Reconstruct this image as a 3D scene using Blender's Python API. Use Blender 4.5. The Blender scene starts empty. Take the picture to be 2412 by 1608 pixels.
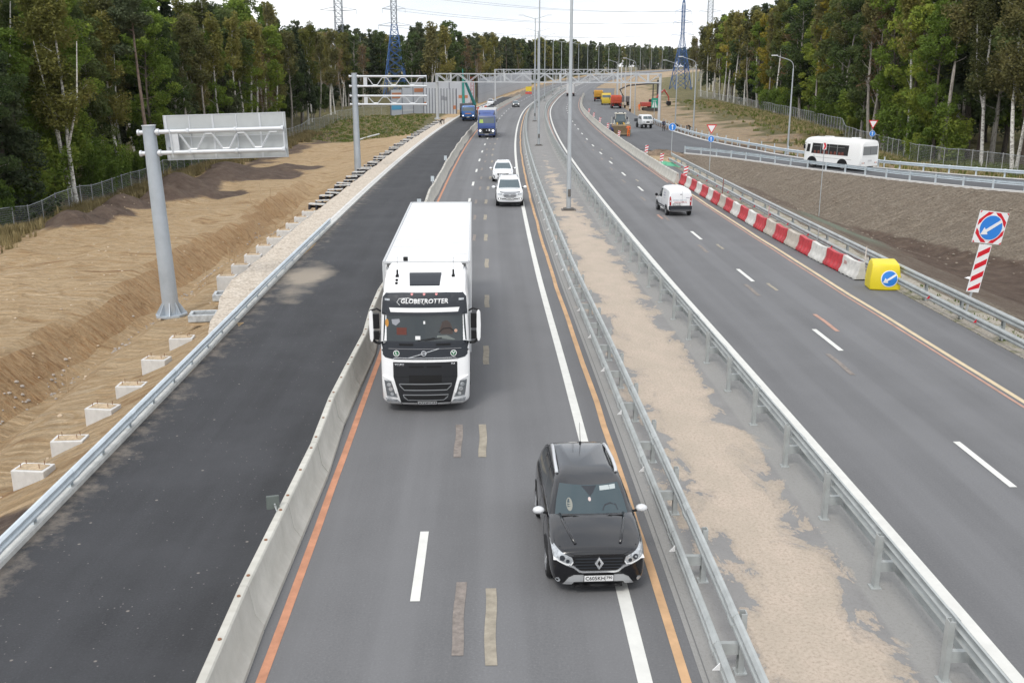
import bpy, bmesh, math, random
from math import sin, cos, pi, radians, sqrt, atan2
from mathutils import Vector, Matrix, noise
from mathutils.bvhtree import BVHTree
random.seed(7)
SC = bpy.context.scene
COL = SC.collection
# ---------------------------------------------------------------- camera
CAM_H = 9.5
cd = bpy.data.cameras.new("camera"); cam = bpy.data.objects.new("camera", cd); COL.objects.link(cam)
cd.lens = 35.2; cd.sensor_width = 36; cd.sensor_fit = 'HORIZONTAL'
cd.clip_start = 0.1; cd.clip_end = 8000
PITCH = math.atan(645 / (35.2 / 36 * 2412))
cam.location = (0, 0, CAM_H); cam.rotation_euler = (pi / 2 - PITCH, 0, 0)
SC.camera = cam
# ---------------------------------------------------------------- sky, sun, exposure
w = bpy.data.worlds.new("World"); SC.world = w; w.use_nodes = True
nt = w.node_tree; nt.nodes.clear()
wo = nt.nodes.new("ShaderNodeOutputWorld"); bg = nt.nodes.new("ShaderNodeBackground")
sky = nt.nodes.new("ShaderNodeTexSky"); sky.sky_type = 'NISHITA'; sky.sun_disc = False
sky.sun_elevation = radians(42); sky.sun_rotation = radians(-30)
tc = nt.nodes.new("ShaderNodeTexCoord"); mp = nt.nodes.new("ShaderNodeMapping")
mp.inputs['Scale'].default_value = (1, 1, 4)
n1 = nt.nodes.new("ShaderNodeTexNoise"); n1.inputs['Scale'].default_value = 2.6; n1.inputs['Detail'].default_value = 7
cr = nt.nodes.new("ShaderNodeValToRGB")
cr.color_ramp.elements[0].position = .34; cr.color_ramp.elements[0].color = (7.9, 8.5, 9.3, 1)
cr.color_ramp.elements[1].position = .62; cr.color_ramp.elements[1].color = (12.2, 12.3, 12.5, 1)
mx = nt.nodes.new("ShaderNodeMix"); mx.data_type = 'RGBA'; mx.inputs[0].default_value = .93
bg.inputs[1].default_value = .088
L = nt.links.new
L(tc.outputs['Generated'], mp.inputs[0]); L(mp.outputs[0], n1.inputs['Vector']); L(n1.outputs[0], cr.inputs[0])
L(sky.outputs[0], mx.inputs[6]); L(cr.outputs[0], mx.inputs[7]); L(mx.outputs[2], bg.inputs[0]); L(bg.outputs[0], wo.inputs[0])
sl = bpy.data.lights.new("sun", 'SUN'); sl.energy = 1.3; sl.angle = radians(16); sl.color = (1, .96, .9)
so = bpy.data.objects.new("sun", sl); COL.objects.link(so)
so.rotation_euler = (radians(38), 0, radians(-22))
SC.view_settings.view_transform = 'Standard'; SC.view_settings.look = 'None'
SC.view_settings.exposure = 0.42; SC.view_settings.gamma = 1
try:
    SC.cycles.max_bounces = 5; SC.cycles.transparent_max_bounces = 8; SC.cycles.diffuse_bounces = 3
except Exception: pass

# ---------------------------------------------------------------- materials
MATS = {}
def mat(name, col, rough=.6, metal=0, var=0, scale=3, bump=0, spec=.5, coat=0, coord='Object', emit=None, detail=4):
    if name in MATS: return MATS[name]
    m = bpy.data.materials.new(name); m.use_nodes = True; t = m.node_tree; b = t.nodes['Principled BSDF']
    b.inputs['Base Color'].default_value = (*col, 1); b.inputs['Roughness'].default_value = rough
    b.inputs['Metallic'].default_value = metal; b.inputs['Specular IOR Level'].default_value = spec
    b.inputs['Coat Weight'].default_value = coat; b.inputs['Coat Roughness'].default_value = .05
    if emit: b.inputs['Emission Color'].default_value = (*emit[:3], 1); b.inputs['Emission Strength'].default_value = emit[3]
    if var or bump:
        c = t.nodes.new('ShaderNodeTexCoord'); n = t.nodes.new('ShaderNodeTexNoise')
        n.inputs['Scale'].default_value = scale; n.inputs['Detail'].default_value = detail; n.inputs['Roughness'].default_value = .65
        t.links.new(c.outputs[coord], n.inputs['Vector'])
        if var:
            r = t.nodes.new('ShaderNodeValToRGB')
            r.color_ramp.elements[0].position = .3; r.color_ramp.elements[1].position = .7
            r.color_ramp.elements[0].color = (*[max(0, x * (1 - var)) for x in col], 1)
            r.color_ramp.elements[1].color = (*[x * (1 + var) for x in col], 1)
            t.links.new(n.outputs[0], r.inputs[0]); t.links.new(r.outputs[0], b.inputs['Base Color'])
        if bump:
            bp = t.nodes.new('ShaderNodeBump'); bp.inputs['Strength'].default_value = bump; bp.inputs['Distance'].default_value = .1
            t.links.new(n.outputs[0], bp.inputs['Height']); t.links.new(bp.outputs[0], b.inputs['Normal'])
    MATS[name] = m; return m

class NT:
    """tiny node-graph helper for the big ground materials"""
    def __init__(s, name):
        s.m = bpy.data.materials.new(name); s.m.use_nodes = True; s.t = s.m.node_tree; s.b = s.t.nodes['Principled BSDF']
        s.b.inputs['Roughness'].default_value = .85; s.b.inputs['Specular IOR Level'].default_value = .3
    def new(s, k, **kw):
        n = s.t.nodes.new(k)
        for a, v in kw.items(): setattr(n, a, v)
        return n
    def lk(s, a, b): s.t.links.new(a, b)
    def coords(s, kind='Object', scale=(1, 1, 1)):
        c = s.new('ShaderNodeTexCoord'); m = s.new('ShaderNodeMapping'); m.inputs['Scale'].default_value = scale
        s.lk(c.outputs[kind], m.inputs[0]); return m.outputs[0]
    def noise(s, v, scale, detail=5, rough=.6, dist=0):
        n = s.new('ShaderNodeTexNoise'); n.inputs['Scale'].default_value = scale; n.inputs['Detail'].default_value = detail
        n.inputs['Roughness'].default_value = rough; n.inputs['Distortion'].default_value = dist; s.lk(v, n.inputs['Vector']); return n.outputs[0]
    def ramp(s, f, stops):
        r = s.new('ShaderNodeValToRGB'); e = r.color_ramp.elements
        while len(e) < len(stops): e.new(.5)
        for q, (p, c) in zip(e, stops):
            q.position = p; q.color = (*c, 1) if hasattr(c, '__len__') else (c, c, c, 1)
        s.lk(f, r.inputs[0]); return r.outputs[0]
    def mix(s, f, a, b, mode='MIX'):
        m = s.new('ShaderNodeMix', data_type='RGBA', blend_type=mode)
        for v, i in ((f, 0), (a, 6), (b, 7)):
            if isinstance(v, (int, float)): m.inputs[i].default_value = v
            elif isinstance(v, tuple): m.inputs[i].default_value = (*v, 1)
            else: s.lk(v, m.inputs[i])
        return m.outputs[2]
    def math(s, op, a, b=None, clamp=False):
        m = s.new('ShaderNodeMath', operation=op, use_clamp=clamp)
        for v, i in ((a, 0), (b, 1)):
            if v is None: continue
            if isinstance(v, (int, float)): m.inputs[i].default_value = v
            else: s.lk(v, m.inputs[i])
        return m.outputs[0]
    def bump(s, h, st=.5, d=.1):
        b = s.new('ShaderNodeBump'); b.inputs['Strength'].default_value = st; b.inputs['Distance'].default_value = d
        s.lk(h, b.inputs['Height']); s.lk(b.outputs[0], s.b.inputs['Normal'])
    def out(s, c): s.lk(c, s.b.inputs['Base Color']); return s.m

galv = mat('galvanised', (.50, .53, .55), .5, .35, .12, 2.5)
galv_new = mat('galvanised_bright', (.60, .66, .70), .42, .35, .10, 1.5)
galv_old = mat('galvanised_weathered', (.40, .42, .415), .6, .15, .15, 2.0)
conc = mat('concrete', (.52, .51, .48), .85, 0, .12, 2.5, .2)
conc_pale = mat('concrete_pale', (.60, .59, .57), .85, 0, .14, 3, .25)
white_paint = mat('white_gloss_paint', (.86, .86, .86), .3, coat=.5)
black_pl = mat('black_plastic', (.011, .011, .012), .5, spec=.3)
dk_grey = mat('dark_grey', (.030, .034, .042), .45, spec=.35)
rubber = mat('rubber', (.015, .015, .016), .8)
glass_dk = mat('dark_glass', (.022, .03, .034), .06, spec=.7)
glass_bl = mat('windscreen_glass', (.075, .105, .12), .08, spec=.9)  # base colour lifted to stand in for sky reflected in the glass
chrome = mat('chrome', (.75, .76, .78), .18, .8)
lamp_gl = mat('headlight_glass', (.46, .48, .50), .1, .35, var=.35, scale=14)
lamp_on = mat('lit_headlight', (.9, .9, .9), .2, emit=(1, .98, .93, .75))
red_pl = mat('red_plastic', (.46, .03, .04), .5, var=.32, scale=3, detail=7)
white_pl = mat('white_plastic', (.60, .585, .55), .5, var=.2, scale=3, detail=7)
sign_white = mat('sign_white', (.80, .80, .80), .45)
sign_red = mat('sign_red', (.62, .01, .025), .45)
sign_blue = mat('sign_blue', (.03, .22, .68), .4)
sign_green = mat('sign_green', (.03, .42, .28), .45)
alu = mat('sign_back_aluminium', (.47, .49, .49), .5, .3, .06, 1.2)
wood = mat('raw_wood', (.45, .33, .2), .8, 0, .2, 6)
orange_pl = mat('orange', (.80, .18, .03), .6)
skin = mat('skin', (.50, .30, .22), .6)

# ---------------------------------------------------------------- mesh helpers
def meta(o, label=None, cat=None, group=None, kind=None):
    if label: o['label'] = label
    if cat: o['category'] = cat
    if group: o['group'] = group
    if kind: o['kind'] = kind
    return o
def empty(name, loc=(0, 0, 0), rz=0, label=None, cat=None, group=None):
    o = bpy.data.objects.new(name, None); COL.objects.link(o); o.location = loc; o.rotation_euler = (0, 0, rz)
    o.empty_display_size = .3
    return meta(o, label, cat, group)
def copy_tree(o, parent=None):
    c = o.copy(); COL.objects.link(c)
    if parent is not None:
        c.parent = parent; c.matrix_parent_inverse = o.matrix_parent_inverse.copy()
    for ch in list(o.children): copy_tree(ch, c)
    return c

class MB:
    def __init__(s): s.v = []; s.f = []; s.mi = []; s.ml = []; s.m = 0; s.uv = None
    def use(s, material):
        if material not in s.ml: s.ml.append(material)
        s.m = s.ml.index(material); return s
    def add(s, vs, fs):
        o = len(s.v); s.v += [tuple(v) for v in vs]
        for f in fs: s.f.append(tuple(i + o for i in f)); s.mi.append(s.m)
        return s
    def box(s, c, size, rz=0, taper=1, rx=0):
        cx, cy, cz = c; x, y, z = [q / 2 for q in size]; vs = []
        for k, (sx, sy, sz) in enumerate([(-1,-1,-1),(1,-1,-1),(1,1,-1),(-1,1,-1),(-1,-1,1),(1,-1,1),(1,1,1),(-1,1,1)]):
            t = taper if sz > 0 else 1
            px, py, pz = sx * x * t, sy * y * t, sz * z
            if rx: py, pz = py * cos(rx) - pz * sin(rx), py * sin(rx) + pz * cos(rx)
            if rz: px, py = px * cos(rz) - py * sin(rz), px * sin(rz) + py * cos(rz)
            vs.append((cx + px, cy + py, cz + pz))
        return s.add(vs, [(0,3,2,1),(4,5,6,7),(0,1,5,4),(1,2,6,5),(2,3,7,6),(3,0,4,7)])
    def cyl(s, p0, p1, r0, r1=None, n=10, cap=True):
        r1 = r0 if r1 is None else r1
        p0, p1 = Vector(p0), Vector(p1); d = (p1 - p0)
        if d.length < 1e-6: return s
        d.normalize(); a = d.orthogonal().normalized(); b = d.cross(a); vs = []
        for p, r in ((p0, r0), (p1, r1)):
            for i in range(n):
                t = 2 * pi * i / n; vs.append(p + a * r * cos(t) + b * r * sin(t))
        fs = [(i, (i + 1) % n, n + (i + 1) % n, n + i) for i in range(n)]
        if cap: fs += [tuple(range(n))[::-1], tuple(range(n, 2 * n))]
        return s.add(vs, fs)
    def tube(s, pts, r, n=6, r1=None):
        pts = [Vector(p) for p in pts]; k = len(pts); rr = [r + ((r1 if r1 is not None else r) - r) * i / max(1, k - 1) for i in range(k)]
        vs = []; ref = Vector((0, 0, 1))
        for i, p in enumerate(pts):
            d = (pts[min(i + 1, k - 1)] - pts[max(i - 1, 0)]).normalized()
            a = d.cross(ref); a = a.normalized() if a.length > .05 else d.orthogonal().normalized(); b = d.cross(a)
            for j in range(n):
                t = 2 * pi * j / n; vs.append(p + a * rr[i] * cos(t) + b * rr[i] * sin(t))
        fs = [(i * n + j, i * n + (j + 1) % n, (i + 1) * n + (j + 1) % n, (i + 1) * n + j) for i in range(k - 1) for j in range(n)]
        fs += [tuple(range(n))[::-1], tuple(range((k - 1) * n, k * n))]
        return s.add(vs, fs)
    def poly(s, pts, depth, axis='y'):
        """extrude an (a,b) outline: axis y -> (a, 0..depth, b); x -> (0..depth, a, b); z -> (a,b,0..depth)"""
        n = len(pts)
        def P(a, b, d): return {'y': (a, d, b), 'x': (d, a, b), 'z': (a, b, d)}[axis]
        d0, d1 = depth if isinstance(depth, tuple) else (0, depth)
        vs = [P(a, b, d0) for a, b in pts] + [P(a, b, d1) for a, b in pts]
        return s.add(vs, [tuple(range(n)), tuple(range(n, 2 * n))[::-1]] + [(i, n + i, n + (i + 1) % n, (i + 1) % n) for i in range(n)])
    def loft(s, rings, closed=True, caps=True, flip=False):
        n = len(rings[0]); vs = [p for r in rings for p in r]; fs = []
        for i in range(len(rings) - 1):
            for j in range(n if closed else n - 1):
                f = (i * n + j, i * n + (j + 1) % n, (i + 1) * n + (j + 1) % n, (i + 1) * n + j)
                fs.append(f[::-1] if flip else f)
        if caps and closed: fs += [tuple(range(n))[::-1], tuple(range((len(rings) - 1) * n, len(rings) * n))]
        return s.add(vs, fs)
    def strip(s, pts0, pts1):
        n = len(pts0); return s.add(list(pts0) + list(pts1), [(i, i + 1, n + i + 1, n + i) for i in range(n - 1)])
    def build(s, name, material=None, parent=None, smooth=None, bevel=0, sub=0, loc=None, fix=True, uv=None):
        me = bpy.data.meshes.new(name); me.from_pydata(s.v, [], s.f)
        ml = s.ml if s.ml else [material]
        for m in ml: me.materials.append(m)
        if s.ml: me.polygons.foreach_set('material_index', s.mi)
        if fix:
            bm = bmesh.new(); bm.from_mesh(me); bmesh.ops.recalc_face_normals(bm, faces=bm.faces); bm.to_mesh(me); bm.free()
        if uv:
            l = me.uv_layers.new(name='UVMap')
            for lp in me.loops: l.data[lp.index].uv = uv[lp.vertex_index]
        if smooth is not None:
            me.polygons.foreach_set('use_smooth', [True] * len(me.polygons)); me.set_sharp_from_angle(angle=radians(smooth))
        me.update()
        o = bpy.data.objects.new(name, me); COL.objects.link(o)
        if parent: o.parent = parent
        if loc: o.location = loc
        if bevel:
            b = o.modifiers.new('bevel', 'BEVEL'); b.width = bevel; b.segments = 2; b.limit_method = 'ANGLE'; b.angle_limit = radians(40)
        if sub:
            b = o.modifiers.new('sub', 'SUBSURF'); b.levels = sub; b.render_levels = sub
        return o

def apply_mods(o):
    dg = bpy.context.evaluated_depsgraph_get(); dg.update()
    me = bpy.data.meshes.new_from_object(o.evaluated_get(dg)); o.modifiers.clear(); old = o.data; o.data = me; me.name = old.name
    return o

# ---------------------------------------------------------------- road alignment
CP = [(-60, 6.0), (-30, 5.5), (0, 5.3), (15, 5.12), (30, 4.75), (47, 4.25), (71, 3.78), (95, 3.5), (125, 3.4), (155, 3.65), (187, 4.25), (220, 5.2), (253, 6.7), (294, 9.4),
      (347, 13.7), (400, 19), (450, 24.8), (500, 32), (550, 40), (600, 50), (650, 60.4), (700, 72), (750, 85), (800, 98.7), (900, 130), (1000, 166), (1200, 245), (1500, 380)]
def cx(y):
    n = len(CP)
    if y <= CP[0][0]: return CP[0][1]
    if y >= CP[-1][0]: return CP[-1][1]
    for i in range(n - 1):
        if CP[i][0] <= y <= CP[i + 1][0]: break
    y0, x0 = CP[i]; y1, x1 = CP[i + 1]; h = y1 - y0; t = (y - y0) / h
    def sl(k):
        a = CP[max(k - 1, 0)]; b = CP[min(k + 1, n - 1)]; return (b[1] - a[1]) / (b[0] - a[0])
    m0, m1 = sl(i) * h, sl(i + 1) * h
    return (2*t**3-3*t*t+1)*x0 + (t**3-2*t*t+t)*m0 + (-2*t**3+3*t*t)*x1 + (t**3-t*t)*m1
def dcx(y): return (cx(y + 1) - cx(y - 1)) / 2
ZP = [(-100, 0), (250, 0), (300, .15), (350, .5), (450, 1.6), (550, 3), (650, 4.3), (750, 5.5), (850, 6.5), (1000, 7.8), (1500, 11)]
def zr(y):
    for i in range(len(ZP) - 1):
        if y <= ZP[i + 1][0]:
            t = (y - ZP[i][0]) / (ZP[i + 1][0] - ZP[i][0]); return ZP[i][1] + t * (ZP[i + 1][1] - ZP[i][1])
    return ZP[-1][1]
def R(y, off, z=0):
    d = dcx(y); n = sqrt(1 + d * d); return Vector((cx(y) + off / n, y - off * d / n, zr(y) + z))
def heading(y): return -math.atan(dcx(y))      # rotation about z of the road direction
def yrange(a, b, near=2.0):
    out = [a]; y = a
    while y < b - 1e-6:
        y = min(b, y + (near if y < 320 else 6)); out.append(y)
    return out
def sheet(name, o0, o1, a, b, z, material, kind='structure', skirt=0, cols=1):
    """a sheet of the road between two offsets, with uv = (offset, chainage) in metres"""
    m = MB(); ys = yrange(a, b); uv = []; n = cols + 1
    f0 = o0 if callable(o0) else (lambda y: o0); f1 = o1 if callable(o1) else (lambda y: o1)
    for y in ys:
        for k in range(n):
            o = f0(y) + (f1(y) - f0(y)) * k / cols
            m.v.append(tuple(R(y, o, z))); uv.append((o, y))
    for i in range(len(ys) - 1):
        for k in range(cols):
            m.f.append((i*n+k, i*n+k+1, (i+1)*n+k+1, (i+1)*n+k)); m.mi.append(0)
    if skirt:
        for k in (0, n - 1):
            base = len(m.v)
            for y in ys:
                o = f0(y) if k == 0 else f1(y); m.v.append(tuple(R(y, o, z - skirt))); uv.append((o, y))
            for i in range(len(ys) - 1):
                f = (i*n+k, (i+1)*n+k, base+i+1, base+i); m.f.append(f if k else f[::-1]); m.mi.append(0)
    return meta(m.build(name, material, uv=uv, fix=False), kind=kind)

# ramp outline (inner = camera side, outer = forest side)
RAMP = [((130, 12), (137, 20)), ((100, 30), (106, 38)), ((70, 52.5), (76, 60.5)), ((52, 67.5), (58.5, 75)), ((40.5, 79.4), (46.5, 86.2)), ((34.7, 87.0), (40.6, 92.2)), ((31.3, 93.5), (36.0, 98.2)),
        ((28.0, 100.3), (32.8, 105)), ((25.0, 107.5), (30.0, 113)), ((22.0, 113.3), (28.6, 120)), ((18.8, 117.6), (27.3, 127)), ((15.4, 121), (26.2, 134)), ((14.05, 126), (25.4, 141)), ((14.1, 140), (24.9, 150)), ((14.2, 152), (24.5, 160))]
def sm(t): t = max(0, min(1, t)); return t * t * (3 - 2 * t)
def seg_dist(px, py, poly):
    best = 1e9; side = 1
    for (ax, ay), (bx, by) in zip(poly, poly[1:]):
        dx, dy = bx - ax, by - ay; t = max(0, min(1, ((px-ax)*dx + (py-ay)*dy) / (dx*dx + dy*dy)))
        qx, qy = ax + t*dx - px, ay + t*dy - py; d = sqrt(qx*qx + qy*qy)
        if d < best: best = d; side = 1 if dx * (py - ay) - dy * (px - ax) > 0 else -1
    return best * side
RIN = [a for a, b in RAMP]; ROUT = [b for a, b in RAMP]
RMID = [((a[0]+b[0])/2, (a[1]+b[1])/2) for a, b in RAMP]
def gz(x, y):
    """height of the natural ground"""
    yy = min(max(y, -60), 1499); d = dcx(yy); off = (x - cx(yy)) / sqrt(1 + d * d); z0 = zr(yy)
    nz = noise.noise(Vector((x * .12, y * .12, 0))) * .38 + noise.noise(Vector((x * .4, y * .4, 3))) * .2 + noise.noise(Vector((x * .9, y * .5, 6))) * .10
    if off < -14.9:
        e = -14.9 - off
        if y < 125: e += (1.1 * noise.noise(Vector((y * .07, 4, 0))) + .5 * noise.noise(Vector((y * .3, x * .1, 8)))) * sm((e - 5) / 3)
        k = 1 - sm((y - 88) / 40)                       # ditch fades out
        near = 0
        pts = [(0, 0), (.9, -.05), (3, -1.0), (4.9, -1.3), (8.3, -3.75), (9.1, -3.8), (11.0, -2.05), (14, -2.15), (28, -2.9), (60, -3.2)]
        for (e0, a), (e1, b) in zip(pts, pts[1:]):
            if e <= e1: near = a + (b - a) * (e - e0) / (e1 - e0); break
        else: near = -3.2
        far0 = -min(e, 3) * .3 - min(max(e - 3, 0), 12) * .13 - .1
        far0 = max(far0, -2.7)
        up = sm((y - 172) / 45)
        far = far0 * (1 - up) + (-min(e, 2) * .1 - min(e, 30) * .02) * up
        z = near * k + far * (1 - k)
        rough = sm((e - 9) / 5) * .8 + .1
        if e > 9: z += (.55 * noise.noise(Vector((x * .16 + 5, y * .09, 2))) + .22 * abs(noise.noise(Vector((x * .5, y * .22, 11))))) * sm((e - 10) / 5) * k
        if 1 < e < 8.5: z += .28 * noise.noise(Vector((x * .6, y * .28, 4))) * sm((e - 2) / 2) * k
        # dark soil heaps by the fence
        for hx, hy, hr, hh in ((-33.6, 76, 2.4, 1.5), (-32.6, 80.5, 2.2, 1.5), (-33.6, 86, 2.6, 1.6), (-32.2, 93, 2.6, 1.8), (-33.6, 101, 3.2, 1.5), (-31.5, 109, 3, 1.5), (-33, 117, 4, 1.6), (-29.5, 97, 2.4, .8), (-28, 113, 3, .9), (-27, 121, 3, .8)):
            q = ((x-hx)**2 + ((y-hy)*.8)**2) / hr**2
            if q < 4: z += hh * math.exp(-q * 1.6)
        return z0 + z + nz * rough * (1 if y < 250 else .6)
    if off > 12.6:
        ri = seg_dist(x, y, RIN)            # >0 : camera side of the ramp
        if y > 205: inside = False
        z = 0
        dm = seg_dist(x, y, RMID)
        if dm > 0 or y < 121 and ri > 0 and x < 40 and off < 14:
            zb = -max(0, ri - .7) / 2.05
            za = -max(0, off - 14.0) / 3.2
            z = max(za, zb, -4.3)
            rough = sm(-z / 1.2) * (.9 if z > -4.2 else .35)
            if ri < .4: z = 0; rough = 0
            return z0 + z - .02 + nz * rough
        # forest side
        ro = -seg_dist(x, y, ROUT)
        if y > 150: ro = max(0, off - 20.6) if y > 165 else min(ro, max(0, off - 20.6)) if ro > 0 else max(0, off - 20.6)
        z = -max(0, min(ro - .8, 6)) * .14 
        if y > 150: z += sm((off - 27) / 14) * .9
        return z0 + z - .03 + nz * sm(ro / 4) * .45
    return z0 - .16
# ================================================================ GROUND
def axis_vals(lo, f0, f1, hi, fine, grow=1.12, cap=60):
    v = []; y = f0
    while y <= f1: v.append(y); y += fine
    s = fine; y = v[-1]
    while y < hi: s = min(s * grow, cap); y += s; v.append(y)
    s = fine; y = f0; pre = []
    while y > lo: s = min(s * grow, cap); y -= s; pre.append(y)
    return pre[::-1] + v
GX = axis_vals(-900, -44, 48, 1100, .6); GY = axis_vals(-40, 6, 130, 2200, .7, 1.03, 60)
def ground():
    vs = []; cols = []
    for y in GY:
        for x in GX:
            z = gz(x, y); yy = min(max(y, -60), 1499); d = dcx(yy); off = (x - cx(yy)) / sqrt(1 + d*d)
            s = g = b = 0.0                 # sand, grass, dark earth (rest: gravel)
            nn = noise.noise(Vector((x*.15, y*.15, 9)))
            if off < -14.5:
                e = -14.9 - off
                s = 1
                g = sm((e - 26 + nn * 3) / 3) if y < 115 else 0
                g = max(g, sm((y - 168 + nn * 10) / 12) * sm((e - 2.5) / 4))
                for hx, hy, hr in ((-33.8, 77, 2.9), (-33.2, 81, 2.7), (-33.6, 87, 3.3), (-32.6, 94, 3.3), (-33, 102, 4.1), (-31.5, 110, 4.5), (-31.5, 119, 5), (-28.5, 98, 2.6), (-27.5, 114, 3.6), (-25.5, 122, 3)):
                    q = ((x-hx)**2 + ((y-hy)*.8)**2) / hr**2; b = max(b, sm(1.5 - q + nn * .5))
                if y > 115: g = max(g, sm((e - 24 + nn*3) / 3)); b = max(b, .7*sm(1 - abs(e - 22 + nn*3) / 3) * (y < 190))
                if e > 55: g = 1
                q = ((x+12.0)**2 + ((y-18.6)*.7)**2); b = max(b, sm((4.2 - q + 2 * nn) / 2.5))
                b *= 1 - .0 * s
            elif off > 12.6:
                if seg_dist(x, y, RMID) > 0 and y < 160:
                    ri = seg_dist(x, y, RIN); s = 0
                    zb = -max(0, ri - .7) / 2.05; za = -max(0, off - 14.0) / 3.2
                    b = sm((-z - 3.35 + nn * .6) / .5) + .55 * sm((za - zb) * 1.2) * sm((off - 17) / 2)
                    b = min(1, b); s = .75 * sm((15.2 - off) / 1.5)
                else:
                    ro = -seg_dist(x, y, ROUT) if y < 160 else off - 20.8
                    s = .25; g = sm((ro - 11 + nn * 9) / 5) * (.7 if ro < 22 else 1); s = .5; b = .7 * sm((9 - ro + nn * 6) / 5) * (1 if y < 190 else .5)
                    if ro > 30: g = 1
            vs.append((x, y, z)); q = ((x - 24.4)**2 / 9 + (y - 74)**2 / 60 + .5 * nn) if off > 12.6 else 9
            cols.append((s, g, b, 1 - .8 * sm(1.2 - q)))
    nx = len(GX); m = MB()
    m.v = vs; m.f = [(j*nx+i, j*nx+i+1, (j+1)*nx+i+1, (j+1)*nx+i) for j in range(len(GY)-1) for i in range(nx-1)]; m.mi = [0]*len(m.f)
    N = NT('ground_soil')
    at = N.new('ShaderNodeVertexColor'); at.layer_name = 'zones'
    sp = N.new('ShaderNodeSeparateColor'); N.lk(at.outputs[0], sp.inputs[0])
    v = N.coords(); vt = N.coords(scale=(.55, 1.6, 1))
    nb = N.noise(v, .9, 8, .7); nf = N.noise(v, 6, 4, .7); nm = N.noise(vt, .35, 6, .62, 1.2); nl = N.noise(v, .08, 3)
    # track ridges in the sand
    wv = N.new('ShaderNodeTexWave'); wv.inputs['Scale'].default_value = .22; wv.inputs['Distortion'].default_value = 14; wv.inputs['Detail'].default_value = 4; wv.inputs['Detail Scale'].default_value = .7
    N.lk(vt, wv.inputs['Vector'])
    sand = N.ramp(nm, [(.30, (.33, .19, .09)), (.39, (.52, .345, .18)), (.49, (.66, .49, .30)), (.57, (.54, .365, .195)), (.64, (.69, .53, .345)), (.72, (.60, .435, .25)), (.8, (.42, .29, .175))])
    sand = N.mix(N.ramp(wv.outputs[0], [(.0, .13), (.10, 0.0)]), sand, (.22, .135, .075))
    sand = N.mix(N.ramp(nf, [(.3, .4), (.55, 0)]), sand, (.30, .20, .11)); trk = N.noise(N.coords(scale=(.35, 2.6, 1)), 1.0, 7, .7, .9); sand = N.mix(N.ramp(trk, [(.30, .4), (.43, 0)]), sand, (.25, .15, .075)); sand = N.mix(N.ramp(trk, [(.58, 0), (.72, .5)]), sand, (.62, .47, .31))
    grav = N.ramp(nf, [(.3, (.155, .12, .088)), (.5, (.285, .235, .18)), (.72, (.39, .34, .275))])
    grav = N.mix(N.ramp(nb, [(.42, 0), (.62, .45)]), grav, (.20, .155, .115))
    grass = N.ramp(nb, [(.3, (.07, .085, .03)), (.5, (.16, .145, .06)), (.62, (.27, .21, .10)), (.75, (.12, .13, .04))])
    dark = N.ramp(nb, [(.3, (.085, .058, .042)), (.5, (.15, .105, .08)), (.65, (.19, .14, .105)), (.8, (.26, .19, .14))])
    geo = N.new('ShaderNodeNewGeometry'); sg = N.new('ShaderNodeSeparateXYZ'); N.lk(geo.outputs['True Normal'], sg.inputs[0])
    cut = N.ramp(N.noise(N.coords(scale=(1, 3.5, 1)), .8, 6, .7), [(.3, (.22, .105, .04)), (.42, (.38, .225, .105)), (.52, (.50, .335, .18)), (.62, (.36, .185, .07)), (.75, (.52, .37, .21))])
    sand = N.mix(N.ramp(sg.outputs[2], [(.70, 1), (.93, 0)]), sand, cut)
    th = lambda ch, wd=.18: N.ramp(N.math('ADD', ch, N.math('MULTIPLY', N.math('SUBTRACT', nb, .5), .9)), [(.5 - wd, 0), (.5 + wd, 1)])
    c = N.mix(th(sp.outputs[0]), grav, sand); c = N.mix(th(sp.outputs[1]), c, grass); c = N.mix(th(sp.outputs[2]), c, dark); c = N.mix(N.math('SUBTRACT', 1, at.outputs[1]), c, (.24, .285, .215))
    h = N.math('ADD', N.math('MULTIPLY', nb, 1.0), N.math('ADD', N.math('MULTIPLY', nf, .35), N.math('MULTIPLY', N.math('MULTIPLY', N.ramp(wv.outputs[0], [(0, 0), (.2, 1)]), .3), sp.outputs[0])))
    N.bump(N.math('ADD', h, N.math('MULTIPLY', trk, 1.2)), 1.0, .5)
    o = m.build('ground', N.out(c), smooth=180, fix=False)
    ca = o.data.color_attributes.new(name='zones', type='FLOAT_COLOR', domain='POINT')
    ca.data.foreach_set('color', [q for c4 in cols for q in c4])
    meta(o, kind='structure')
ground()

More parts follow.
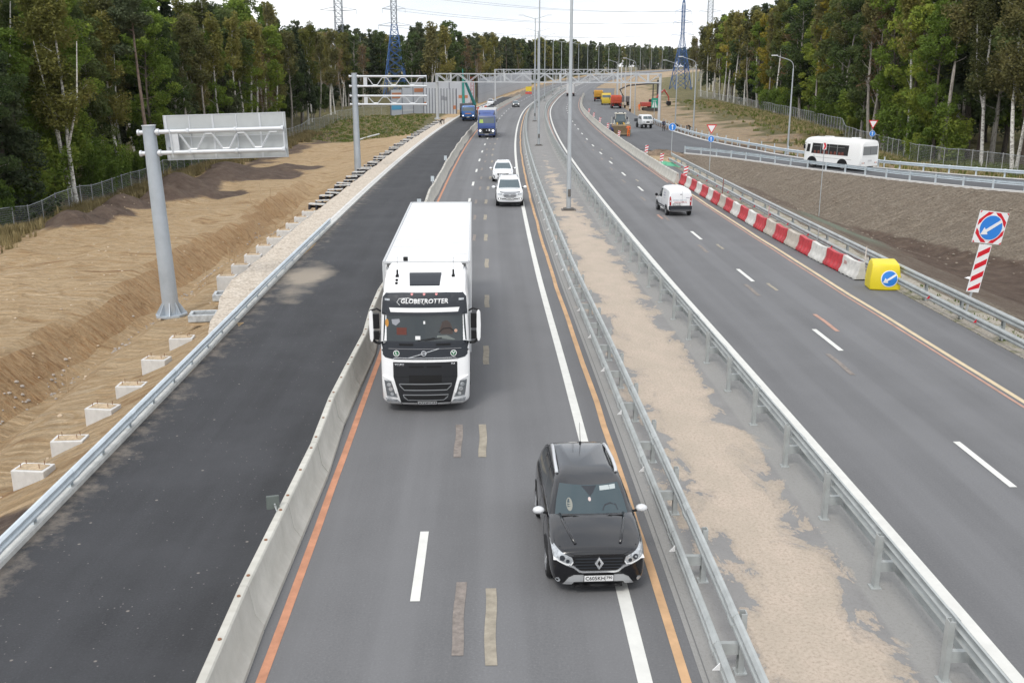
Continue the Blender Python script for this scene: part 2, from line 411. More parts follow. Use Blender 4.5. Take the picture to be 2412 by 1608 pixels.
# ================================================================ ROAD SHEETS
def asphalt(name, base, dark, tint=(1, 1, 1), speck=.5, streak=.25, dust=0, wear=False):
    N = NT(name); uv = N.coords('UV'); us = N.coords('UV', (1, .035, 1))
    fine = N.noise(uv, 22, 3, .8); st = N.noise(us, 1.1, 5, .6); big = N.noise(uv, .35, 5, .6)
    c = N.ramp(st, [(.3, tuple(dark * t for t in tint)), (.7, tuple(base * t for t in tint))])
    c = N.mix(N.ramp(fine, [(.35, speck), (.6, 0)]), c, tuple(dark * .75 * t for t in tint))
    c = N.mix(N.ramp(fine, [(.62, 0), (.72, speck)]), c, tuple(base * 1.9 * t for t in tint))
    c = N.mix(N.ramp(big, [(.4, 0), (.75, streak)]), c, tuple(base * 1.25 * t for t in tint)); c = N.mix(N.ramp(N.noise(N.coords('UV', (1, .12, 1)), .7, 7, .7), [(.55, 0), (.8, .35)]), c, tuple(dark * .7 * t for t in tint))
    if dust:
        sx = N.new('ShaderNodeSeparateXYZ'); N.lk(uv, sx.inputs[0])
        e = N.math('SUBTRACT', -13.75, sx.outputs[0])            # towards the left edge
        q = N.math('ADD', N.math('MULTIPLY', e, .42), N.math('MULTIPLY', N.math('SUBTRACT', N.noise(uv, 1.3, 8, .75), .5), 2.2))
        c = N.mix(N.ramp(q, [(.34, 0), (.95, dust)]), c, (.27, .23, .19))
        dots = N.new('ShaderNodeTexVoronoi'); dots.inputs['Scale'].default_value = 1.5; N.lk(uv, dots.inputs['Vector'])
        c = N.mix(N.ramp(dots.outputs['Distance'], [(.035, .65), (.06, 0)]), c, (.30, .27, .24))
        d2 = N.new('ShaderNodeTexVoronoi'); d2.inputs['Scale'].default_value = 5; N.lk(uv, d2.inputs['Vector'])
        c = N.mix(N.ramp(d2.outputs['Distance'], [(.06, .55), (.09, 0)]), c, (.28, .26, .25))
        # sandy patch dragged over the carriageway
        px = N.math('POWER', N.math('MULTIPLY', N.math('ADD', sx.outputs[0], 14.0), .6), 2); py = N.math('POWER', N.math('MULTIPLY', N.math('SUBTRACT', sx.outputs[1], 46.5), .17), 2)
        q = N.math('ADD', N.math('ADD', px, py), N.math('MULTIPLY', big, 2.2))
        c = N.mix(N.ramp(N.math('MULTIPLY', q, .5), [(.55, .8), (.85, 0)]), c, (.34, .29, .23))
    if wear:
        sx = N.new('ShaderNodeSeparateXYZ'); N.lk(uv, sx.inputs[0])
        wv = N.math('SINE', N.math('MULTIPLY', sx.outputs[0], 3.3))
        c = N.mix(N.ramp(N.math('ADD', wv, N.math('MULTIPLY', st, .8)), [(.3, 0), (1, .22)]), c, tuple(base * 1.3 * t for t in tint))
    N.b.inputs['Roughness'].default_value = .8; N.bump(fine, .25, .02)
    return N.out(c)
A_OLD = asphalt('asphalt_old', .168, .132, (1, 1, 1.03), .45, .25, wear=True)
A_NEW = asphalt('asphalt_new', .056, .037, (.98, 1, 1.09), .55, .6, dust=.8)
A_RAMP = asphalt('asphalt_ramp', .125, .09, (.98, 1, 1.06), .3, .3)
A_AUX = asphalt('asphalt_aux', .15, .115, (.98, 1, 1.04), .25, .3)
sheet('main_carriageway', -9.62, 12.62, -30, 1400, 0.0, A_OLD, skirt=.3, cols=4)
sheet('new_carriageway', -15.35, -9.62, -30, 330, -.004, A_NEW, skirt=.3, cols=2)
sheet('auxiliary_carriageway', 10.4, 20.6, 124, 420, .035, A_AUX, skirt=.3, cols=3)
# ramp
def ramp_road():
    m = MB(); uv = []
    fine = []
    n = len(RAMP)
    for i in range(n - 1):
        for k in range(6):
            t = k / 6; p = [[], []]
            for s_ in (0, 1):
                P0, P1, P2, P3 = [RAMP[max(0, min(n - 1, i + q))][s_] for q in (-1, 0, 1, 2)]
                p[s_] = tuple(.5 * ((2*b) + (-a + c) * t + (2*a - 5*b + 4*c - d) * t*t + (-a + 3*b - 3*c + d) * t**3) for a, b, c, d in zip(P0, P1, P2, P3))
            fine.append(p)
    fine.append(list(RAMP[-1])); acc = 0
    for i, (a, b) in enumerate(fine):
        if i: acc += math.dist(a, fine[i-1][0])
        for j in range(5):
            t = j / 4; m.v.append((a[0]+(b[0]-a[0])*t, a[1]+(b[1]-a[1])*t, .05)); uv.append((t * 8, acc))
    for i in range(len(fine) - 1):
        for j in range(4): m.f.append((i*5+j+1, i*5+j, (i+1)*5+j, (i+1)*5+j+1)); m.mi.append(0)
    meta(m.build('ramp_road', A_RAMP, uv=uv, fix=False), kind='structure')
    for side, nm in ((0, 'ramp_kerb'), (1, 'ramp_kerb')):
        k = MB(); pts = [f[side] for f in fine]
        L0, L1 = [], []
        for i, p in enumerate(pts):
            if p[0] < 19.5 and side == 0: continue
            a = pts[max(i-1, 0)]; b = pts[min(i+1, len(pts)-1)]; d = Vector((b[0]-a[0], b[1]-a[1], 0)).normalized(); nn = Vector((d.y, -d.x, 0)) * (-1 if side == 0 else 1)
            L0.append(Vector((p[0], p[1], .09))); L1.append(Vector((p[0], p[1], .09)) + nn * (.35 if side == 0 else .5))
        k.strip(L0, L1); k.strip([q - Vector((0, 0, .35)) for q in L1], L1); k.strip([q - Vector((0, 0, .1)) for q in L0], L0)
        meta(k.build(nm, conc_pale), kind='structure')
    return fine
RFINE = ramp_road()

# ---- median: grey pavement with drifted sand
def median_mat():
    N = NT('median_pavement'); uv = N.coords('UV'); un = N.coords('UV', (1, .62, 1)); sx = N.new('ShaderNodeSeparateXYZ'); N.lk(uv, sx.inputs[0]); u, yv = sx.outputs[0], sx.outputs[1]
    fine = N.noise(uv, 14, 4, .8); big = N.noise(uv, .5, 4)
    grey = N.ramp(N.noise(uv, .9, 6, .6), [(.3, (.235, .23, .228)), (.7, (.29, .283, .275))])
    sand = N.ramp(fine, [(.3, (.40, .32, .25)), (.5, (.50, .415, .34)), (.7, (.58, .495, .415))])
    sand = N.mix(N.ramp(N.noise(un, 1.2, 5, .6), [(.4, .6), (.65, 0)]), sand, (.42, .36, .29))
    c0 = N.math('ABSOLUTE', N.math('SUBTRACT', u, .10)); q = N.math('SUBTRACT', 1.12, c0)
    q = N.math('ADD', N.math('MULTIPLY', q, .75), N.math('MULTIPLY', N.math('SUBTRACT', N.noise(un, .75, 9, .66, .5), .495), 3.8))
    fade = N.new('ShaderNodeMapRange'); fade.inputs[1].default_value = 55; fade.inputs[2].default_value = 120; fade.inputs[3].default_value = -.05; fade.inputs[4].default_value = 1.3; N.lk(yv, fade.inputs[0])
    q = N.math('SUBTRACT', q, fade.outputs[0])
    c = N.mix(N.ramp(q, [(-.0, 0), (.03, .75), (.35, 1)]), grey, sand)
    edge = N.ramp(N.math('ABSOLUTE', u), [(1.45 / 3, 0), (1.55 / 3, .6)]); eu = N.math('DIVIDE', N.math('ABSOLUTE', u), 3)
    N.t.links.remove(edge.node.inputs[0].links[0]); N.lk(eu, edge.node.inputs[0])
    c = N.mix(edge, c, (.33, .325, .31))
    c = N.mix(N.ramp(fine, [(.3, .3), (.5, 0)]), c, (.16, .14, .12))
    N.bump(N.math('ADD', N.math('MULTIPLY', N.ramp(q, [(0, 0), (.3, 1)]), 1.5), fine), .45, .06)
    return N.out(c)
sheet('median_strip', -2.08, 2.66, -30, 420, .006, median_mat(), cols=6)
sheet('median_strip', -2.08, 2.66, 420, 1300, .006, mat('median_far', (.24, .235, .23), .85))
# concrete gutter strips and gravel at the outer edges
sheet('right_gravel_verge', 12.62, lambda y: 14.3 + .35 * noise.noise(Vector((y * .3, 0, 0))), -10, 112, .03, None or (lambda N: N.out(N.mix(N.ramp(N.noise(N.coords('UV'), 1.2, 6, .7), [(.48, 0), (.62, .8)]), N.ramp(N.noise(N.coords('UV'), 11, 3, .8), [(.35, (.22, .19, .155)), (.6, (.42, .385, .33))]), (.15, .15, .07))))(NT('verge_gravel')), skirt=.3, cols=2)
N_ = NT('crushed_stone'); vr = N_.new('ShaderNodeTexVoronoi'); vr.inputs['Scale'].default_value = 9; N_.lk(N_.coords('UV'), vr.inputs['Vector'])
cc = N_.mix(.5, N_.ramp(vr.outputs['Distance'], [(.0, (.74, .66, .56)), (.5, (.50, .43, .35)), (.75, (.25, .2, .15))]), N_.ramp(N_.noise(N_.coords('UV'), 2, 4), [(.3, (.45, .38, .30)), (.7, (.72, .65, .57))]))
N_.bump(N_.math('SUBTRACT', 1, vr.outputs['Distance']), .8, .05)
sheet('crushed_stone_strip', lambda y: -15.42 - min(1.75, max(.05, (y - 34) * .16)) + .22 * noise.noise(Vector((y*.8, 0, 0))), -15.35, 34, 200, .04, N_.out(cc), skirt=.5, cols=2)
sheet('edge_kerb', -15.42, -15.12, 5, 330, .10, mat('kerb_concrete', (.50, .50, .48), .85, var=.15, scale=3), skirt=.2)
sheet('edge_kerb', -15.62, -15.44, 62, 230, .1, conc_pale, skirt=.3)

# ---------------------------------------------------------------- markings
mk_white = mat('marking_white', (.66, .655, .62), .7, var=.07, scale=2.5)
mk_orange = mat('marking_orange', (.50, .235, .14), .75, var=.20, scale=2.2)
mk_amber = mat('marking_amber', (.53, .33, .18), .75, var=.22, scale=1.2)
mk_cream = mat('marking_cream', (.58, .47, .31), .75, var=.14, scale=1.2)
mk_pink = mat('marking_faded', (.42, .245, .185), .75, var=.2, scale=1.5)
mk_ghost = mat('marking_ghost', (.30, .265, .21), .8, var=.22, scale=5)
mk_ghost2 = mat('marking_scraped', (.215, .185, .165), .8, var=.3, scale=7)
def line(off, wdt, a, b, material, z=.008, name='lane_marking', wob=0):
    f = (lambda y: off + wob * noise.noise(Vector((y * .25, off, 0)))) if wob else (lambda y: off)
    sheet(name, lambda y: f(y) - wdt / 2, lambda y: f(y) + wdt / 2, a, b, z, material)
line(-3.0, .24, -10, 1200, mk_white); line(3.0, .24, -10, 1200, mk_white)
line(-2.33, .16, -10, 400, mk_amber, wob=.06); line(-9.17, .16, -10, 330, mk_orange, wob=.04)
line(2.52, .16, 60, 420, mk_pink, z=.012); line(-2.33, .13, 400, 800, mk_cream)
line(10.28, .17, 10, 118, mk_cream, wob=.05); line(10.02, .10, 14, 100, mk_pink, wob=.05); line(9.75, .14, 86, 330, mk_pink, wob=.05)
def dashes(off, length, step, a, b, material, wdt=.18, z=.009, name='lane_dash_marking'):
    m = MB(); y = a
    while y < b:
        n = 3
        for k in range(n):
            ya, yb = y + length * k / n, y + length * (k + 1) / n
            p = [R(ya, off - wdt/2, z), R(ya, off + wdt/2, z), R(yb, off + wdt/2, z), R(yb, off - wdt/2, z)]; m.add(p, [(0, 1, 2, 3)])
        y += step
    meta(m.build(name, material), kind='structure')
dashes(-6.88, 2.9, 11.2, 16.7 - 11.2, 700, mk_white)
dashes(6.80, 2.95, 11.7, 21.6 - 11.7, 900, mk_white)
# scraped-off markings left of the old lanes
gm, gm2 = MB(), MB()
def gd(mb, off, ya, yb, wd=.2):
    n = 6; L0, L1 = [], []
    for k in range(n + 1):
        y = ya + (yb - ya) * k / n; j = .015 * math.sin(k * 5.1 + off * 9); L0.append(R(y, off - wd/2 + j, .009)); L1.append(R(y, off + wd/2 + j, .009))
    mb.strip(L0, L1)
gd(gm2, -6.05, 14.9, 17.4); gd(gm, -5.48, 14.6, 17.15); gd(gm2, -6.3, 23.8, 26.2, .19); gd(gm, -5.66, 23.8, 26.2)
for k, y in enumerate([32, 40.2, 48.6, 56.5, 64.6, 72.5, 81, 89, 97, 105, 113, 121, 130, 139, 148]):
    gd(gm, -5.55 + .1 * sin(k), y, y + 2.3); 
    if k > 2: gd(gm2, -6.3 + .1 * cos(k * 2), y, y + 2.2, .17)
for k, y in enumerate([30.5, 42, 52.5, 64, 74, 86, 97, 108, 120, 133]):
    gd(gm2, 6.2 + .1 * sin(k), y, y + 2.4, .17)
    if k % 3: gd(gm, 7.35, y + 1, y + 2.6, .15)
meta(gm.build('old_lane_marking', mk_ghost), kind='structure'); meta(gm2.build('old_lane_marking', mk_ghost2), kind='structure')
gp = MB(); gd(gp, 7.6, 35.9, 38.6, .16); gd(gp, 5.9, 64.8, 66.8, .16)
meta(gp.build('old_lane_marking', mk_pink), kind='structure')
# joints: dark tar seams between sheets
line(-9.5, .10, 5, 330, mat('tar_seam', (.05, .05, .05), .8), z=.006, name='asphalt_seam'); line(-1.98, .02, 5, 300, mat('tar_seam2', (.15, .15, .15), .8), z=.012, name='asphalt_seam')

# ================================================================ GUARD RAILS
def wprof(sgn):
    """W-beam cross-section (lateral, z); sgn = direction its face looks"""
    p = [(0, -.155), (.035, -.15), (.08, -.10), (.08, -.05), (.0, 0), (.08, .05), (.08, .10), (.035, .15), (0, .155)]
    b = [(a - .012, z) for a, z in p]
    return [(sgn * a, z) for a, z in p + b[::-1]]
def beam(name, off, z, a, b, sgn, material, parent, root, step=1.5, pf=R):
    m = MB(); prof = wprof(sgn); rings = []; y = a; ys = []
    while y < b: ys.append(y); y += step if y < 150 else step * 3
    ys.append(b)
    for y in ys: rings.append([pf(y, off + q, z + zz) - root for q, zz in prof])
    m.loft(rings)
    y = a + 2                                       # lap joints with bolts
    while y < min(b, 60):
        rings = [[pf(yy, off + q * 1.12 + sgn * .004, z + zz * 1.02) - root for q, zz in prof] for yy in (y, y + .32)]; m.loft(rings)
        y += 4.0
    return m.build(name, material, parent, smooth=35)
def guard_rail(label, off_post, side, a, b, step=3.0, material=galv_old, lower=True, zup=.93, zlo=.45, npost=100, phase=0, uplat=.14, reflect=None, console=.42, ptop=1.1):
    """side = direction towards the traffic"""
    root = R(a, off_post, 0); e = empty('guard_rail', root, 0, label, 'guard rail')
    beam('upper_beam', off_post + side * uplat, zup, a, b, side, material, e, root)
    if lower: beam('lower_beam', off_post + side * console, zlo, a, b, side, material, e, root)
    far = MB(); y = a + phase; n = 0
    pm = None
    while y < b:
        p = R(y, off_post); rz = heading(y)
        if n < npost:
            if pm is None:
                m = MB(); zc = ptop / 2 - .05; m.box((0, -.0, zc), (.012, .14, ptop + .1)); m.box((side * .045, -.07, zc), (.09, .012, ptop + .1)); m.box((side * .045, .07, zc), (.09, .012, ptop + .1))
                if lower:
                    m.box((side * .22, 0, zlo), (.34, .09, .2)); m.box((side*.04, 0, .015), (.2, .2, .03))
                pm = m.build('post', material, e); o = pm
            else:
                o = pm.copy(); COL.objects.link(o); o.parent = e
            o.location = p - root; o.rotation_euler = (0, 0, rz)
        else: far.box(tuple(p - root + Vector((0, 0, .5))), (.1, .12, 1.1), rz)
        y += step; n += 1
    if far.v: meta(far.build('far_posts', material, e), kind='stuff')
    if reflect:
        y = a + 1.5; k = 0
        rm = None
        while y < min(b, 110):
            if rm is None:
                m = MB().use(sign_white if reflect == 'w' else sign_red); m.add([(0, 0, 0), (side*.005, 0, .13), (side * .12, 0, .0), (0, .02, 0), (side*.005, .02, .13), (side * .12, .02, .0)], [(0, 1, 2), (5, 4, 3), (0, 3, 4, 1), (1, 4, 5, 2), (2, 5, 3, 0)]); rm = m.build('reflector', None, e); o = rm
            else: o = rm.copy(); COL.objects.link(o); o.parent = e
            o.location = R(y, off_post + side * (console + .08), zlo - .05) - root; o.rotation_euler = (0, 0, heading(y)); y += 4
    return e
guard_rail('grey double-beam steel guard rail along the median beside the lane of the black car', -1.38, -1, 8.3, 400, 3.0, galv_old, phase=.05, reflect='w', npost=99)
guard_rail('grey steel guard rail with tall posts on the far side of the sandy median', 1.75, 1, 8.1, 400, 2.98, galv_old, zup=.95, phase=.0, npost=99)
guard_rail('grey double-beam guard rail with red reflectors behind the red and white barriers', 13.05, -1, 18, 104, 3.2, galv_old, zup=.92, phase=.4, uplat=.12, console=.38, reflect='r', ptop=.98)
guard_rail('bright new pale guard rail along the edge of the black fresh asphalt', -15.30, 1, 8, 62, 2.0, galv_new, lower=False, zup=.36, uplat=.08, npost=40, ptop=.42)

def path_rail(label, pts, step, h=.75, material=galv, sgn=1, post_h=.8, stub=False, root=None):
    """single W-beam along a polyline; pts are ground points, sgn = side the beam is on"""
    P = [Vector((p[0], p[1], p[2] if len(p) > 2 else 0)) for p in pts]; root = P[0].copy()
    e = empty('guard_rail', root, 0, label, 'guard rail')
    rings = []; prof = wprof(sgn)
    acc = 0; nxt = 0; pm = None; cnt = 0
    for i, p in enumerate(P):
        d = (P[min(i+1, len(P)-1)] - P[max(i-1, 0)]).normalized(); nn = Vector((d.y, -d.x, 0))
        rings.append([p - root + nn * (q + sgn * .12) + Vector((0, 0, h - .16 + zz)) for q, zz in prof])
        if i:
            L_ = (p - P[i-1]).length
            while nxt <= acc + L_:
                q = P[i-1].lerp(p, (nxt - acc) / L_)
                if pm is None:
                    m = MB(); m.box((0, 0, post_h/2 - .05), (.1, .13, post_h + .1)); m.box((0.12*sgn, 0, h-.16), (.16, .08, .16)); pm = m.build('post', material, e); o = pm
                else: o = pm.copy(); COL.objects.link(o); o.parent = e
                o.location = q - root; o.rotation_euler = (0, 0, atan2(nn.y, nn.x)); nxt += step; cnt += 1
            acc += L_
    b = MB(); b.loft(rings); b.build('beam', material, e, smooth=35)
    return e
def offpath(side, d, cond):
    pts = [f[side] for f in RFINE]; out = []
    for i, p in enumerate(pts):
        if not cond(p): continue
        a = pts[max(i-1, 0)]; b = pts[min(i+1, len(pts)-1)]; v = Vector((b[0]-a[0], b[1]-a[1], 0)).normalized(); n = Vector((v.y, -v.x, 0))
        out.append((p[0] + n.x * d, p[1] + n.y * d, .03))
    return out
path_rail('thin silvery guard rail along the top of the gravel slope in front of the bus', offpath(0, -.15, lambda p: p[0] > 19.5), 2.5, .78, galv_new, 1)
outer = offpath(1, .55, lambda p: p[0] < 132)
outer += [(R(y, 21.0).x, R(y, 21.0).y, .03) for y in (172, 180, 188)]
path_rail('silvery guard rail on the forest side of the ramp behind the bus', outer, 2.5, .78, galv_new, -1)
# bare posts standing in a row behind the ramp rail
gp_ = None
for k in range(22):
    i = 0
    y = 100 + k * 3.6
    best = min(outer, key=lambda q: abs(q[1] - y)); x = best[0] + .9
    if gp_ is None:
        m = MB(); m.box((0, 0, .45), (.11, .02, 1.0)); m.box((-.05, .04, .45), (.012, .08, 1.0)); m.box((.05, .04, .45), (.012, .08, 1.0)); gp_ = m.build('rail_post', galv_new); o = gp_
    else: o = gp_.copy(); COL.objects.link(o)
    o.location = (x, y, .05); meta(o, 'bare steel post waiting for its beam behind the ramp guard rail', 'post', 'bare posts behind the ramp guard rail')

# ---------------------------------------------------------------- concrete barriers
def jersey(L_, cham=.03):
    m = MB(); p = [(-.31, 0), (-.31, .10), (-.17, .30), (-.085, .84), (-.06, .87), (.06, .87), (.085, .84), (.17, .30), (.31, .10), (.31, 0)]
    m.loft([[(a * .97, 0, z) for a, z in p], [(a, .03, z) for a, z in p], [(a, L_ - .03, z) for a, z in p], [(a * .97, L_, z) for a, z in p]])
    return m
def jersey_row(label, grp, off, a, b, L_=3.46, wob=.09, seed=1, side=1):
    rnd = random.Random(seed); base = None; y = a; k = 0
    cs = NT('barrier_concrete_%d' % seed); oi = cs.new('ShaderNodeObjectInfo'); v = cs.coords()
    c = cs.ramp(cs.noise(v, 1.6, 6, .65), [(.3, (.45, .44, .395)), (.6, (.56, .545, .495)), (.8, (.63, .615, .565))])
    c = cs.mix(cs.ramp(cs.noise(cs.coords(scale=(1, 3, .3)), 1.5, 4), [(.5, 0), (.8, .4)]), c, (.38, .36, .31))
    c = cs.mix(cs.math('MULTIPLY', oi.outputs['Random'], .35), c, (.40, .38, .34)); cs.bump(cs.noise(v, 9, 4), .2, .03); bm_ = cs.out(c)
    objs = []
    yy = a; offs = []
    while yy < b + L_: offs.append(off + wob * math.sin(len(offs) * 1.9 + seed) * .6 + rnd.uniform(-wob, wob) * .5); yy += L_
    while y < b:
        p0, p1 = R(y, offs[k]), R(y + L_, offs[k+1]); d = p1 - p0
        if base is None:
            e = jersey(L_ - .05).build('concrete_barrier', bm_, smooth=30); base = e
            m = MB().use(mat('rust', (.22, .10, .05), .8))
            for t in (.35, L_ * .5, L_ - .4): m.cyl((0, t, .865), (0, t, .885), .035, n=6)
            m.build('lifting_pin', None, e)
            m = MB(); m.box((0, L_ - .03, .72), (.12, .2, .05)); m.box((0, .03, .72), (.1, .12, .04)); m.build('coupling', mat('rust', (.2, .1, .05)), e)
            o = e
        else: o = copy_tree(base)
        o.location = p0; o.rotation_euler = (0, 0, -atan2(d.x, d.y)); meta(o, label, 'concrete barrier', grp); objs.append(o)
        y += L_; k += 1
    return objs
jersey_row('pale concrete barrier block between the black new asphalt and oncoming lanes', 'concrete barrier blocks left of the truck', -9.72, 8.85, 330, seed=1)
jersey_row('pale concrete barrier block in the curved row left of the loader', 'concrete barrier blocks left of the loader', 10.42, 85.5, 345, 3.46, .05, seed=2)
# median edge barriers far away are the rails above
# ================================================================ TREES
def leaf_mat(name, stops, transl=.3, gain=1.5):
    m = bpy.data.materials.new(name); m.use_nodes = True; t = m.node_tree; t.nodes.clear(); K = t.links.new
    o = t.nodes.new('ShaderNodeOutputMaterial'); c = t.nodes.new('ShaderNodeTexCoord'); n = t.nodes.new('ShaderNodeTexNoise')
    n.inputs['Scale'].default_value = .55; n.inputs['Detail'].default_value = 6; n.inputs['Roughness'].default_value = .75
    K(c.outputs['Object'], n.inputs['Vector']); oi = t.nodes.new('ShaderNodeObjectInfo')
    a = t.nodes.new('ShaderNodeMath'); a.operation = 'MULTIPLY_ADD'; a.inputs[1].default_value = .34; K(oi.outputs['Random'], a.inputs[0])
    s = t.nodes.new('ShaderNodeMath'); s.operation = 'SUBTRACT'; s.inputs[1].default_value = .17; K(n.outputs[0], s.inputs[0]); K(s.outputs[0], a.inputs[2])
    r = t.nodes.new('ShaderNodeValToRGB'); e = r.color_ramp.elements
    while len(e) < len(stops): e.new(.5)
    for q, (p, cc) in zip(e, stops): q.position = p; q.color = (cc[0] * gain * (1.08 if gain > 1.2 else .92), cc[1] * gain, cc[2] * gain, 1)
    K(a.outputs[0], r.inputs[0])
    d = t.nodes.new('ShaderNodeBsdfDiffuse'); tr = t.nodes.new('ShaderNodeBsdfTranslucent'); mx = t.nodes.new('ShaderNodeMixShader'); mx.inputs[0].default_value = transl
    K(r.outputs[0], d.inputs[0]); K(r.outputs[0], tr.inputs[0]); K(d.outputs[0], mx.inputs[1]); K(tr.outputs[0], mx.inputs[2]); K(mx.outputs[0], o.inputs[0])
    return m
LM = {
 'birch': leaf_mat('birch_leaves', [(.25, (.060, .075, .022)), (.5, (.115, .125, .038)), (.72, (.18, .17, .055))]),
 'olive': leaf_mat('olive_leaves', [(.25, (.048, .058, .024)), (.5, (.085, .092, .038)), (.75, (.14, .135, .055))]),
 'green': leaf_mat('green_leaves', [(.25, (.046, .080, .018)), (.5, (.10, .155, .032)), (.75, (.20, .24, .045))]),
 'dark': leaf_mat('dark_green_leaves', [(.25, (.030, .050, .020)), (.5, (.056, .084, .032)), (.75, (.09, .115, .042))]),
 'spruce': leaf_mat('spruce_needles', [(.25, (.020, .032, .018)), (.5, (.038, .054, .028)), (.75, (.062, .076, .038))], .15),
 'pine': leaf_mat('pine_needles', [(.25, (.034, .050, .028)), (.5, (.060, .078, .042)), (.75, (.09, .105, .055))], .15),
 'brown': leaf_mat('brown_leaves', [(.25, (.075, .06, .035)), (.5, (.125, .095, .052)), (.75, (.17, .125, .06))]),
 'yellow': leaf_mat('yellowing_leaves', [(.25, (.085, .095, .018)), (.5, (.17, .16, .03)), (.75, (.27, .22, .04))]),
}
def bark(name, a, b, sc=(3, 3, .9)):
    N = NT(name); v = N.coords(scale=sc); N.bump(N.noise(v, 4, 4), .4, .05)
    return N.out(N.ramp(N.noise(v, 2.6, 5, .75), [(.36, b), (.52, a)]))
B_BIRCH = bark('birch_bark', (.70, .68, .63), (.14, .12, .10), (1.2, 1.2, 2.2)); B_PALE = bark('pale_bark', (.38, .35, .31), (.16, .14, .12))
B_DARK = bark('dark_bark', (.12, .10, .082), (.05, .042, .035)); B_PINE = bark('pine_bark', (.20, .15, .12), (.09, .07, .055))

def add_leaves(vs, fs, rnd, c, rad, n, size, droop=0, flat=1.0, up=.3):
    for _ in range(n):
        while True:
            p = (rnd.uniform(-1, 1), rnd.uniform(-1, 1), rnd.uniform(-1, 1)); q = p[0]**2 + p[1]**2 + p[2]**2
            if .15 < q < 1: break
        x, y, z = c[0] + p[0] * rad, c[1] + p[1] * rad, c[2] + p[2] * rad * flat - rnd.random() * droop
        s = size * rnd.uniform(.55, 1.3); th = rnd.uniform(0, 2*pi); ph = rnd.gauss(0, .6)
        ax = (cos(th) * cos(ph), sin(th) * cos(ph), sin(ph)); k = rnd.uniform(0, 2 * pi)
        bx = (-sin(th) * cos(k) - cos(th) * sin(ph) * sin(k), cos(th) * cos(k) - sin(th) * sin(ph) * sin(k), cos(ph) * sin(k))
        o = len(vs); w_ = .5 * s; 
        vs.append((x - ax[0]*s, y - ax[1]*s, z - ax[2]*s)); vs.append((x + bx[0]*w_, y + bx[1]*w_, z + bx[2]*w_))
        vs.append((x + ax[0]*s, y + ax[1]*s, z + ax[2]*s)); vs.append((x - bx[0]*w_, y - bx[1]*w_, z - bx[2]*w_)); fs.append((o, o+1, o+2, o+3))

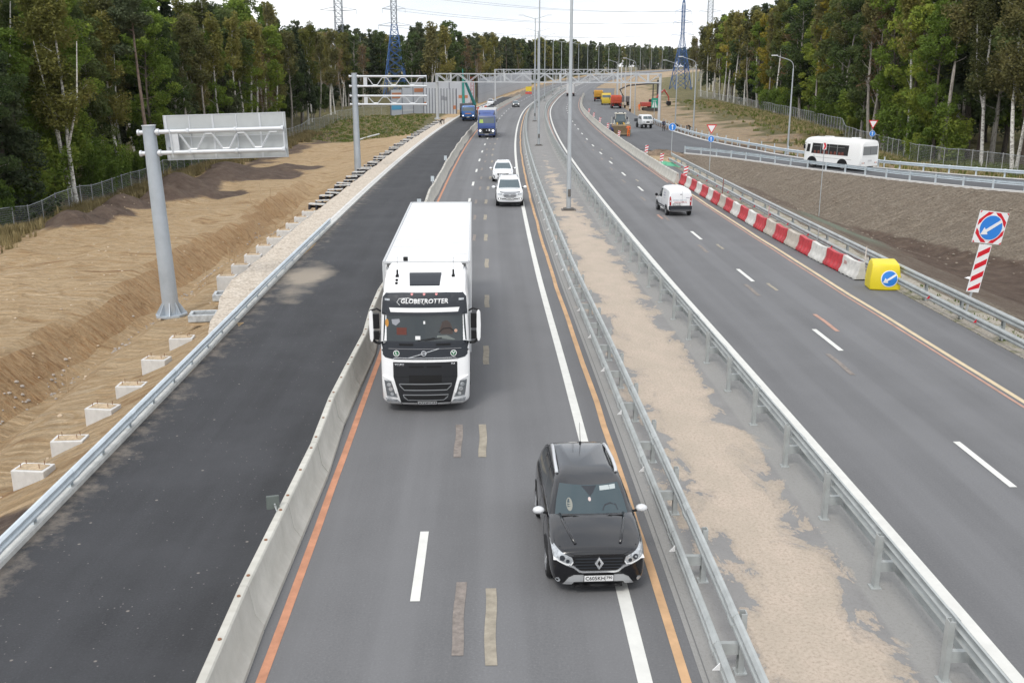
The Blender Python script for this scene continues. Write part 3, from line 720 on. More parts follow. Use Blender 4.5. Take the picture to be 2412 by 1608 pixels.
def tree_data(kind, seed, H, lod=1.0, leaf=.16):
    """returns (wood MB, leaf verts, leaf faces)"""
    rnd = random.Random(seed); m = MB(); vs, fs = [], []
    lean = (rnd.uniform(-.04, .04) * H, rnd.uniform(-.04, .04) * H); ph = rnd.uniform(0, 6)
    def axis(t): return Vector((lean[0] * t**1.5 + .012 * H * sin(t * 6 + ph), lean[1] * t**1.5 + .012 * H * cos(t * 5 + ph), t * H))
    r0 = {'birch': .011, 'slim': .0105, 'bare': .011, 'spruce': .013, 'pine': .012, 'leafy': .012, 'thicket': .008}[kind] * H
    if kind != 'thicket':
        m.tube([axis(k / 9) for k in range(10)], r0, 7, r0 * .18)
    def limb(t, ang, ln, rise, r):
        a = axis(t); pts = [a]; d = Vector((cos(ang), sin(ang), rise)).normalized()
        for k in range(1, 5): pts.append(a + d * ln * k / 4 + Vector((0, 0, (-.06 if kind in ('birch',) else .03) * ln * (k / 4)**2)) + Vector((rnd.uniform(-1, 1), rnd.uniform(-1, 1), rnd.uniform(-1, 1))) * .04 * ln)
        m.tube(pts, r, 4, r * .25); return pts
    n = lambda q: max(3, int(q * lod))
    if kind == 'slim':
        for k in range(20):
            t = rnd.uniform(.58, .98); ang = rnd.uniform(0, 2*pi); ln = H * .12 * (1.2 - t) ** .5 * rnd.uniform(.6, 1.25)
            pts = limb(t, ang, ln, rnd.uniform(.6, 1.5), r0 * .25)
            for q in (pts[2], pts[3], pts[4]): add_leaves(vs, fs, rnd, q, H * .036, n(50), leaf * .9, droop=H * .04)
        for k in range(5): limb(rnd.uniform(.3, .6), rnd.uniform(0, 6.3), H * .07, rnd.uniform(.5, 1.5), r0 * .15)
    if kind == 'birch':
        if rnd.random() < .6:
            a = axis(.3); m.tube([a, a + Vector((.06 * H * cos(ph), .06 * H * sin(ph), .2 * H)), a + Vector((.09 * H * cos(ph), .09 * H * sin(ph), .48 * H))], r0 * .6, 5, r0 * .15)
        for k in range(26):
            t = rnd.uniform(.38, .98); ang = rnd.uniform(0, 2*pi); ln = H * .155 * (1.15 - t) ** .55 * rnd.uniform(.6, 1.25)
            pts = limb(t, ang, ln, rnd.uniform(.6, 1.5), r0 * .22)
            for q in (pts[2], pts[3], pts[4]): add_leaves(vs, fs, rnd, q, H * .042, n(62), leaf * .9, droop=H * .05)
        for t in (.9, .97): add_leaves(vs, fs, rnd, axis(t), H * .04, n(80), leaf)
    elif kind == 'bare':
        for k in range(34):
            t = rnd.uniform(.3, .97); ang = rnd.uniform(0, 2*pi); ln = H * .2 * (1.2 - t) * rnd.uniform(.6, 1.2)
            pts = limb(t, ang, ln, rnd.uniform(.9, 2.0), r0 * .22)
            for q in range(4):
                a = pts[rnd.randint(1, 4)]; b = a + Vector((rnd.uniform(-1, 1), rnd.uniform(-1, 1), rnd.uniform(.2, 1.2))) * ln * .4
                m.tube([a, a.lerp(b, .5) + Vector((0, 0, .1)), b], r0 * .07, 3, r0 * .02)
                add_leaves(vs, fs, rnd, b, H * .03, n(16), leaf * .8)
    elif kind == 'spruce':
        tiers = int(H * 1.7); b0 = rnd.choice((.06, .12, .3))
        for k in range(tiers):
            t = b0 + (1 - b0) * (k + .5) / tiers; rad = H * .15 * ((1 - t) / (1 - b0)) ** .75 * rnd.uniform(.75, 1.15) + .15
            nb = 6 if t < .8 else 4
            for j in range(nb):
                ang = rnd.uniform(0, 2*pi); a = axis(t); tip = a + Vector((cos(ang) * rad, sin(ang) * rad, -rad * rnd.uniform(.15, .5)))
                if k % 2 == 0 and rad > .8: m.tube([a, a.lerp(tip, .5) + Vector((0, 0, .05)), tip], r0 * .12, 3, .01)
                for q in (.3, .55, .8, 1.0): add_leaves(vs, fs, rnd, a.lerp(tip, q), .16 * rad + .16, n(13 if t < .9 else 7), leaf * 1.15, droop=.25 * rad * q + .1, flat=.45)
        for k in range(6): limb(rnd.uniform(.08, max(.1, b0)), rnd.uniform(0, 6.3), H * .07, rnd.uniform(-.5, 0), r0 * .1)
    elif kind == 'pine':
        for k in range(20):
            t = rnd.uniform(.6, .99); ang = rnd.uniform(0, 2*pi); ln = H * .15 * (1.25 - t) ** .6 * rnd.uniform(.6, 1.2)
            pts = limb(t, ang, ln, rnd.uniform(0, .6), r0 * .25)
            for q in (pts[3], pts[4]): add_leaves(vs, fs, rnd, q, H * .045, n(85), leaf, flat=.6)
        for k in range(7): limb(rnd.uniform(.25, .6), rnd.uniform(0, 6.3), H * .06, rnd.uniform(-.2, .4), r0 * .12)
    elif kind == 'leafy':
        wmax = rnd.uniform(.14, .19)
        for k in range(46):
            t = rnd.uniform(.16, .97); ang = rnd.uniform(0, 2*pi); prof = sin(pi * min(1, (t - .08) / .95)) ** .6
            ln = H * wmax * prof * rnd.uniform(.55, 1.2); pts = limb(t, ang, ln, rnd.uniform(.2, .9), r0 * .25)
            add_leaves(vs, fs, rnd, pts[4], H * rnd.uniform(.035, .06), n(110), leaf, flat=.75); add_leaves(vs, fs, rnd, pts[2], H * .04, n(40), leaf, flat=.8)
        add_leaves(vs, fs, rnd, axis(.97), H * .05, n(90), leaf)
    elif kind == 'thicket':
        for k in range(9):
            ang = rnd.uniform(0, 2*pi); b = Vector((cos(ang) * .3, sin(ang) * .3, 0)); tp = Vector((cos(ang) * H * rnd.uniform(.1, .4), sin(ang) * H * rnd.uniform(.1, .4), H * rnd.uniform(.6, .98)))
            m.tube([b, b.lerp(tp, .5), tp], r0, 4, r0 * .3)
            for q in (.3, .5, .7, .88, 1): add_leaves(vs, fs, rnd, b.lerp(tp, q), H * .13, n(52), leaf * .95)
    return m, vs, fs
def leaf_mesh(name, vs, fs, material):
    me = bpy.data.meshes.new(name); me.from_pydata(vs, [], fs); me.materials.append(material); me.update(); return me
PROTO = {}
SPECIES = {  # name: kind, leaf material, bark, leaf size
 'birch_tree': ('birch', 'birch', B_BIRCH), 'bare_tree': ('bare', 'brown', B_PALE), 'spruce_tree': ('spruce', 'spruce', B_DARK), 'pine_tree': ('pine', 'pine', B_PINE),
 'broadleaf_tree': ('leafy', 'green', B_DARK), 'alder_tree': ('leafy', 'dark', B_PALE), 'aspen_tree': ('leafy', 'yellow', B_PALE), 'old_birch_tree': ('birch', 'olive', B_BIRCH), 'shrub': ('thicket', 'green', B_DARK)}
SPECIES.update({'slender_birch_tree': ('slim', 'birch', B_BIRCH), 'slender_pale_tree': ('slim', 'olive', B_PALE)})
def proto(sp, var, lod):
    k = (sp, var, lod)
    if k in PROTO: return PROTO[k]
    kind, lf, bk = SPECIES[sp]; H = {'thicket': 4.5}.get(kind, 20); leaf = {0: .165, 1: .24, 2: .36}[lod]; ld = {0: 2.3, 1: 1.1, 2: .5}[lod]
    if kind == 'thicket': leaf *= .8; ld *= .8
    m, vs, fs = tree_data(kind, hash((len(sp) * 7 + ord(sp[0]), var)) % 9999, H, ld, leaf)
    wood_me = m.build('trunk', bk, smooth=60, fix=False); wm = wood_me.data; bpy.data.objects.remove(wood_me)
    PROTO[k] = (wm, leaf_mesh('crown', vs, fs, LM[lf]), H); return PROTO[k]
def plant(sp, x, y, H, label, group, var=None, lod=None, lean=(0, 0), rnd=random, z=None):
    if var is None: var = rnd.randint(0, 2)
    d = math.hypot(x, y)
    if lod is None: lod = 0 if d < 125 else 1 if d < 260 else 2
    wm, lm, H0 = proto(sp, var, lod)
    e = empty(sp, (x, y, (gz(x, y) if z is None else z) - .1), rnd.uniform(0, 6.28), label, 'shrub' if sp == 'shrub' else 'tree', group)
    s = H / H0; wd = s * rnd.uniform(.9, 1.12); e.scale = (wd, wd, s)
    e.rotation_euler = (lean[0], lean[1], e.rotation_euler[2])
    for n_, me in (('trunk', wm), ('crown', lm)):
        o = bpy.data.objects.new(n_, me); COL.objects.link(o); o.parent = e
    return e
rt = random.Random(11)
SN = {'birch_tree': 'white-trunked birch', 'bare_tree': 'half-bare brownish tree', 'spruce_tree': 'dark pointed spruce', 'pine_tree': 'tall bare-stemmed pine', 'broadleaf_tree': 'bright green leafy tree',
      'alder_tree': 'dark green leafy tree', 'aspen_tree': 'yellowing leafy tree', 'old_birch_tree': 'thin olive-brown birch', 'shrub': 'leafy green bush'}
def wood_row(zone, pts, weights, Hr, lod=None):
    names = list(weights); wts = list(weights.values())
    for (x, y) in pts:
        sp = rt.choices(names, wts)[0]; H = rt.uniform(*Hr) * (.9 if sp == 'bare_tree' else 1)
        plant(sp, x, y, H, SN[sp] + ' ' + zone, SN[sp] + ' group ' + zone, rnd=rt, lod=lod)
def vis(x, y, m=6):   # roughly inside the frame
    return y > 20 and abs(x) < .512 * y + m
# --- left wood
LW = {'alder_tree': 3.5, 'broadleaf_tree': 3, 'spruce_tree': 2.2, 'birch_tree': 2.2, 'old_birch_tree': 1.4, 'bare_tree': .4}
pts = []
for row, (dx, st) in enumerate(((-41.5, 5.0), (-46, 5.5), (-51, 7), (-58, 10))):
    y = 72 + row * 3
    while y < 215:
        x = dx + rt.uniform(-1.4, 1.4); yy = y + rt.uniform(-1.5, 1.5)
        if vis(x, yy, 7): pts.append((row, x, yy))
        y += st * (1 + max(0, (y - 130)) / 160)
front = [(x, y) for r, x, y in pts if r == 0]; back = [(x, y) for r, x, y in pts if r]
wood_row('at the edge of the left wood', front, {'alder_tree': 3, 'broadleaf_tree': 3.5, 'birch_tree': 1.5, 'old_birch_tree': 1.2, 'spruce_tree': 1, 'bare_tree': .4}, (15, 20))
wood_row('deep inside the left wood', back, LW, (19, 23.5))
# named trees that stand out in the left wood
plant('birch_tree', -39.6, 91, 19, 'pale birch with three white leaning stems, leftmost birch beside the mesh fence', None, 0, 0, (.03, .12), rt)
plant('birch_tree', -38.9, 90, 18.5, 'slim white birch stem right behind the many-stemmed pale birch on the left', None, 1, 0, (.02, -.05), rt)
plant('pine_tree', -38.0, 105, 21, 'tall conifer with long bare straight trunk behind the left end of the big sign board', None, 1, 0, (.02, -.07), rt)
for px, H, sp in [(455, 18, 'slender_pale_tree'), (505, 17, 'slender_pale_tree'), (540, 18.5, 'slender_birch_tree'), (575, 19, 'slender_birch_tree'), (592, 18, 'slender_birch_tree'), (612, 19, 'slender_birch_tree'), (628, 17.5, 'slender_birch_tree'), (650, 18.5, 'slender_birch_tree'),
                  (668, 17, 'slender_birch_tree'), (700, 17.5, 'slender_pale_tree'), (735, 18, 'slender_birch_tree'), (770, 17, 'slender_pale_tree'), (800, 17, 'slender_birch_tree')]:
    y = 2358 * 40.2 / (1206 - px); plant(sp, -40.2 + rt.uniform(-.5, .3), y, H, 'slim %s-stemmed birch just behind the left mesh fence' % ('white' if 'birch' in sp else 'grey'), 'slim birches behind the left fence', lean=(0, rt.uniform(-.07, .05)), rnd=rt)
# --- beyond: behind the left noise wall and round the left pylon
pts = [(rt.uniform(-66, -44), rt.uniform(215, 300)) for _ in range(26)] + [(rt.uniform(-44, -38), y) for y in (218, 232, 247, 262, 276)]
wood_row('behind the orange and blue noise wall', pts, {'bare_tree': 3, 'birch_tree': 2, 'old_birch_tree': 2, 'spruce_tree': 1, 'alder_tree': 1}, (16, 20))
pts = [(rt.uniform(-75, -22), rt.uniform(352, 385)) for _ in range(20)]
wood_row('behind the left blue pylon', pts, {'pine_tree': 2, 'spruce_tree': 2.2, 'birch_tree': 2, 'alder_tree': 1.4, 'aspen_tree': .5}, (18, 23))
pts = []
y = 262
while y < 500:
    for o in (-25.5, -33, -42):
        p = R(y + rt.uniform(-3, 3), o + rt.uniform(-2, 2))
        if math.hypot(p.x + 37, p.y - 330) > 12 and not (p.y < 335 and p.x < -28): pts.append((p.x, p.y))
    y += 8.5
wood_row('beyond the grey curved noise wall', pts, {'pine_tree': 3, 'spruce_tree': 3, 'birch_tree': 2.4, 'old_birch_tree': 2, 'alder_tree': 1.6, 'bare_tree': .8}, (17.5, 21.5))
# --- right wood
def rline(y):      # x of the right-hand fence
    P = [(60, 66), (90, 52), (115, 45.5), (157, 50), (200, 54.5), (253, 57.5), (330, 60)]
    for (a, xa), (b, xb) in zip(P, P[1:]):
        if y <= b: return xa + (xb - xa) * (y - a) / (b - a)
    return 60
pts = []
for row, (dx, st) in enumerate(((2.2, 6.2), (7, 6.5), (12.5, 8), (20, 11))):
    y = 84 + row * 2.5
    while y < 335:
        x = rline(y) + dx + rt.uniform(-1.2, 1.6); yy = y + rt.uniform(-1.5, 1.5)
        if vis(x, yy, 8): pts.append((row, x, yy))
        y += st * (1 + max(0, (y - 150)) / 170)
wood_row('at the edge of the right wood', [(x, y) for r, x, y in pts if r == 0], {'aspen_tree': 2.2, 'broadleaf_tree': 4, 'old_birch_tree': 1.5, 'birch_tree': 1.2, 'alder_tree': 2, 'bare_tree': .5}, (17, 24))
wood_row('deep inside the right wood', [(x, y) for r, x, y in pts if r], {'pine_tree': 1.6, 'spruce_tree': 4, 'broadleaf_tree': 1.6, 'old_birch_tree': 1.6, 'bare_tree': .7, 'alder_tree': 3}, (23, 28))
for px, sp in [(1652, 'b'), (1668, 'p'), (1690, 'b'), (1702, 'b'), (1716, 'b'), (1745, 'p'), (1765, 'b'), (1790, 'p'), (1812, 'b'), (1845, 'p'), (1905, 'p'), (1960, 'p'), (2030, 'p'), (2062, 'p'), (2120, 'b'), (2195, 'p')]:
    y = 200
    for _ in range(12): y = 2358 * (rline(y) + 1.2) / (px - 1206)
    plant('slender_birch_tree' if sp == 'b' else 'slender_pale_tree', rline(y) + 1.2, y, rt.uniform(20, 25), 'slim %s-stemmed tree just behind the right wire fence' % ('white' if sp == 'b' else 'grey'), 'slim trees behind the right fence', lean=(0, rt.uniform(-.03, .08)), rnd=rt)
plant('bare_tree', 52.5, 98, 17, 'leaning bare grey trunk slanting over the right end of the ramp rail', None, 2, 0, (.0, -.5), rt)
plant('old_birch_tree', 50.5, 102, 22, 'tall curved pale trunk to the right of the bus', None, 0, 0, (.02, .10), rt)
plant('pine_tree', 56, 112, 25, 'tall bare brownish trunk near the top right corner', None, 0, 0, (.0, .05), rt)
pts = [(rt.uniform(74, 100), rt.uniform(415, 470)) for _ in range(14)] + [(rt.uniform(72, 80), rt.uniform(345, 400)) for _ in range(6)]
wood_row('around the right blue pylon', pts, {'old_birch_tree': 2, 'spruce_tree': 1, 'bare_tree': 1, 'broadleaf_tree': 2}, (17, 22))
# --- bushes at the foot of both woods
for k in range(46):
    y = rt.uniform(74, 170); x = -40.2 + rt.uniform(-2.2, .6)
    if vis(x, y, 5): plant('shrub', x, y, rt.uniform(2.5, 6), 'leafy green bush at the foot of the left wood', 'bushes at the foot of the left wood', rnd=rt)
for k in range(52):
    y = rt.uniform(84, 240); x = rline(y) + rt.uniform(.3, 4)
    if vis(x, y, 5): plant('shrub', x, y, rt.uniform(2.5, 6.5), 'leafy green bush at the foot of the right wood', 'bushes at the foot of the right wood', rnd=rt)
# --- masses nobody could count: far wood along the road, and the depth of the near woods
def woodland(name, spots, mats_, label, lod=.16, leaf=.55):
    V = {k: ([], []) for k in mats_}; wood_ = MB()
    for (x, y, H) in spots:
        k = rt.choice(mats_); kind = {'spruce': 'spruce', 'pine': 'pine', 'birch': 'birch', 'dark': 'leafy', 'olive': 'birch', 'green': 'leafy'}[k]
        m, vs, fs = tree_data(kind, rt.randint(0, 9999), H, lod, leaf)
        z = gz(x, y); A, B = V[k]; o = len(A); A += [(a + x, b + y, c + z) for a, b, c in vs]; B += [tuple(i + o for i in f) for f in fs]
        wood_.cyl((x, y, z - .3), (x + rt.uniform(-.5, .5), y, z + H * .9), .17, .05, 5)
    allv, allf, mi = [], [], []
    for n_, k in enumerate(mats_):
        o = len(allv); allv += V[k][0]; allf += [tuple(i + o for i in f) for f in V[k][1]]; mi += [n_] * len(V[k][1])
    o = len(allv); allv += wood_.v; allf += [tuple(i + o for i in f) for f in wood_.f]; mi += [len(mats_)] * len(wood_.f)
    me = bpy.data.meshes.new(name); me.from_pydata(allv, [], allf)
    for k in mats_: me.materials.append(LM[k])
    me.materials.append(B_PALE); me.polygons.foreach_set('material_index', mi); me.update()
    ob = bpy.data.objects.new(name, me); COL.objects.link(ob); meta(ob, label, 'woodland', kind='stuff')
spots = []; y = 505
while y < 1150:
    for o in (-24, -31, -40):
        p = R(y + rt.uniform(-4, 4), o + rt.uniform(-3, 3)); spots.append((p.x, p.y, rt.uniform(17, 22.5)))
    y += 5.5 + (y - 500) * .008
for k in range(70): p = R(rt.uniform(1050, 1400), rt.uniform(-60, 60)); spots.append((p.x, p.y, rt.uniform(17, 22)))
woodland('far_woodland', spots, ['spruce', 'pine', 'birch', 'dark'], 'dark green far-off wood along the left side of the distant road', .2, .6)
spots = [(rt.uniform(-.58 * y - 8, -60), y, rt.uniform(19, 23)) for y in [rt.uniform(118, 300) for _ in range(90)]]
spots += [(x, y, rt.uniform(17, 22)) for x, y in [(rt.uniform(-110, -28), rt.uniform(290, 430)) for _ in range(130)] if math.hypot(x + 37, y - 330) > 14 and not (x > -46 and y < 350)]
spots += [(rt.uniform(-78, -58), y, rt.uniform(16, 20)) for y in [rt.uniform(200, 300) for _ in range(40)]]
spots += [(x, y, rt.uniform(4, 7)) for x, y in [(rt.uniform(-70, -40.5), rt.uniform(90, 300)) for _ in range(120)]]
woodland('left_woodland', spots, ['spruce', 'dark', 'pine'], 'dark depth of the wood on the left', .3, .45)
spots = [(rline(y) + rt.uniform(26, 60), y, rt.uniform(23, 28)) for y in [rt.uniform(95, 330) for _ in range(150)]]
spots += [(rt.uniform(100, 260), rt.uniform(340, 560), rt.uniform(19, 24)) for _ in range(70)]
woodland('right_woodland', spots, ['spruce', 'dark', 'green'], 'dark depth of the wood on the right', .3, .45)

# --- grass: tufts along the fences and on the banks
def tufts(name, label, spots, material, hmin, hmax, blades=9):
    vs, fs = [], []
    for x, y in spots:
        z = gz(x, y)
        for b in range(blades):
            a = rt.uniform(0, 6.28); h = rt.uniform(hmin, hmax); w_ = .035 + .0006 * y; px, py = x + rt.uniform(-.25, .25), y + rt.uniform(-.25, .25); q = rt.uniform(.1, .5) * h
            o = len(vs); vs += [(px - w_*sin(a), py + w_*cos(a), z - .03), (px + w_*sin(a), py - w_*cos(a), z - .03), (px + q*cos(a), py + q*sin(a), z + h)]; fs.append((o, o+1, o+2))
    o = bpy.data.objects.new(name, leaf_mesh(name, vs, fs, material)); COL.objects.link(o); meta(o, label, 'grass', kind='stuff')
dry = leaf_mat('dry_grass', [(.25, (.16, .12, .055)), (.5, (.36, .27, .14)), (.75, (.48, .38, .21))], gain=1); fresh = leaf_mat('fresh_grass', [(.25, (.06, .09, .02)), (.5, (.11, .14, .035)), (.75, (.2, .2, .06))], gain=1.1)
S1 = [(-37.4 + rt.gauss(0, 1.1), rt.uniform(66, 185)) for _ in range(5200)]
tufts('dry_grass', 'dry straw-coloured grass along the foot of the left mesh fence', S1, dry, .3, .9)
S2 = [(rt.uniform(-36, -17), rt.uniform(172, 222)) for _ in range(2600)]
tufts('bank_grass', 'rough green and straw grass on the bank below the noise wall', S2[:1300], fresh, .08, .3, 6); tufts('bank_grass', 'tall straw grass on the bank below the noise wall', S2[1300:1700], dry, .1, .4, 6)
S3 = [];
while len(S3) < 3600:
    y = rt.uniform(96, 300); x = rline(y) - abs(rt.gauss(0, 4.2))
    if x - R(y, 0).x > 26 and seg_dist(x, y, ROUT) < -4: S3.append((x, y))
tufts('verge_grass', 'brownish dry grass on the verge in front of the right wire fence', S3[:1900], dry, .2, .6, 7); tufts('verge_grass', 'green grass patches on the verge in front of the right wire fence', S3[1900:], fresh, .2, .55, 7)
S4 = [(rline(y) + rt.uniform(0, 5), y) for y in [rt.uniform(80, 130) for _ in range(900)]]
tufts('forest_grass', 'green undergrowth grass at the edge of the right wood behind the bus', S4, fresh, .3, .8, 7)
S5 = [(R(y, 13.4 + rt.uniform(-.3, 1.0)).x, y) for y in [rt.uniform(24, 44) for _ in range(90)]]
tufts('weed_grass', 'sparse weeds in the gravel under the right guard rail', S5, fresh, .06, .2, 6)
# ================================================================ VEHICLES
def bvh_of(*objs):
    vs, fs = [], []
    for o in objs:
        k = len(vs); vs += [o.matrix_local @ v.co for v in o.data.vertices]; fs += [[i + k for i in p.vertices] for p in o.data.polygons]
    return BVHTree.FromPolygons(vs, fs)
AX = {'front': lambda a, b: ((-a, 60, b), (0, -1, 0)), 'back': lambda a, b: ((a, -60, b), (0, 1, 0)), 'right': lambda a, b: ((60, a, b), (-1, 0, 0)),
      'left': lambda a, b: ((-60, -a, b), (1, 0, 0)), 'top': lambda a, b: ((a, b, 60), (0, 0, -1))}
def decal_mesh(bvh, bm, axis, off, skirt=.015, maxe=.12):
    for _ in range(4):
        es = [e for e in bm.edges if e.calc_length() > maxe]
        if not es: break
        bmesh.ops.subdivide_edges(bm, edges=es, cuts=1, use_grid_fill=False); bmesh.ops.triangulate(bm, faces=bm.faces[:])
    hit = {}; dep = []
    for v in bm.verts:
        o, d = AX[axis](v.co.x, v.co.y); h = bvh.ray_cast(Vector(o), Vector(d))
        hit[v] = h
        if h[0] is not None: dep.append((h[0] - Vector(o)).dot(Vector(d)))
    avg = sorted(dep)[len(dep)//2] if dep else 60
    for v in bm.verts:
        o, d = AX[axis](v.co.x, v.co.y); o, d = Vector(o), Vector(d); h = hit[v]
        v.co = (h[0] if h[0] is not None else o + d * avg) - d * off
    bd = [e for e in bm.edges if len(e.link_faces) == 1]
    r = bmesh.ops.extrude_edge_only(bm, edges=bd); d = Vector(AX[axis](0, 0)[1])
    for g in r['geom']:
        if isinstance(g, bmesh.types.BMVert): g.co += d * (off + skirt)
    bmesh.ops.recalc_face_normals(bm, faces=bm.faces[:])
def decal(name, bvh, outline, axis, material, parent, off=.006, maxe=.12, holes=None, skirt=.015):
    bm = bmesh.new(); vs = [bm.verts.new((a, b, 0)) for a, b in outline]; bm.faces.new(vs); bmesh.ops.triangulate(bm, faces=bm.faces[:])
    decal_mesh(bvh, bm, axis, off, skirt, maxe)
    me = bpy.data.meshes.new(name); bm.to_mesh(me); bm.free(); me.materials.append(material)
    o = bpy.data.objects.new(name, me); COL.objects.link(o); o.parent = parent; return o
def rect(a0, b0, a1, b1): return [(a0, b0), (a1, b0), (a1, b1), (a0, b1)]
def circ(a, b, r, n=20, ry=None): return [(a + r * cos(2*pi*i/n), b + (ry or r) * sin(2*pi*i/n)) for i in range(n)]
def mirr(o): return [(-a, b) for a, b in o][::-1]
def strip_outline(pts, w_):
    up, dn = [], []
    for i, p in enumerate(pts):
        a = pts[max(i-1, 0)]; b = pts[min(i+1, len(pts)-1)]; d = math.hypot(b[0]-a[0], b[1]-a[1]); nx, ny = -(b[1]-a[1])/d*w_/2, (b[0]-a[0])/d*w_/2
        up.append((p[0]+nx, p[1]+ny)); dn.append((p[0]-nx, p[1]-ny))
    return up + dn[::-1]
def text_bm(s, size, bold=.0, width=None, shear=0):
    c = bpy.data.curves.new('txt', 'FONT'); c.body = s; c.size = size; c.align_x = 'CENTER'; c.align_y = 'CENTER'; c.offset = bold * size; c.shear = shear; c.resolution_u = 2
    t = bpy.data.objects.new('txt', c); COL.objects.link(t); dg = bpy.context.evaluated_depsgraph_get(); me = bpy.data.meshes.new_from_object(t.evaluated_get(dg)); bpy.data.objects.remove(t)
    bm = bmesh.new(); bm.from_mesh(me)
    if width and len(bm.verts):
        xs = [v.co.x for v in bm.verts]; k = width / (max(xs) - min(xs))
        for v in bm.verts: v.co.x *= k
    bmesh.ops.remove_doubles(bm, verts=bm.verts[:], dist=1e-5)
    return bm
def text_decal(name, bvh, s, a, b, size, axis, material, parent, off=.012, width=None, bold=.02, shear=0):
    bm = text_bm(s, size, bold, width, shear)
    for v in bm.verts: v.co.x += a; v.co.y += b
    decal_mesh(bvh, bm, axis, off, .004, 9)
    me = bpy.data.meshes.new(name); bm.to_mesh(me); bm.free(); me.materials.append(material)
    o = bpy.data.objects.new(name, me); COL.objects.link(o); o.parent = parent; return o
def wheel(parent, x, y, r, wd=.22, rimcol=None, name='wheel'):
    s = 1 if x > 0 else -1; m = MB(); n = 22
    prof = [(-wd/2, r*.62), (-wd/2, r*.93), (-wd/2 + .03, r), (wd/2 - .03, r), (wd/2, r*.93), (wd/2, r*.62)]
    rings = [[(x + a, y + q * cos(2*pi*i/n), r + q * sin(2*pi*i/n)) for i in range(n)] for a, q in prof]; m.loft(rings, caps=True)
    t = m.build(name, rubber, parent, smooth=40)
    m = MB(); xo = x + s * (wd/2 + .004); m.cyl((x - s*.02, y, r), (xo - s*.035, y, r), r*.6, n=n); m.cyl((x, y, r), (xo + s*.005, y, r), r*.17, n=10)
    for k in range(5):
        t_ = 2*pi*k/5; m.cyl((xo - s*.02, y + r*.1*cos(t_), r + r*.1*sin(t_)), (xo - s*.02, y + r*.58*cos(t_), r + r*.58*sin(t_)), r*.09, r*.06, 6)
    rings = [[(xo - s*d, y + q * cos(2*pi*i/n), r + q * sin(2*pi*i/n)) for i in range(n)] for d, q in ((.03, r*.56), (.0, r*.58), (.0, r*.63), (.03, r*.64))]; m.loft(rings, caps=False)
    m.build('rim', rimcol or mat('rim_alloy', (.42, .43, .45), .35, .6), t, smooth=40); return t
def place(e, x, y, dirx=None, z=0, diry=None):
    """turn local +Y to the world direction (dirx, diry)"""
    e.location = (x, y, z); e.rotation_euler = (0, 0, atan2(-dirx, diry)); return e

def car_body(e, S, paint, seg=None):
    L_, hw, zb, belt, hood, hf = S['L'], S['hw'], S.get('zb', .24), S['belt'], S['hood'], S['hoodf']
    F = L_ / 2; wb = S['wsb']
    st = [(F, zb + .08, hf - .14, hw * .80), (F - .05, zb, hf - .03, hw * .91), (F - .2, zb, hf, hw * .97), (F - .55, zb, hf + (hood - hf) * .55, hw), (F - .9, zb, hf + (hood - hf) * .85, hw),
          (wb, zb, hood, hw), (wb - .35, zb, belt, hw), (0, zb, belt, hw), (-F + .6, zb, belt + .03, hw), (-F + .15, zb + .02, belt + .03, hw * .96), (-F + .02, zb + .08, belt - .02, hw * .86), (-F, zb + .15, belt - .12, hw * .8)]
    rings = []
    for y, z0, z1, w_ in st:
        zm = z0 + (z1 - z0) * .5; c = .045 if y > wb - .1 else .02
        half = [(0, z0), (w_ * .8, z0), (w_ * .97, z0 + .07), (w_, zm), (w_ * .985, z1 - .16), (w_ * .93, z1 - .04), (w_ * .80, z1 + .0), (w_ * .4, z1 + c * .8), (0, z1 + c)]
        rings.append([(a, y, z) for a, z in half] + [(-a, y, z) for a, z in half[-2:0:-1]])
    m = MB(); m.loft(rings); b = m.build('body', paint, e, smooth=180, sub=2); b.data.polygons.foreach_set('use_smooth', [True]*len(b.data.polygons)); apply_mods(b)
    return b
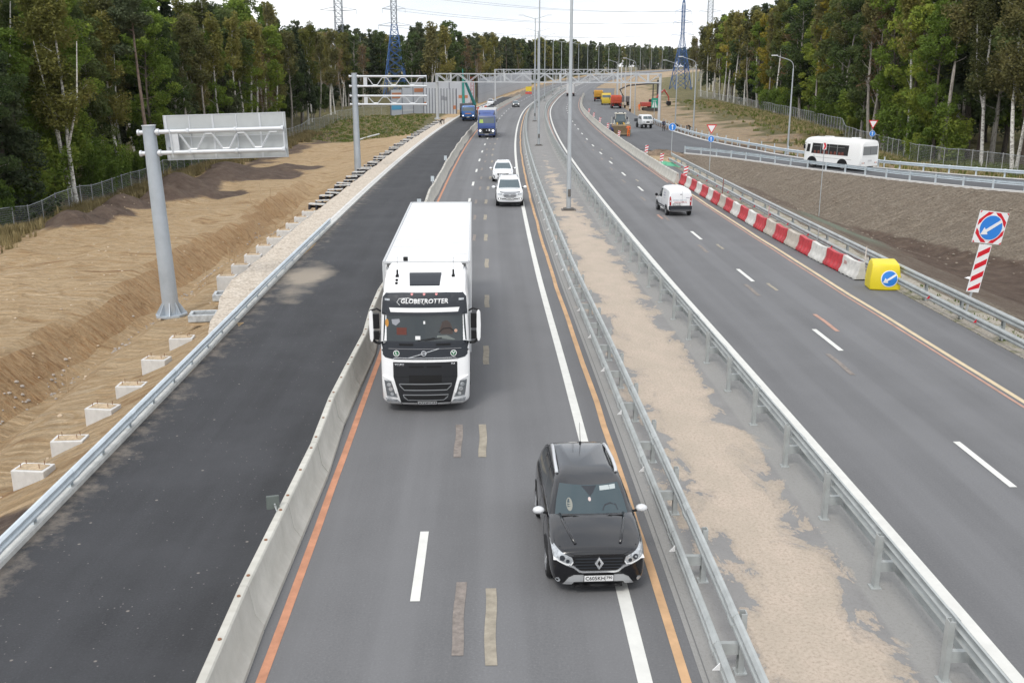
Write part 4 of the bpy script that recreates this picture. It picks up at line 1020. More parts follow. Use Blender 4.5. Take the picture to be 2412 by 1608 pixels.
def cabin(e, S, paint, glass, side_breaks=None, pil=.035):
    """upper body: every pane is a mesh of its own, pillars and roof are one shell"""
    hw = S['hw']; zs = S['cab']    # list of (z, yF, yR, halfwidth) : belt, mid, glass top, roof edge, roof
    sb = side_breaks or [0, .05, .36, .40, .70, .74, .95, 1]
    rings = []; tags = None
    for z, yF, yR, w_ in zs:
        fr = [(-w_ + .10 + (2*w_ - .2) * i / 6, yF + (.14 if z < zs[2][0] + .05 else .06) * (1 - ((i - 3) / 3)**2) - .02) for i in range(7)]
        pts = [(-p[0], p[1]) for p in fr]                         # from +x to -x
        tg = ['ws'] * 6
        # left side (x<0) front -> back
        y0, y1 = fr[0][1] - .09, yR + .06
        sd = [(-w_, y0 + (y1 - y0) * f) for f in sb]; pts += sd; tg += ['p'] + ['s' + str(k) if (sb[k+1] - sb[k]) > .1 else 'p' for k in range(len(sb) - 1)]
        rr = [(-w_ + .1 + (2*w_ - .2) * i / 4, yR - .03 * (1 - ((i - 2) / 2)**2)) for i in range(5)]; pts += rr; tg += ['p'] + ['rw'] * 4
        sd2 = [(w_, y0 + (y1 - y0) * f) for f in sb[::-1]]; pts += sd2; tg += ['p'] + ['t' + str(len(sb) - 2 - k) if (sb[::-1][k] - sb[::-1][k+1]) > .1 else 'p' for k in range(len(sb) - 1)] + ['p']
        rings.append([(a, b, z) for a, b in pts]); tags = tg
    n = len(rings[0]); shell = MB(); shell.v = [p for r in rings for p in r]; panes = {}
    for i in range(len(rings) - 1):
        for j in range(n):
            f = (i*n+j, i*n+(j+1) % n, (i+1)*n+(j+1) % n, (i+1)*n+j)
            t = tags[j]
            if i < S.get('gl', 2) and t != 'p' and not (t in S.get('solid', ())): panes.setdefault(t, []).append(f)
            else: shell.f.append(f); shell.mi.append(0)
    k = (len(rings) - 1) * n; shell.f.append(tuple(range(k, k + n))); shell.mi.append(0)
    sh = shell.build('roof_and_pillars', paint, e, smooth=75)
    P = []
    for t, fs in panes.items():
        m = MB(); used = sorted({i for f in fs for i in f}); ix = {a: b for b, a in enumerate(used)}; m.v = [shell.v[i] for i in used]; m.f = [tuple(ix[i] for i in f) for f in fs]; m.mi = [0] * len(fs)
        P.append(m.build({'ws': 'windscreen', 'rw': 'rear_window'}.get(t, 'side_window'), glass, e, smooth=60))
    return sh, P
def plate(e, bvh, a, z, txt, axis='front', wd=.52, h=.115, reg=None):
    p = decal('number_plate', bvh, rect(a - wd/2, z - h/2, a + wd/2, z + h/2), axis, sign_white, e, off=.052, maxe=9)
    b2 = bvh_of(p)
    decal('plate_frame', bvh, rect(a - wd/2 - .012, z - h/2 - .02, a + wd/2 + .012, z + h/2 + .012), axis, black_pl, e, off=.042, maxe=9)
    text_decal('plate_text', b2, txt, a - (.07 if reg else 0), z, h * .95, axis, black_pl, p, off=.004, width=wd * (.66 if reg else .9), bold=.01)
    if reg:
        text_decal('plate_text', b2, reg, a + wd * .36, z + h * .1, h * .7, axis, black_pl, p, off=.004, width=wd * .2, bold=.01)
        decal('plate_divider', b2, rect(a + wd*.225, z - h/2, a + wd*.235, z + h/2), axis, black_pl, p, off=.003, maxe=9)
def mirror_pair(e, x, y, z, material, w_=.2, h=.14):
    for s in (-1, 1):
        m = MB(); rings = []
        for t, k in ((-.07, .6), (-.05, .92), (.0, 1), (.05, .8), (.08, .35)):
            rings.append([(s * x + w_/2 * k * cos(q * pi / 6), y + t, z + h/2 * k * sin(q * pi / 6)) for q in range(12)])
        m.loft(rings); b = m.build('wing_mirror', material, e, smooth=60)
        m = MB(); m.cyl((s * (x - w_ * .4), y, z - h*.3), (s * (x - w_ * .95), y - .02, z - h*.5), .025, n=6); m.build('mirror_arm', black_pl, b)
def handles(e, bvh, pos, material):
    for s in ('left', 'right'):
        for (y, z) in pos: decal('door_handle', bvh, rect(-y - .09 if s == 'left' else y - .09, z - .015, -y + .09 if s == 'left' else y + .09, z + .015), s, material, e, off=.03)
def arches(e, bvh, ys, r, material, z0=0):
    for s in ('left', 'right'):
        for y in ys:
            yy = -y if s == 'left' else y
            o = [(yy + r * cos(pi * i / 12), max(.2, r*.93 + r * sin(pi * i / 12))) for i in range(13)]
            decal('wheel_arch', bvh, [(yy + r, .28)] + o + [(yy - r, .28)], s, material, e, off=.012, skirt=.02)
def door_lines(e, bvh, ys, z0, z1, material=black_pl, w_=.012):
    for s in ('left', 'right'):
        for y in ys:
            yy = -y if s == 'left' else y; decal('door_seam', bvh, rect(yy - w_/2, z0, yy + w_/2, z1), s, material, e, off=.003, skirt=.003)

# ---------------------------------------------------------------- black SUV in front
def black_suv():
    paint = mat('black_car_paint', (.005, .005, .007), .18, 0, coat=.8, spec=.4)
    e = empty('suv', label='glossy black SUV with silver roof rails and white mirrors, nearest the camera', cat='car')
    S = dict(L=4.34, hw=.92, zb=.20, belt=1.12, hood=1.11, hoodf=.92, wsb=1.10,
             cab=[(1.08, 1.02, -1.98, .82), (1.32, .72, -1.88, .76), (1.53, .44, -1.72, .68), (1.60, .22, -1.6, .62), (1.655, -.1, -1.35, .45)])
    b = car_body(e, S, paint); sh, P = cabin(e, S, paint, mat('suv_windscreen', (.04, .062, .072), .06, spec=.7), [0, .05, .38, .41, .72, .75, .94, 1])  # windscreen base colour carries some of the reflected sky
    for p in P:
        if 'side' in p.name: p.data.materials[0] = glass_dk
    bv = bvh_of(b); ba = bvh_of(b, sh)
    for y in (1.33, -1.34):
        for x in (-.80, .80): wheel(e, x, y, .34, .23)
    arches(e, bv, (1.33, -1.34), .43, black_pl); door_lines(e, bv, (.75, -.2, -1.15), .4, 1.05)
    decal('sill', bv, rect(-1.0, .24, 1.0, .38), 'left', black_pl, e, off=.015)
    hl = [(-.87, .93), (-.80, .92), (-.66, .86), (-.50, .78), (-.47, .70), (-.52, .62), (-.60, .63), (-.84, .76)]
    for o in (hl, mirr(hl)):
        h = decal('headlight', bv, o, 'front', lamp_gl, e, off=.02, maxe=.08); b2 = bvh_of(h); s = -1 if o is hl else 1
        decal('light_strip', b2, strip_outline([(s*.84, .77), (s*.6, .655), (s*.52, .645), (s*.485, .70)], .022), 'front', sign_white, h, off=.006)
        decal('lamp_bezel', b2, circ(s*.68, .78, .05), 'front', dk_grey, h, off=.004); decal('lamp_bezel', b2, circ(s*.58, .72, .035), 'front', dk_grey, h, off=.004)
        decal('fog_light', bv, circ(s*.76, .33, .045), 'front', lamp_gl, e, off=.012); 
    g = decal('grille', bv, [(-.47, .80), (.47, .80), (.49, .70), (.40, .60), (.33, .52), (-.33, .52), (-.40, .60), (-.49, .70)], 'front', black_pl, e, off=.012)
    gb = bvh_of(g)
    for z in (.58, .64, .70, .76): decal('grille_bar', gb, rect(-.44, z - .008, .44, z + .008), 'front', dk_grey, g, off=.010)
    decal('chrome_strip', bv, strip_outline([(-.56, .64), (-.46, .60), (-.36, .515), (-.30, .50), (.30, .50), (.36, .515), (.46, .60), (.56, .64)], .035), 'front', chrome, e, off=.03)
    dm = decal('emblem', bv, [(0, .80), (.082, .68), (0, .555), (-.082, .68)], 'front', chrome, e, off=.05, skirt=.05); decal('emblem_centre', bvh_of(dm), [(0, .745), (.03, .68), (0, .62), (-.03, .68)], 'front', black_pl, dm, off=.004)
    decal('bonnet_seam', bv, strip_outline([(-.80, .95), (-.45, .825), (.45, .825), (.80, .95)], .012), 'front', black_pl, e, off=.004)
    sk = decal('skid_plate', bv, [(-.66, .24), (-.56, .38), (-.46, .43), (.46, .43), (.56, .38), (.66, .24), (.50, .24), (.46, .30), (-.46, .30), (-.50, .24)], 'front', mat('silver_plastic', (.42, .43, .44), .45, .2), e, off=.03)
    decal('lower_intake', bv, rect(-.45, .18, .45, .29), 'front', black_pl, e, off=.012)
    plate(e, bv, 0, .375, 'C605KH', reg='790', wd=.54)
    for s in (-1, 1):
        m = MB(); m.tube([(s*.60, .10, 1.60), (s*.605, .0, 1.655), (s*.60, -.4, 1.685), (s*.57, -1.1, 1.68), (s*.56, -1.38, 1.63), (s*.56, -1.44, 1.59)], .036, 8); m.build('roof_rail', mat('silver_rail', (.62, .63, .64), .35, .5), e, smooth=60)
        m = MB(); m.box((s*.30, 1.12, 1.125), (.62, .02, .02), s*-.06, rx=0); m.box((s*.3, 1.13, 1.12), (.16, .05, .03)); m.build('wiper', black_pl, e)
        # raised crease on the bonnet
        m = MB(); pts = [(s*.62, 1.0, 0), (s*.58, 1.3, 0), (s*.50, 1.65, 0), (s*.42, 1.95, 0)]
        pp = []
        for x, y, _ in pts: h = bv.ray_cast(Vector((x, y, 5)), Vector((0, 0, -1))); pp.append((x, y, h[0].z + .002))
        m.tube(pp, .03, 8); m.build('bonnet_crease', paint, e, smooth=180)
    mirror_pair(e, 1.02, .80, 1.12, mat('mirror_white', (.62, .63, .64), .3, coat=.5), .24, .15)
    m = MB(); m.cyl((-.05, -1.38, 1.63), (-.05, -1.45, 1.66), .03, n=8); m.cyl((-.05, -1.4, 1.65), (-.05, -1.62, 2.05), .008, .004, 5); m.build('antenna', black_pl, e)
    ws = [p for p in P if p.name.startswith('windscreen')][0]; bw = bvh_of(ws)
    decal('screen_frit', bw, [(-.16, 1.52), (.14, 1.52), (.05, 1.42), (0, 1.38), (-.05, 1.42)], 'front', dk_grey, ws, off=.004)
    decal('sun_visor', bw, rect(.20, 1.45, .52, 1.51), 'front', mat('visor_pale', (.42, .46, .46), .5), ws, off=.002)
    decal('toy', bw, circ(-.02, 1.34, .028), 'front', mat('charm', (.55, .45, .42), .5), ws, off=.003)
    decal('passenger_shape', bw, circ(-.42, 1.26, .06, ry=.09), 'front', mat('inside_pale', (.22, .22, .19), .5), ws, off=.002)
    decal('steering_wheel', bw, strip_outline([(.22, 1.18), (.27, 1.25), (.38, 1.27), (.49, 1.24), (.52, 1.17)], .02), 'front', dk_grey, ws, off=.002)
    place(e, 1.50, 18.95, .05, 0, -1); return e
black_suv()

# ---------------------------------------------------------------- white SUVs
wp = mat('white_car_paint', (.84, .85, .86), .25, coat=1)
def white_suv_big():
    e = empty('suv', label='big boxy white SUV with wide chrome grille, ahead of the smaller white crossover', cat='car')
    S = dict(L=4.95, hw=.98, zb=.34, belt=1.22, hood=1.22, hoodf=1.08, wsb=1.25,
             cab=[(1.18, 1.12, -2.2, .88), (1.48, .82, -2.1, .82), (1.74, .52, -2.0, .75), (1.82, .32, -1.9, .70), (1.88, 0, -1.6, .55)])
    b = car_body(e, S, wp); sh, P = cabin(e, S, wp, glass_bl, [0, .04, .33, .36, .64, .67, .95, 1]); bv = bvh_of(b)
    for p in P:
        if 'side' in p.name: p.data.materials[0] = glass_dk
    for y in (1.55, -1.3):
        for x in (-.84, .84): wheel(e, x, y, .40, .27)
    arches(e, bv, (1.55, -1.3), .48, black_pl); door_lines(e, bv, (.8, -.25, -1.15), .5, 1.15)
    g = decal('grille', bv, [(-.52, 1.0), (.52, 1.0), (.50, .86), (.38, .72), (-.38, .72), (-.50, .86)], 'front', chrome, e, off=.03); gb = bvh_of(g)
    for z in (.78, .86, .94): decal('grille_slot', gb, rect(-.42, z - .02, .42, z + .02), 'front', dk_grey, g, off=.004)
    decal('emblem', gb, circ(0, .87, .085, ry=.06), 'front', chrome, g, off=.02); decal('bonnet_guard', bv, strip_outline([(-.72, 1.06), (-.4, 1.05), (.4, 1.05), (.72, 1.06)], .05), 'front', dk_grey, e, off=.03)
    hl = [(-.90, 1.02), (-.56, .98), (-.54, .86), (-.90, .90)]
    for o in (hl, mirr(hl)): decal('headlight', bv, o, 'front', lamp_gl, e, off=.02)
    fl = rect(-.82, .56, -.62, .66)
    for o in (fl, mirr(fl)): decal('fog_light', bv, o, 'front', dk_grey, e, off=.012); 
    for s in (-1, 1): decal('fog_lamp', bv, circ(s*.72, .61, .04), 'front', lamp_on, e, off=.022)
    decal('lower_intake', bv, rect(-.58, .55, .58, .61), 'front', black_pl, e, off=.014); decal('bonnet_seam', bv, rect(-.66, .688, .66, .696), 'front', dk_grey, e, off=.004)
    plate(e, bv, 0, .60, 'T382MO', reg='77')
    m = MB(); m.box((0, 2.2, .3), (1.5, .3, .14)); m.build('underrun', black_pl, e)
    for s in (-1, 1):
        m = MB(); m.tube([(s*.68, .1, 1.84), (s*.68, -.1, 1.9), (s*.66, -1.6, 1.9), (s*.66, -1.8, 1.82)], .025, 6); m.build('roof_rail', mat('silver_rail', (.5, .5, .5)), e, smooth=60)
    mirror_pair(e, 1.13, .9, 1.25, wp, .26, .2); return e
def white_suv_small():
    e = empty('suv', label='rounded white crossover with a narrow black grille, just behind the boxy white SUV', cat='car')
    S = dict(L=4.48, hw=.93, zb=.24, belt=1.06, hood=1.05, hoodf=.88, wsb=1.05,
             cab=[(1.02, .98, -1.95, .84), (1.28, .62, -1.85, .76), (1.50, .28, -1.70, .66), (1.57, .1, -1.6, .6), (1.63, -.2, -1.3, .45)])
    b = car_body(e, S, wp); sh, P = cabin(e, S, wp, glass_bl); bv = bvh_of(b)
    for p in P:
        if 'side' in p.name: p.data.materials[0] = glass_dk
    for y in (1.35, -1.32):
        for x in (-.81, .81): wheel(e, x, y, .35, .23)
    arches(e, bv, (1.35, -1.32), .43, black_pl); door_lines(e, bv, (.7, -.25, -1.1), .4, 1.0)
    decal('grille', bv, [(-.50, .72), (-.45, .76), (-.1, .73), (.1, .73), (.45, .76), (.50, .72), (.45, .63), (.1, .63), (-.1, .63), (-.45, .63)], 'front', black_pl, e, off=.02)
    hl = [(-.86, 1.0), (-.74, .97), (-.62, .80), (-.68, .76), (-.84, .88)]
    for o in (hl, mirr(hl)): decal('headlight', bv, o, 'front', lamp_gl, e, off=.02)
    fl = [(-.84, .64), (-.72, .60), (-.66, .42), (-.80, .34), (-.86, .46)]
    for o in (fl, mirr(fl)):
        f = decal('fog_light', bv, o, 'front', black_pl, e, off=.012); s = -1 if o is fl else 1
        decal('fog_lamp', bv, circ(s*.75, .50, .05), 'front', lamp_gl, e, off=.02)
    decal('lower_intake', bv, [(-.5, .42), (.5, .42), (.4, .32), (-.4, .32)], 'front', black_pl, e, off=.012); plate(e, bv, 0, .53, 'E914KX', reg='97')
    mirror_pair(e, 1.06, .72, 1.08, wp, .24, .15)
    m = MB(); m.add([(-.03, -1.45, 1.6), (.03, -1.45, 1.6), (0, -1.62, 1.72), (0, -1.3, 1.63)], [(0, 1, 2), (0, 2, 3), (1, 3, 2), (0, 3, 1)]); m.build('antenna_fin', wp, e); return e
place(white_suv_big(), -.22, 73.0, .03, 0, -1); place(white_suv_small(), -.80, 88.6, .01, 0, -1)
def dark_car():
    e = empty('hatchback', label='dark grey hatchback with bright headlights, farther back in the oncoming lanes beside the median', cat='car')
    p = mat('dark_grey_paint', (.035, .04, .042), .3, coat=1)
    S = dict(L=4.2, hw=.88, zb=.2, belt=.98, hood=.98, hoodf=.82, wsb=1.0, cab=[(.95, .92, -1.85, .80), (1.22, .55, -1.7, .72), (1.42, .25, -1.5, .64), (1.48, .05, -1.4, .58), (1.52, -.2, -1.2, .45)])
    b = car_body(e, S, p); cabin(e, S, p, glass_bl); bv = bvh_of(b)
    for y in (1.3, -1.25):
        for x in (-.77, .77): wheel(e, x, y, .31, .21)
    hl = [(-.84, .86), (-.5, .80), (-.5, .66), (-.82, .68)]
    for o in (hl, mirr(hl)): decal('headlight', bv, o, 'front', lamp_on, e, off=.02)
    decal('grille', bv, rect(-.4, .62, .4, .74), 'front', black_pl, e, off=.02); plate(e, bv, 0, .45, 'H205AB'); mirror_pair(e, .98, .75, 1.0, p, .2, .14); return e
def white_sedan():
    e = empty('parked_car', label='white car parked by the far left barrier near the red and white marker', cat='car')
    S = dict(L=4.3, hw=.88, zb=.2, belt=.95, hood=.95, hoodf=.8, wsb=1.0, cab=[(.92, .92, -1.6, .78), (1.2, .5, -1.4, .70), (1.40, .2, -1.1, .62), (1.45, .05, -1.0, .56), (1.48, -.2, -.8, .45)])
    b = car_body(e, S, wp); cabin(e, S, wp, glass_dk); bv = bvh_of(b)
    for y in (1.3, -1.25):
        for x in (-.77, .77): wheel(e, x, y, .31, .21)
    hl = rect(-.82, .66, -.5, .8)
    for o in (hl, mirr(hl)): decal('headlight', bv, o, 'front', lamp_gl, e, off=.02)
    mirror_pair(e, .98, .7, .98, wp, .2, .14); return e
def onroad(e, y, off, dirn=-1, z=0):
    p = R(y, off, z); d = dcx(y); n = sqrt(1 + d*d); return place(e, p.x, p.y, dirn * d / n, p.z, dirn / n)
place(dark_car(), .9, 256, -.05 * -1, 0, -1); onroad(white_sedan(), 268, -13.2, -1, .0)

# ---------------------------------------------------------------- white panel van
def van():
    e = empty('panel_van', label='small white panel van with red tail lamps, seen from behind in the outgoing lanes', cat='van')
    m = MB(); rings = []
    for y, z0, z1, w_ in [(-2.02, .34, 1.55, .78), (-1.98, .3, 1.72, .82), (-1.8, .28, 1.80, .83), (-.2, .28, 1.86, .83), (.35, .28, 1.82, .83), (.75, .28, 1.58, .83), (1.25, .28, 1.14, .83), (1.75, .28, 1.0, .8), (2.0, .3, .82, .72)]:
        c = .92; half = [(0, z0), (w_*.85, z0), (w_, z0 + .12), (w_, min(.9, z1 - .15)), (w_ * (.97 if z1 < 1.3 else .93), max(z1 - .35, .8)), (w_ * .84, z1 - .06), (w_*.6, z1 + .0), (0, z1 + .03)]
        rings.append([(a, y, z) for a, z in half] + [(-a, y, z) for a, z in half[-2:0:-1]])
    m.loft(rings); b = m.build('body', wp, e, smooth=180, sub=2); apply_mods(b); b.data.polygons.foreach_set('use_smooth', [True]*len(b.data.polygons)); bv = bvh_of(b)
    for y in (1.28, -1.42):
        for x in (-.74, .74): wheel(e, x, y, .31, .2)
    arches(e, bv, (1.28, -1.42), .38, black_pl); rb = decal('rear_bumper', bv, [(-.76, .36), (.76, .36), (.78, .66), (.74, .70), (-.74, .70), (-.78, .66)], 'back', dk_grey, e, off=.07, skirt=.07)
    decal('bumper_lip', bvh_of(rb), rect(-.72, .40, .72, .44), 'back', mat('mid_grey', (.16, .16, .17), .5), rb, off=.02)
    for s in (-1, 1):
        t = decal('tail_light', bv, [(s*.73, .72), (s*.63, .72), (s*.62, 1.0), (s*.66, 1.28), (s*.70, 1.34), (s*.745, 1.2)][::s], 'back', mat('tail_red', (.36, .01, .015), .25, coat=.6), e, off=.03)
        decal('indicator', bvh_of(t), rect(*sorted((s*.64, s*.70))[:1], .96, sorted((s*.64, s*.70))[1], 1.04), 'back', sign_white, t, off=.004)
    sg = mat('sign_lettering', (.30, .30, .36), .6); sr = mat('sign_lettering_red', (.42, .07, .08), .6)
    text_decal('lettering', bv, 'www.proffc.ru', 0, .93, .13, 'back', sr, e, width=.85, off=.008); text_decal('lettering', bv, 'MOBILE SERVICE', -.05, 1.06, .10, 'back', mat('pale_letter', (.45, .50, .56), .6), e, width=.9, off=.008)
    decal('rear_badge', bv, rect(-.04, 1.42, .10, 1.46), 'back', dk_grey, e, off=.01); decal('badge', bv, rect(.36, 1.2, .60, 1.235), 'back', sg, e, off=.01)
    for k, t in enumerate(('SERVICE', 'DELIVERY', '24 H')): text_decal('lettering', bv, t, 1.0 if 0 else .8, 1.42 - k * .16, .13, 'left', sg, e, width=.5, off=.008)
    plate(e, bv, -.25, .78, 'P417CE', 'back', .5)
    decal('door_seam', bv, rect(.10, .74, .108, 1.66), 'back', dk_grey, e, off=.004); door_lines(e, bv, (.7, -.15), .35, 1.0)
    for s in ('left', 'right'):
        k = -1 if s == 'left' else 1; o = [(k*-.05, 1.05), (k*.92, 1.05), (k*.62, 1.42), (k*.25, 1.62), (k*-.05, 1.64)]
        decal('side_window', bv, o if k > 0 else o[::-1], s, glass_dk, e, off=.01); decal('side_moulding', bv, rect(-.9, .50, .9, .58), s, dk_grey, e, off=.02)
    decal('windscreen', bv, [(-.62, 1.16), (.62, 1.16), (.56, 1.68), (-.56, 1.68)], 'front', glass_dk, e, off=.01)
    mirror_pair(e, .98, .85, 1.12, black_pl, .2, .2)
    hl = rect(-.72, .66, -.45, .86)
    for o in (hl, mirr(hl)): decal('headlight', bv, o, 'front', lamp_gl, e, off=.01)
    return e
place(van(), 10.95, 68.1, -.08, 0, 1)

# ---------------------------------------------------------------- articulated white truck
def rrect(hw, yF, yB, rc, bow, z, n=5):
    pts = []
    for i in range(9):
        a = -hw + rc + (2*hw - 2*rc) * i / 8; pts.append((a, yF + bow * (1 - ((i-4)/4)**2) , z))
    def arc(cx_, cy_, a0):
        return [(cx_ + rc * cos(a0 - pi/2 * k / n), cy_ + rc * sin(a0 - pi/2 * k / n), z) for k in range(1, n)]
    pts += arc(hw - rc, yF - rc, pi/2)
    pts += [(hw, yF - rc, z), (hw, yB, z), (-hw, yB, z), (-hw, yF - rc, z)]
    pts += [(-hw + rc + rc * cos(pi - pi/2 * k / n), yF - rc + rc * sin(pi - pi/2 * k / n), z) for k in range(1, n)]
    return pts
def cab_body(e, levels, material, rc=.22, bow=.1, name='cab'):
    m = MB(); m.loft([rrect(hw, yF, yB, rc, bow, z) for z, yF, yB, hw in levels]); return m.build(name, material, e, smooth=45)
def white_truck():
    e = empty('truck', label='big white articulated truck with a dark visor lettered in white, in the oncoming lanes', cat='truck')
    paint = mat('truck_white', (.90, .90, .90), .28, coat=.6); box = mat('trailer_white', (.78, .785, .79), .45, var=.06, scale=.9)
    cb = cab_body(e, [(.24, -.14, -2, 1.13), (.34, -.04, -2, 1.2), (.42, 0, -2.02, 1.23), (1.0, .0, -2.02, 1.25), (1.58, -.02, -2.02, 1.25), (2.08, -.08, -2.02, 1.25), (2.86, -.22, -2.02, 1.23), (3.2, -.30, -2.02, 1.21), (3.38, -.38, -2.02, 1.17), (3.46, -.46, -2.02, 1.12)], paint)
    m = MB(); rings = [[(-w_, y, 3.2), (-w_, y, z - .12), (-w_ + .05, y, z - .04), (-w_ + .18, y, z), (w_ - .18, y, z), (w_ - .05, y, z - .04), (w_, y, z - .12), (w_, y, 3.2)] for y, z, w_ in [(-.44, 3.40, 1.08), (-.54, 3.50, 1.13), (-.8, 3.63, 1.16), (-1.1, 3.74, 1.17), (-1.5, 3.83, 1.17), (-2.02, 3.87, 1.17)]]; m.loft(rings); rf = m.build('roof', paint, e, smooth=45); brf = bvh_of(rf)
    bv = bvh_of(cb)
    D = lambda n, o, m_, off=.008, p=e, **k: decal(n, bv, o, 'front', m_, p, off, **k)
    ws = D('windscreen', [(-1.17, 2.12), (1.17, 2.12), (1.13, 2.84), (-1.13, 2.84)], glass_dk, .01)
    D('lower_band', [(-1.25, 2.12), (1.25, 2.12), (1.25, 1.78), (1.12, 1.66), (.88, 1.61), (-.88, 1.61), (-1.12, 1.66), (-1.25, 1.78)], dk_grey, .012)
    vi = D('sun_visor', [(-1.2, 2.85), (1.2, 2.85), (1.17, 3.30), (1.08, 3.42), (.6, 3.44), (-.6, 3.44), (-1.08, 3.42), (-1.17, 3.30)], dk_grey, .05, skirt=.05)
    bvi = bvh_of(vi); decal('visor_strip', bvi, [(-.94, 2.93), (.94, 2.93), (.98, 3.05), (-.98, 3.05)], 'front', sign_white, vi, off=.01)
    text_decal('lettering', bvi, 'GLOBETROTTER', 0, 3.22, .17, 'front', sign_white, vi, width=1.32, bold=.03, off=.014, shear=.15)
    decal('swoosh', bvi, strip_outline([(-.68, 3.12), (-.76, 3.2), (-.70, 3.29), (-.45, 3.31), (-.1, 3.23), (.0, 3.14)], .012), 'front', sign_white, vi, off=.006)
    for a in (-1.03, 1.03): decal('marker_lamp', bvi, rect(a - .07, 3.24, a + .07, 3.29), 'front', lamp_gl, vi, off=.02)
    for a in (-.34, 0, .34): decal('marker_lamp', bvi, circ(a, 3.415, .035), 'front', mat('pink_lamp', (.7, .3, .3), .3), vi, off=.02)
    g = D('grille', [(-.90, 1.53), (.90, 1.53), (.90, 1.1), (.70, .33), (-.70, .33), (-.90, 1.1)], mat('grille_black', (.018, .019, .022), .4), .012); gb = bvh_of(g)
    G_ = lambda n, o, m_, off=.006: decal(n, gb, o, 'front', m_, g, off)
    slot = mat('slot_dark', (.004, .004, .004), .6)
    for a in (-.25, .25): G_('grille_slot', rect(a - .21, 1.38, a + .21, 1.43), slot)
    G_('grille_mesh', rect(-.46, .94, .46, 1.16), slot)
    for z0, z1, w_ in ((.72, .90, .74), (.42, .58, .64)):
        G_('grille_frame', strip_outline([(-w_, z1), (w_, z1), (w_ - .03, z1 - .07), (w_ - .14, z0), (-w_ + .14, z0), (-w_ + .03, z1 - .07), (-w_, z1)], .022), mat('frame_grey', (.25, .26, .27), .4), .012)
        for q in (.33, .66): G_('grille_slot', rect(-w_ + .1, z0 + (z1 - z0) * q - .018, w_ - .1, z0 + (z1 - z0) * q + .018), slot)
    G_('grille_seam', rect(-.88, 1.105, .88, 1.115), slot)
    text_decal('lettering', gb, 'VOLVO', -.72, 1.46, .08, 'front', chrome, g, width=.27, off=.01); text_decal('lettering', gb, 'FH', .78, 1.47, .07, 'front', chrome, g, width=.1, off=.01)
    D('chrome_bar', strip_outline([(-.46, 1.66), (.40, 1.92)], .02), chrome, .03); D('chrome_line', strip_outline([(-.9, 1.62), (-.84, 1.655), (.84, 1.655), (.9, 1.62)], .018), chrome, .03)
    D('panel_seam', rect(-1.02, 1.905, 1.02, 1.915), mat('seam_grey', (.3, .3, .31), .4), .02)
    em = D('emblem', circ(-.03, 1.79, .075), chrome, .04, skirt=.04); decal('emblem_centre', bvh_of(em), circ(-.03, 1.79, .052), 'front', dk_grey, em, off=.004); decal('emblem_bar', bvh_of(em), rect(-.085, 1.778, .025, 1.802), 'front', chrome, em, off=.01)
    for a, t in ((-.80, 'L'), (.80, 'V')):
        c1 = D('badge', circ(a, 1.78, .088), sign_white, .018); c2 = decal('badge_centre', bvh_of(c1), circ(a, 1.78, .07), 'front', mat('badge_green', (.01, .13, .05), .4), c1, off=.003); text_decal('badge_letter', bvh_of(c2), t, a, 1.78, .12, 'front', sign_white, c2, off=.003, bold=.03)
    hl = [(-1.17, 1.0), (-.98, .96), (-.90, .80), (-.80, .50), (-1.10, .52)]; fl = [(-1.14, .47), (-.80, .44), (-.74, .35), (-1.10, .35)]
    for o in (hl, mirr(hl)):
        h = D('headlight', o, mat('headlight_dark', (.12, .13, .14), .15, coat=1), .02); s = -1 if o is hl else 1; b2 = bvh_of(h)
        for a, z, r in ((1.03, .87, .06), (.99, .74, .06), (.95, .60, .05)): decal('lamp_lens', b2, circ(s*a, z, r), 'front', lamp_gl, h, off=.004)
        decal('light_strip', b2, strip_outline([(s*1.10, .53), (s*.82, .51), (s*.91, .80)], .022), 'front', lamp_gl, h, off=.006)
        D('headlight_brow', strip_outline([(s*1.21, 1.10), (s*1.02, 1.03), (s*.95, .99), (s*.84, .62)], .03), paint, .045)
        D('fog_light', fl if s < 0 else mirr(fl), lamp_gl, .014)
        D('bumper_seam', strip_outline([(s*.72, .33), (s*.66, .22)], .01), dk_grey, .006)
        D('wiper', strip_outline([(s*.1 - .1, 2.14), (s*.1 + .38, 2.22)], .018), black_pl, .03)
        D('bonnet_slot', rect(*sorted((s*.32, s*.72))[:1], 2.0, sorted((s*.32, s*.72))[1], 2.06), black_pl, .02)
    plate(e, bv, .04, .33, 'X723PY', reg='33', wd=.54)
    bw = bvh_of(ws); decal('windscreen_card', bw, rect(-.26, 2.17, -.12, 2.27), 'front', sign_white, ws, off=.004); decal('windscreen_card', bw, rect(-.03, 2.60, .02, 2.68), 'front', sign_white, ws, off=.004)
    decal('cab_curtain', bw, circ(-1.05, 2.62, .05, ry=.11), 'front', mat('amber_cloth', (.5, .24, .05), .8), ws, off=.004); decal('hanging_scarf', bw, [(-.92, 2.72), (-.70, 2.74), (-.68, 2.66), (-.80, 2.55), (-.90, 2.60)], 'front', mat('scarf', (.3, .31, .34), .8), ws, off=.003)
    decal('driver_shape', bw, [(.42, 2.45), (.50, 2.66), (.62, 2.7), (.72, 2.62), (.80, 2.4), (.78, 2.3), (.45, 2.32)], 'front', mat('inside_brown', (.06, .045, .04), .7), ws, off=.002)
    decal('steering_wheel', bw, strip_outline([(.40, 2.36), (.52, 2.47), (.70, 2.48), (.84, 2.38)], .025), 'front', black_pl, ws, off=.004); decal('driver_hand', bw, circ(.87, 2.40, .045), 'front', skin, ws, off=.005); decal('dashboard_papers', bw, [(.35, 2.28), (.62, 2.28), (.86, 2.16), (.78, 2.15), (.34, 2.22)], 'front', mat('inside_grey', (.16, .18, .17), .6), ws, off=.003)
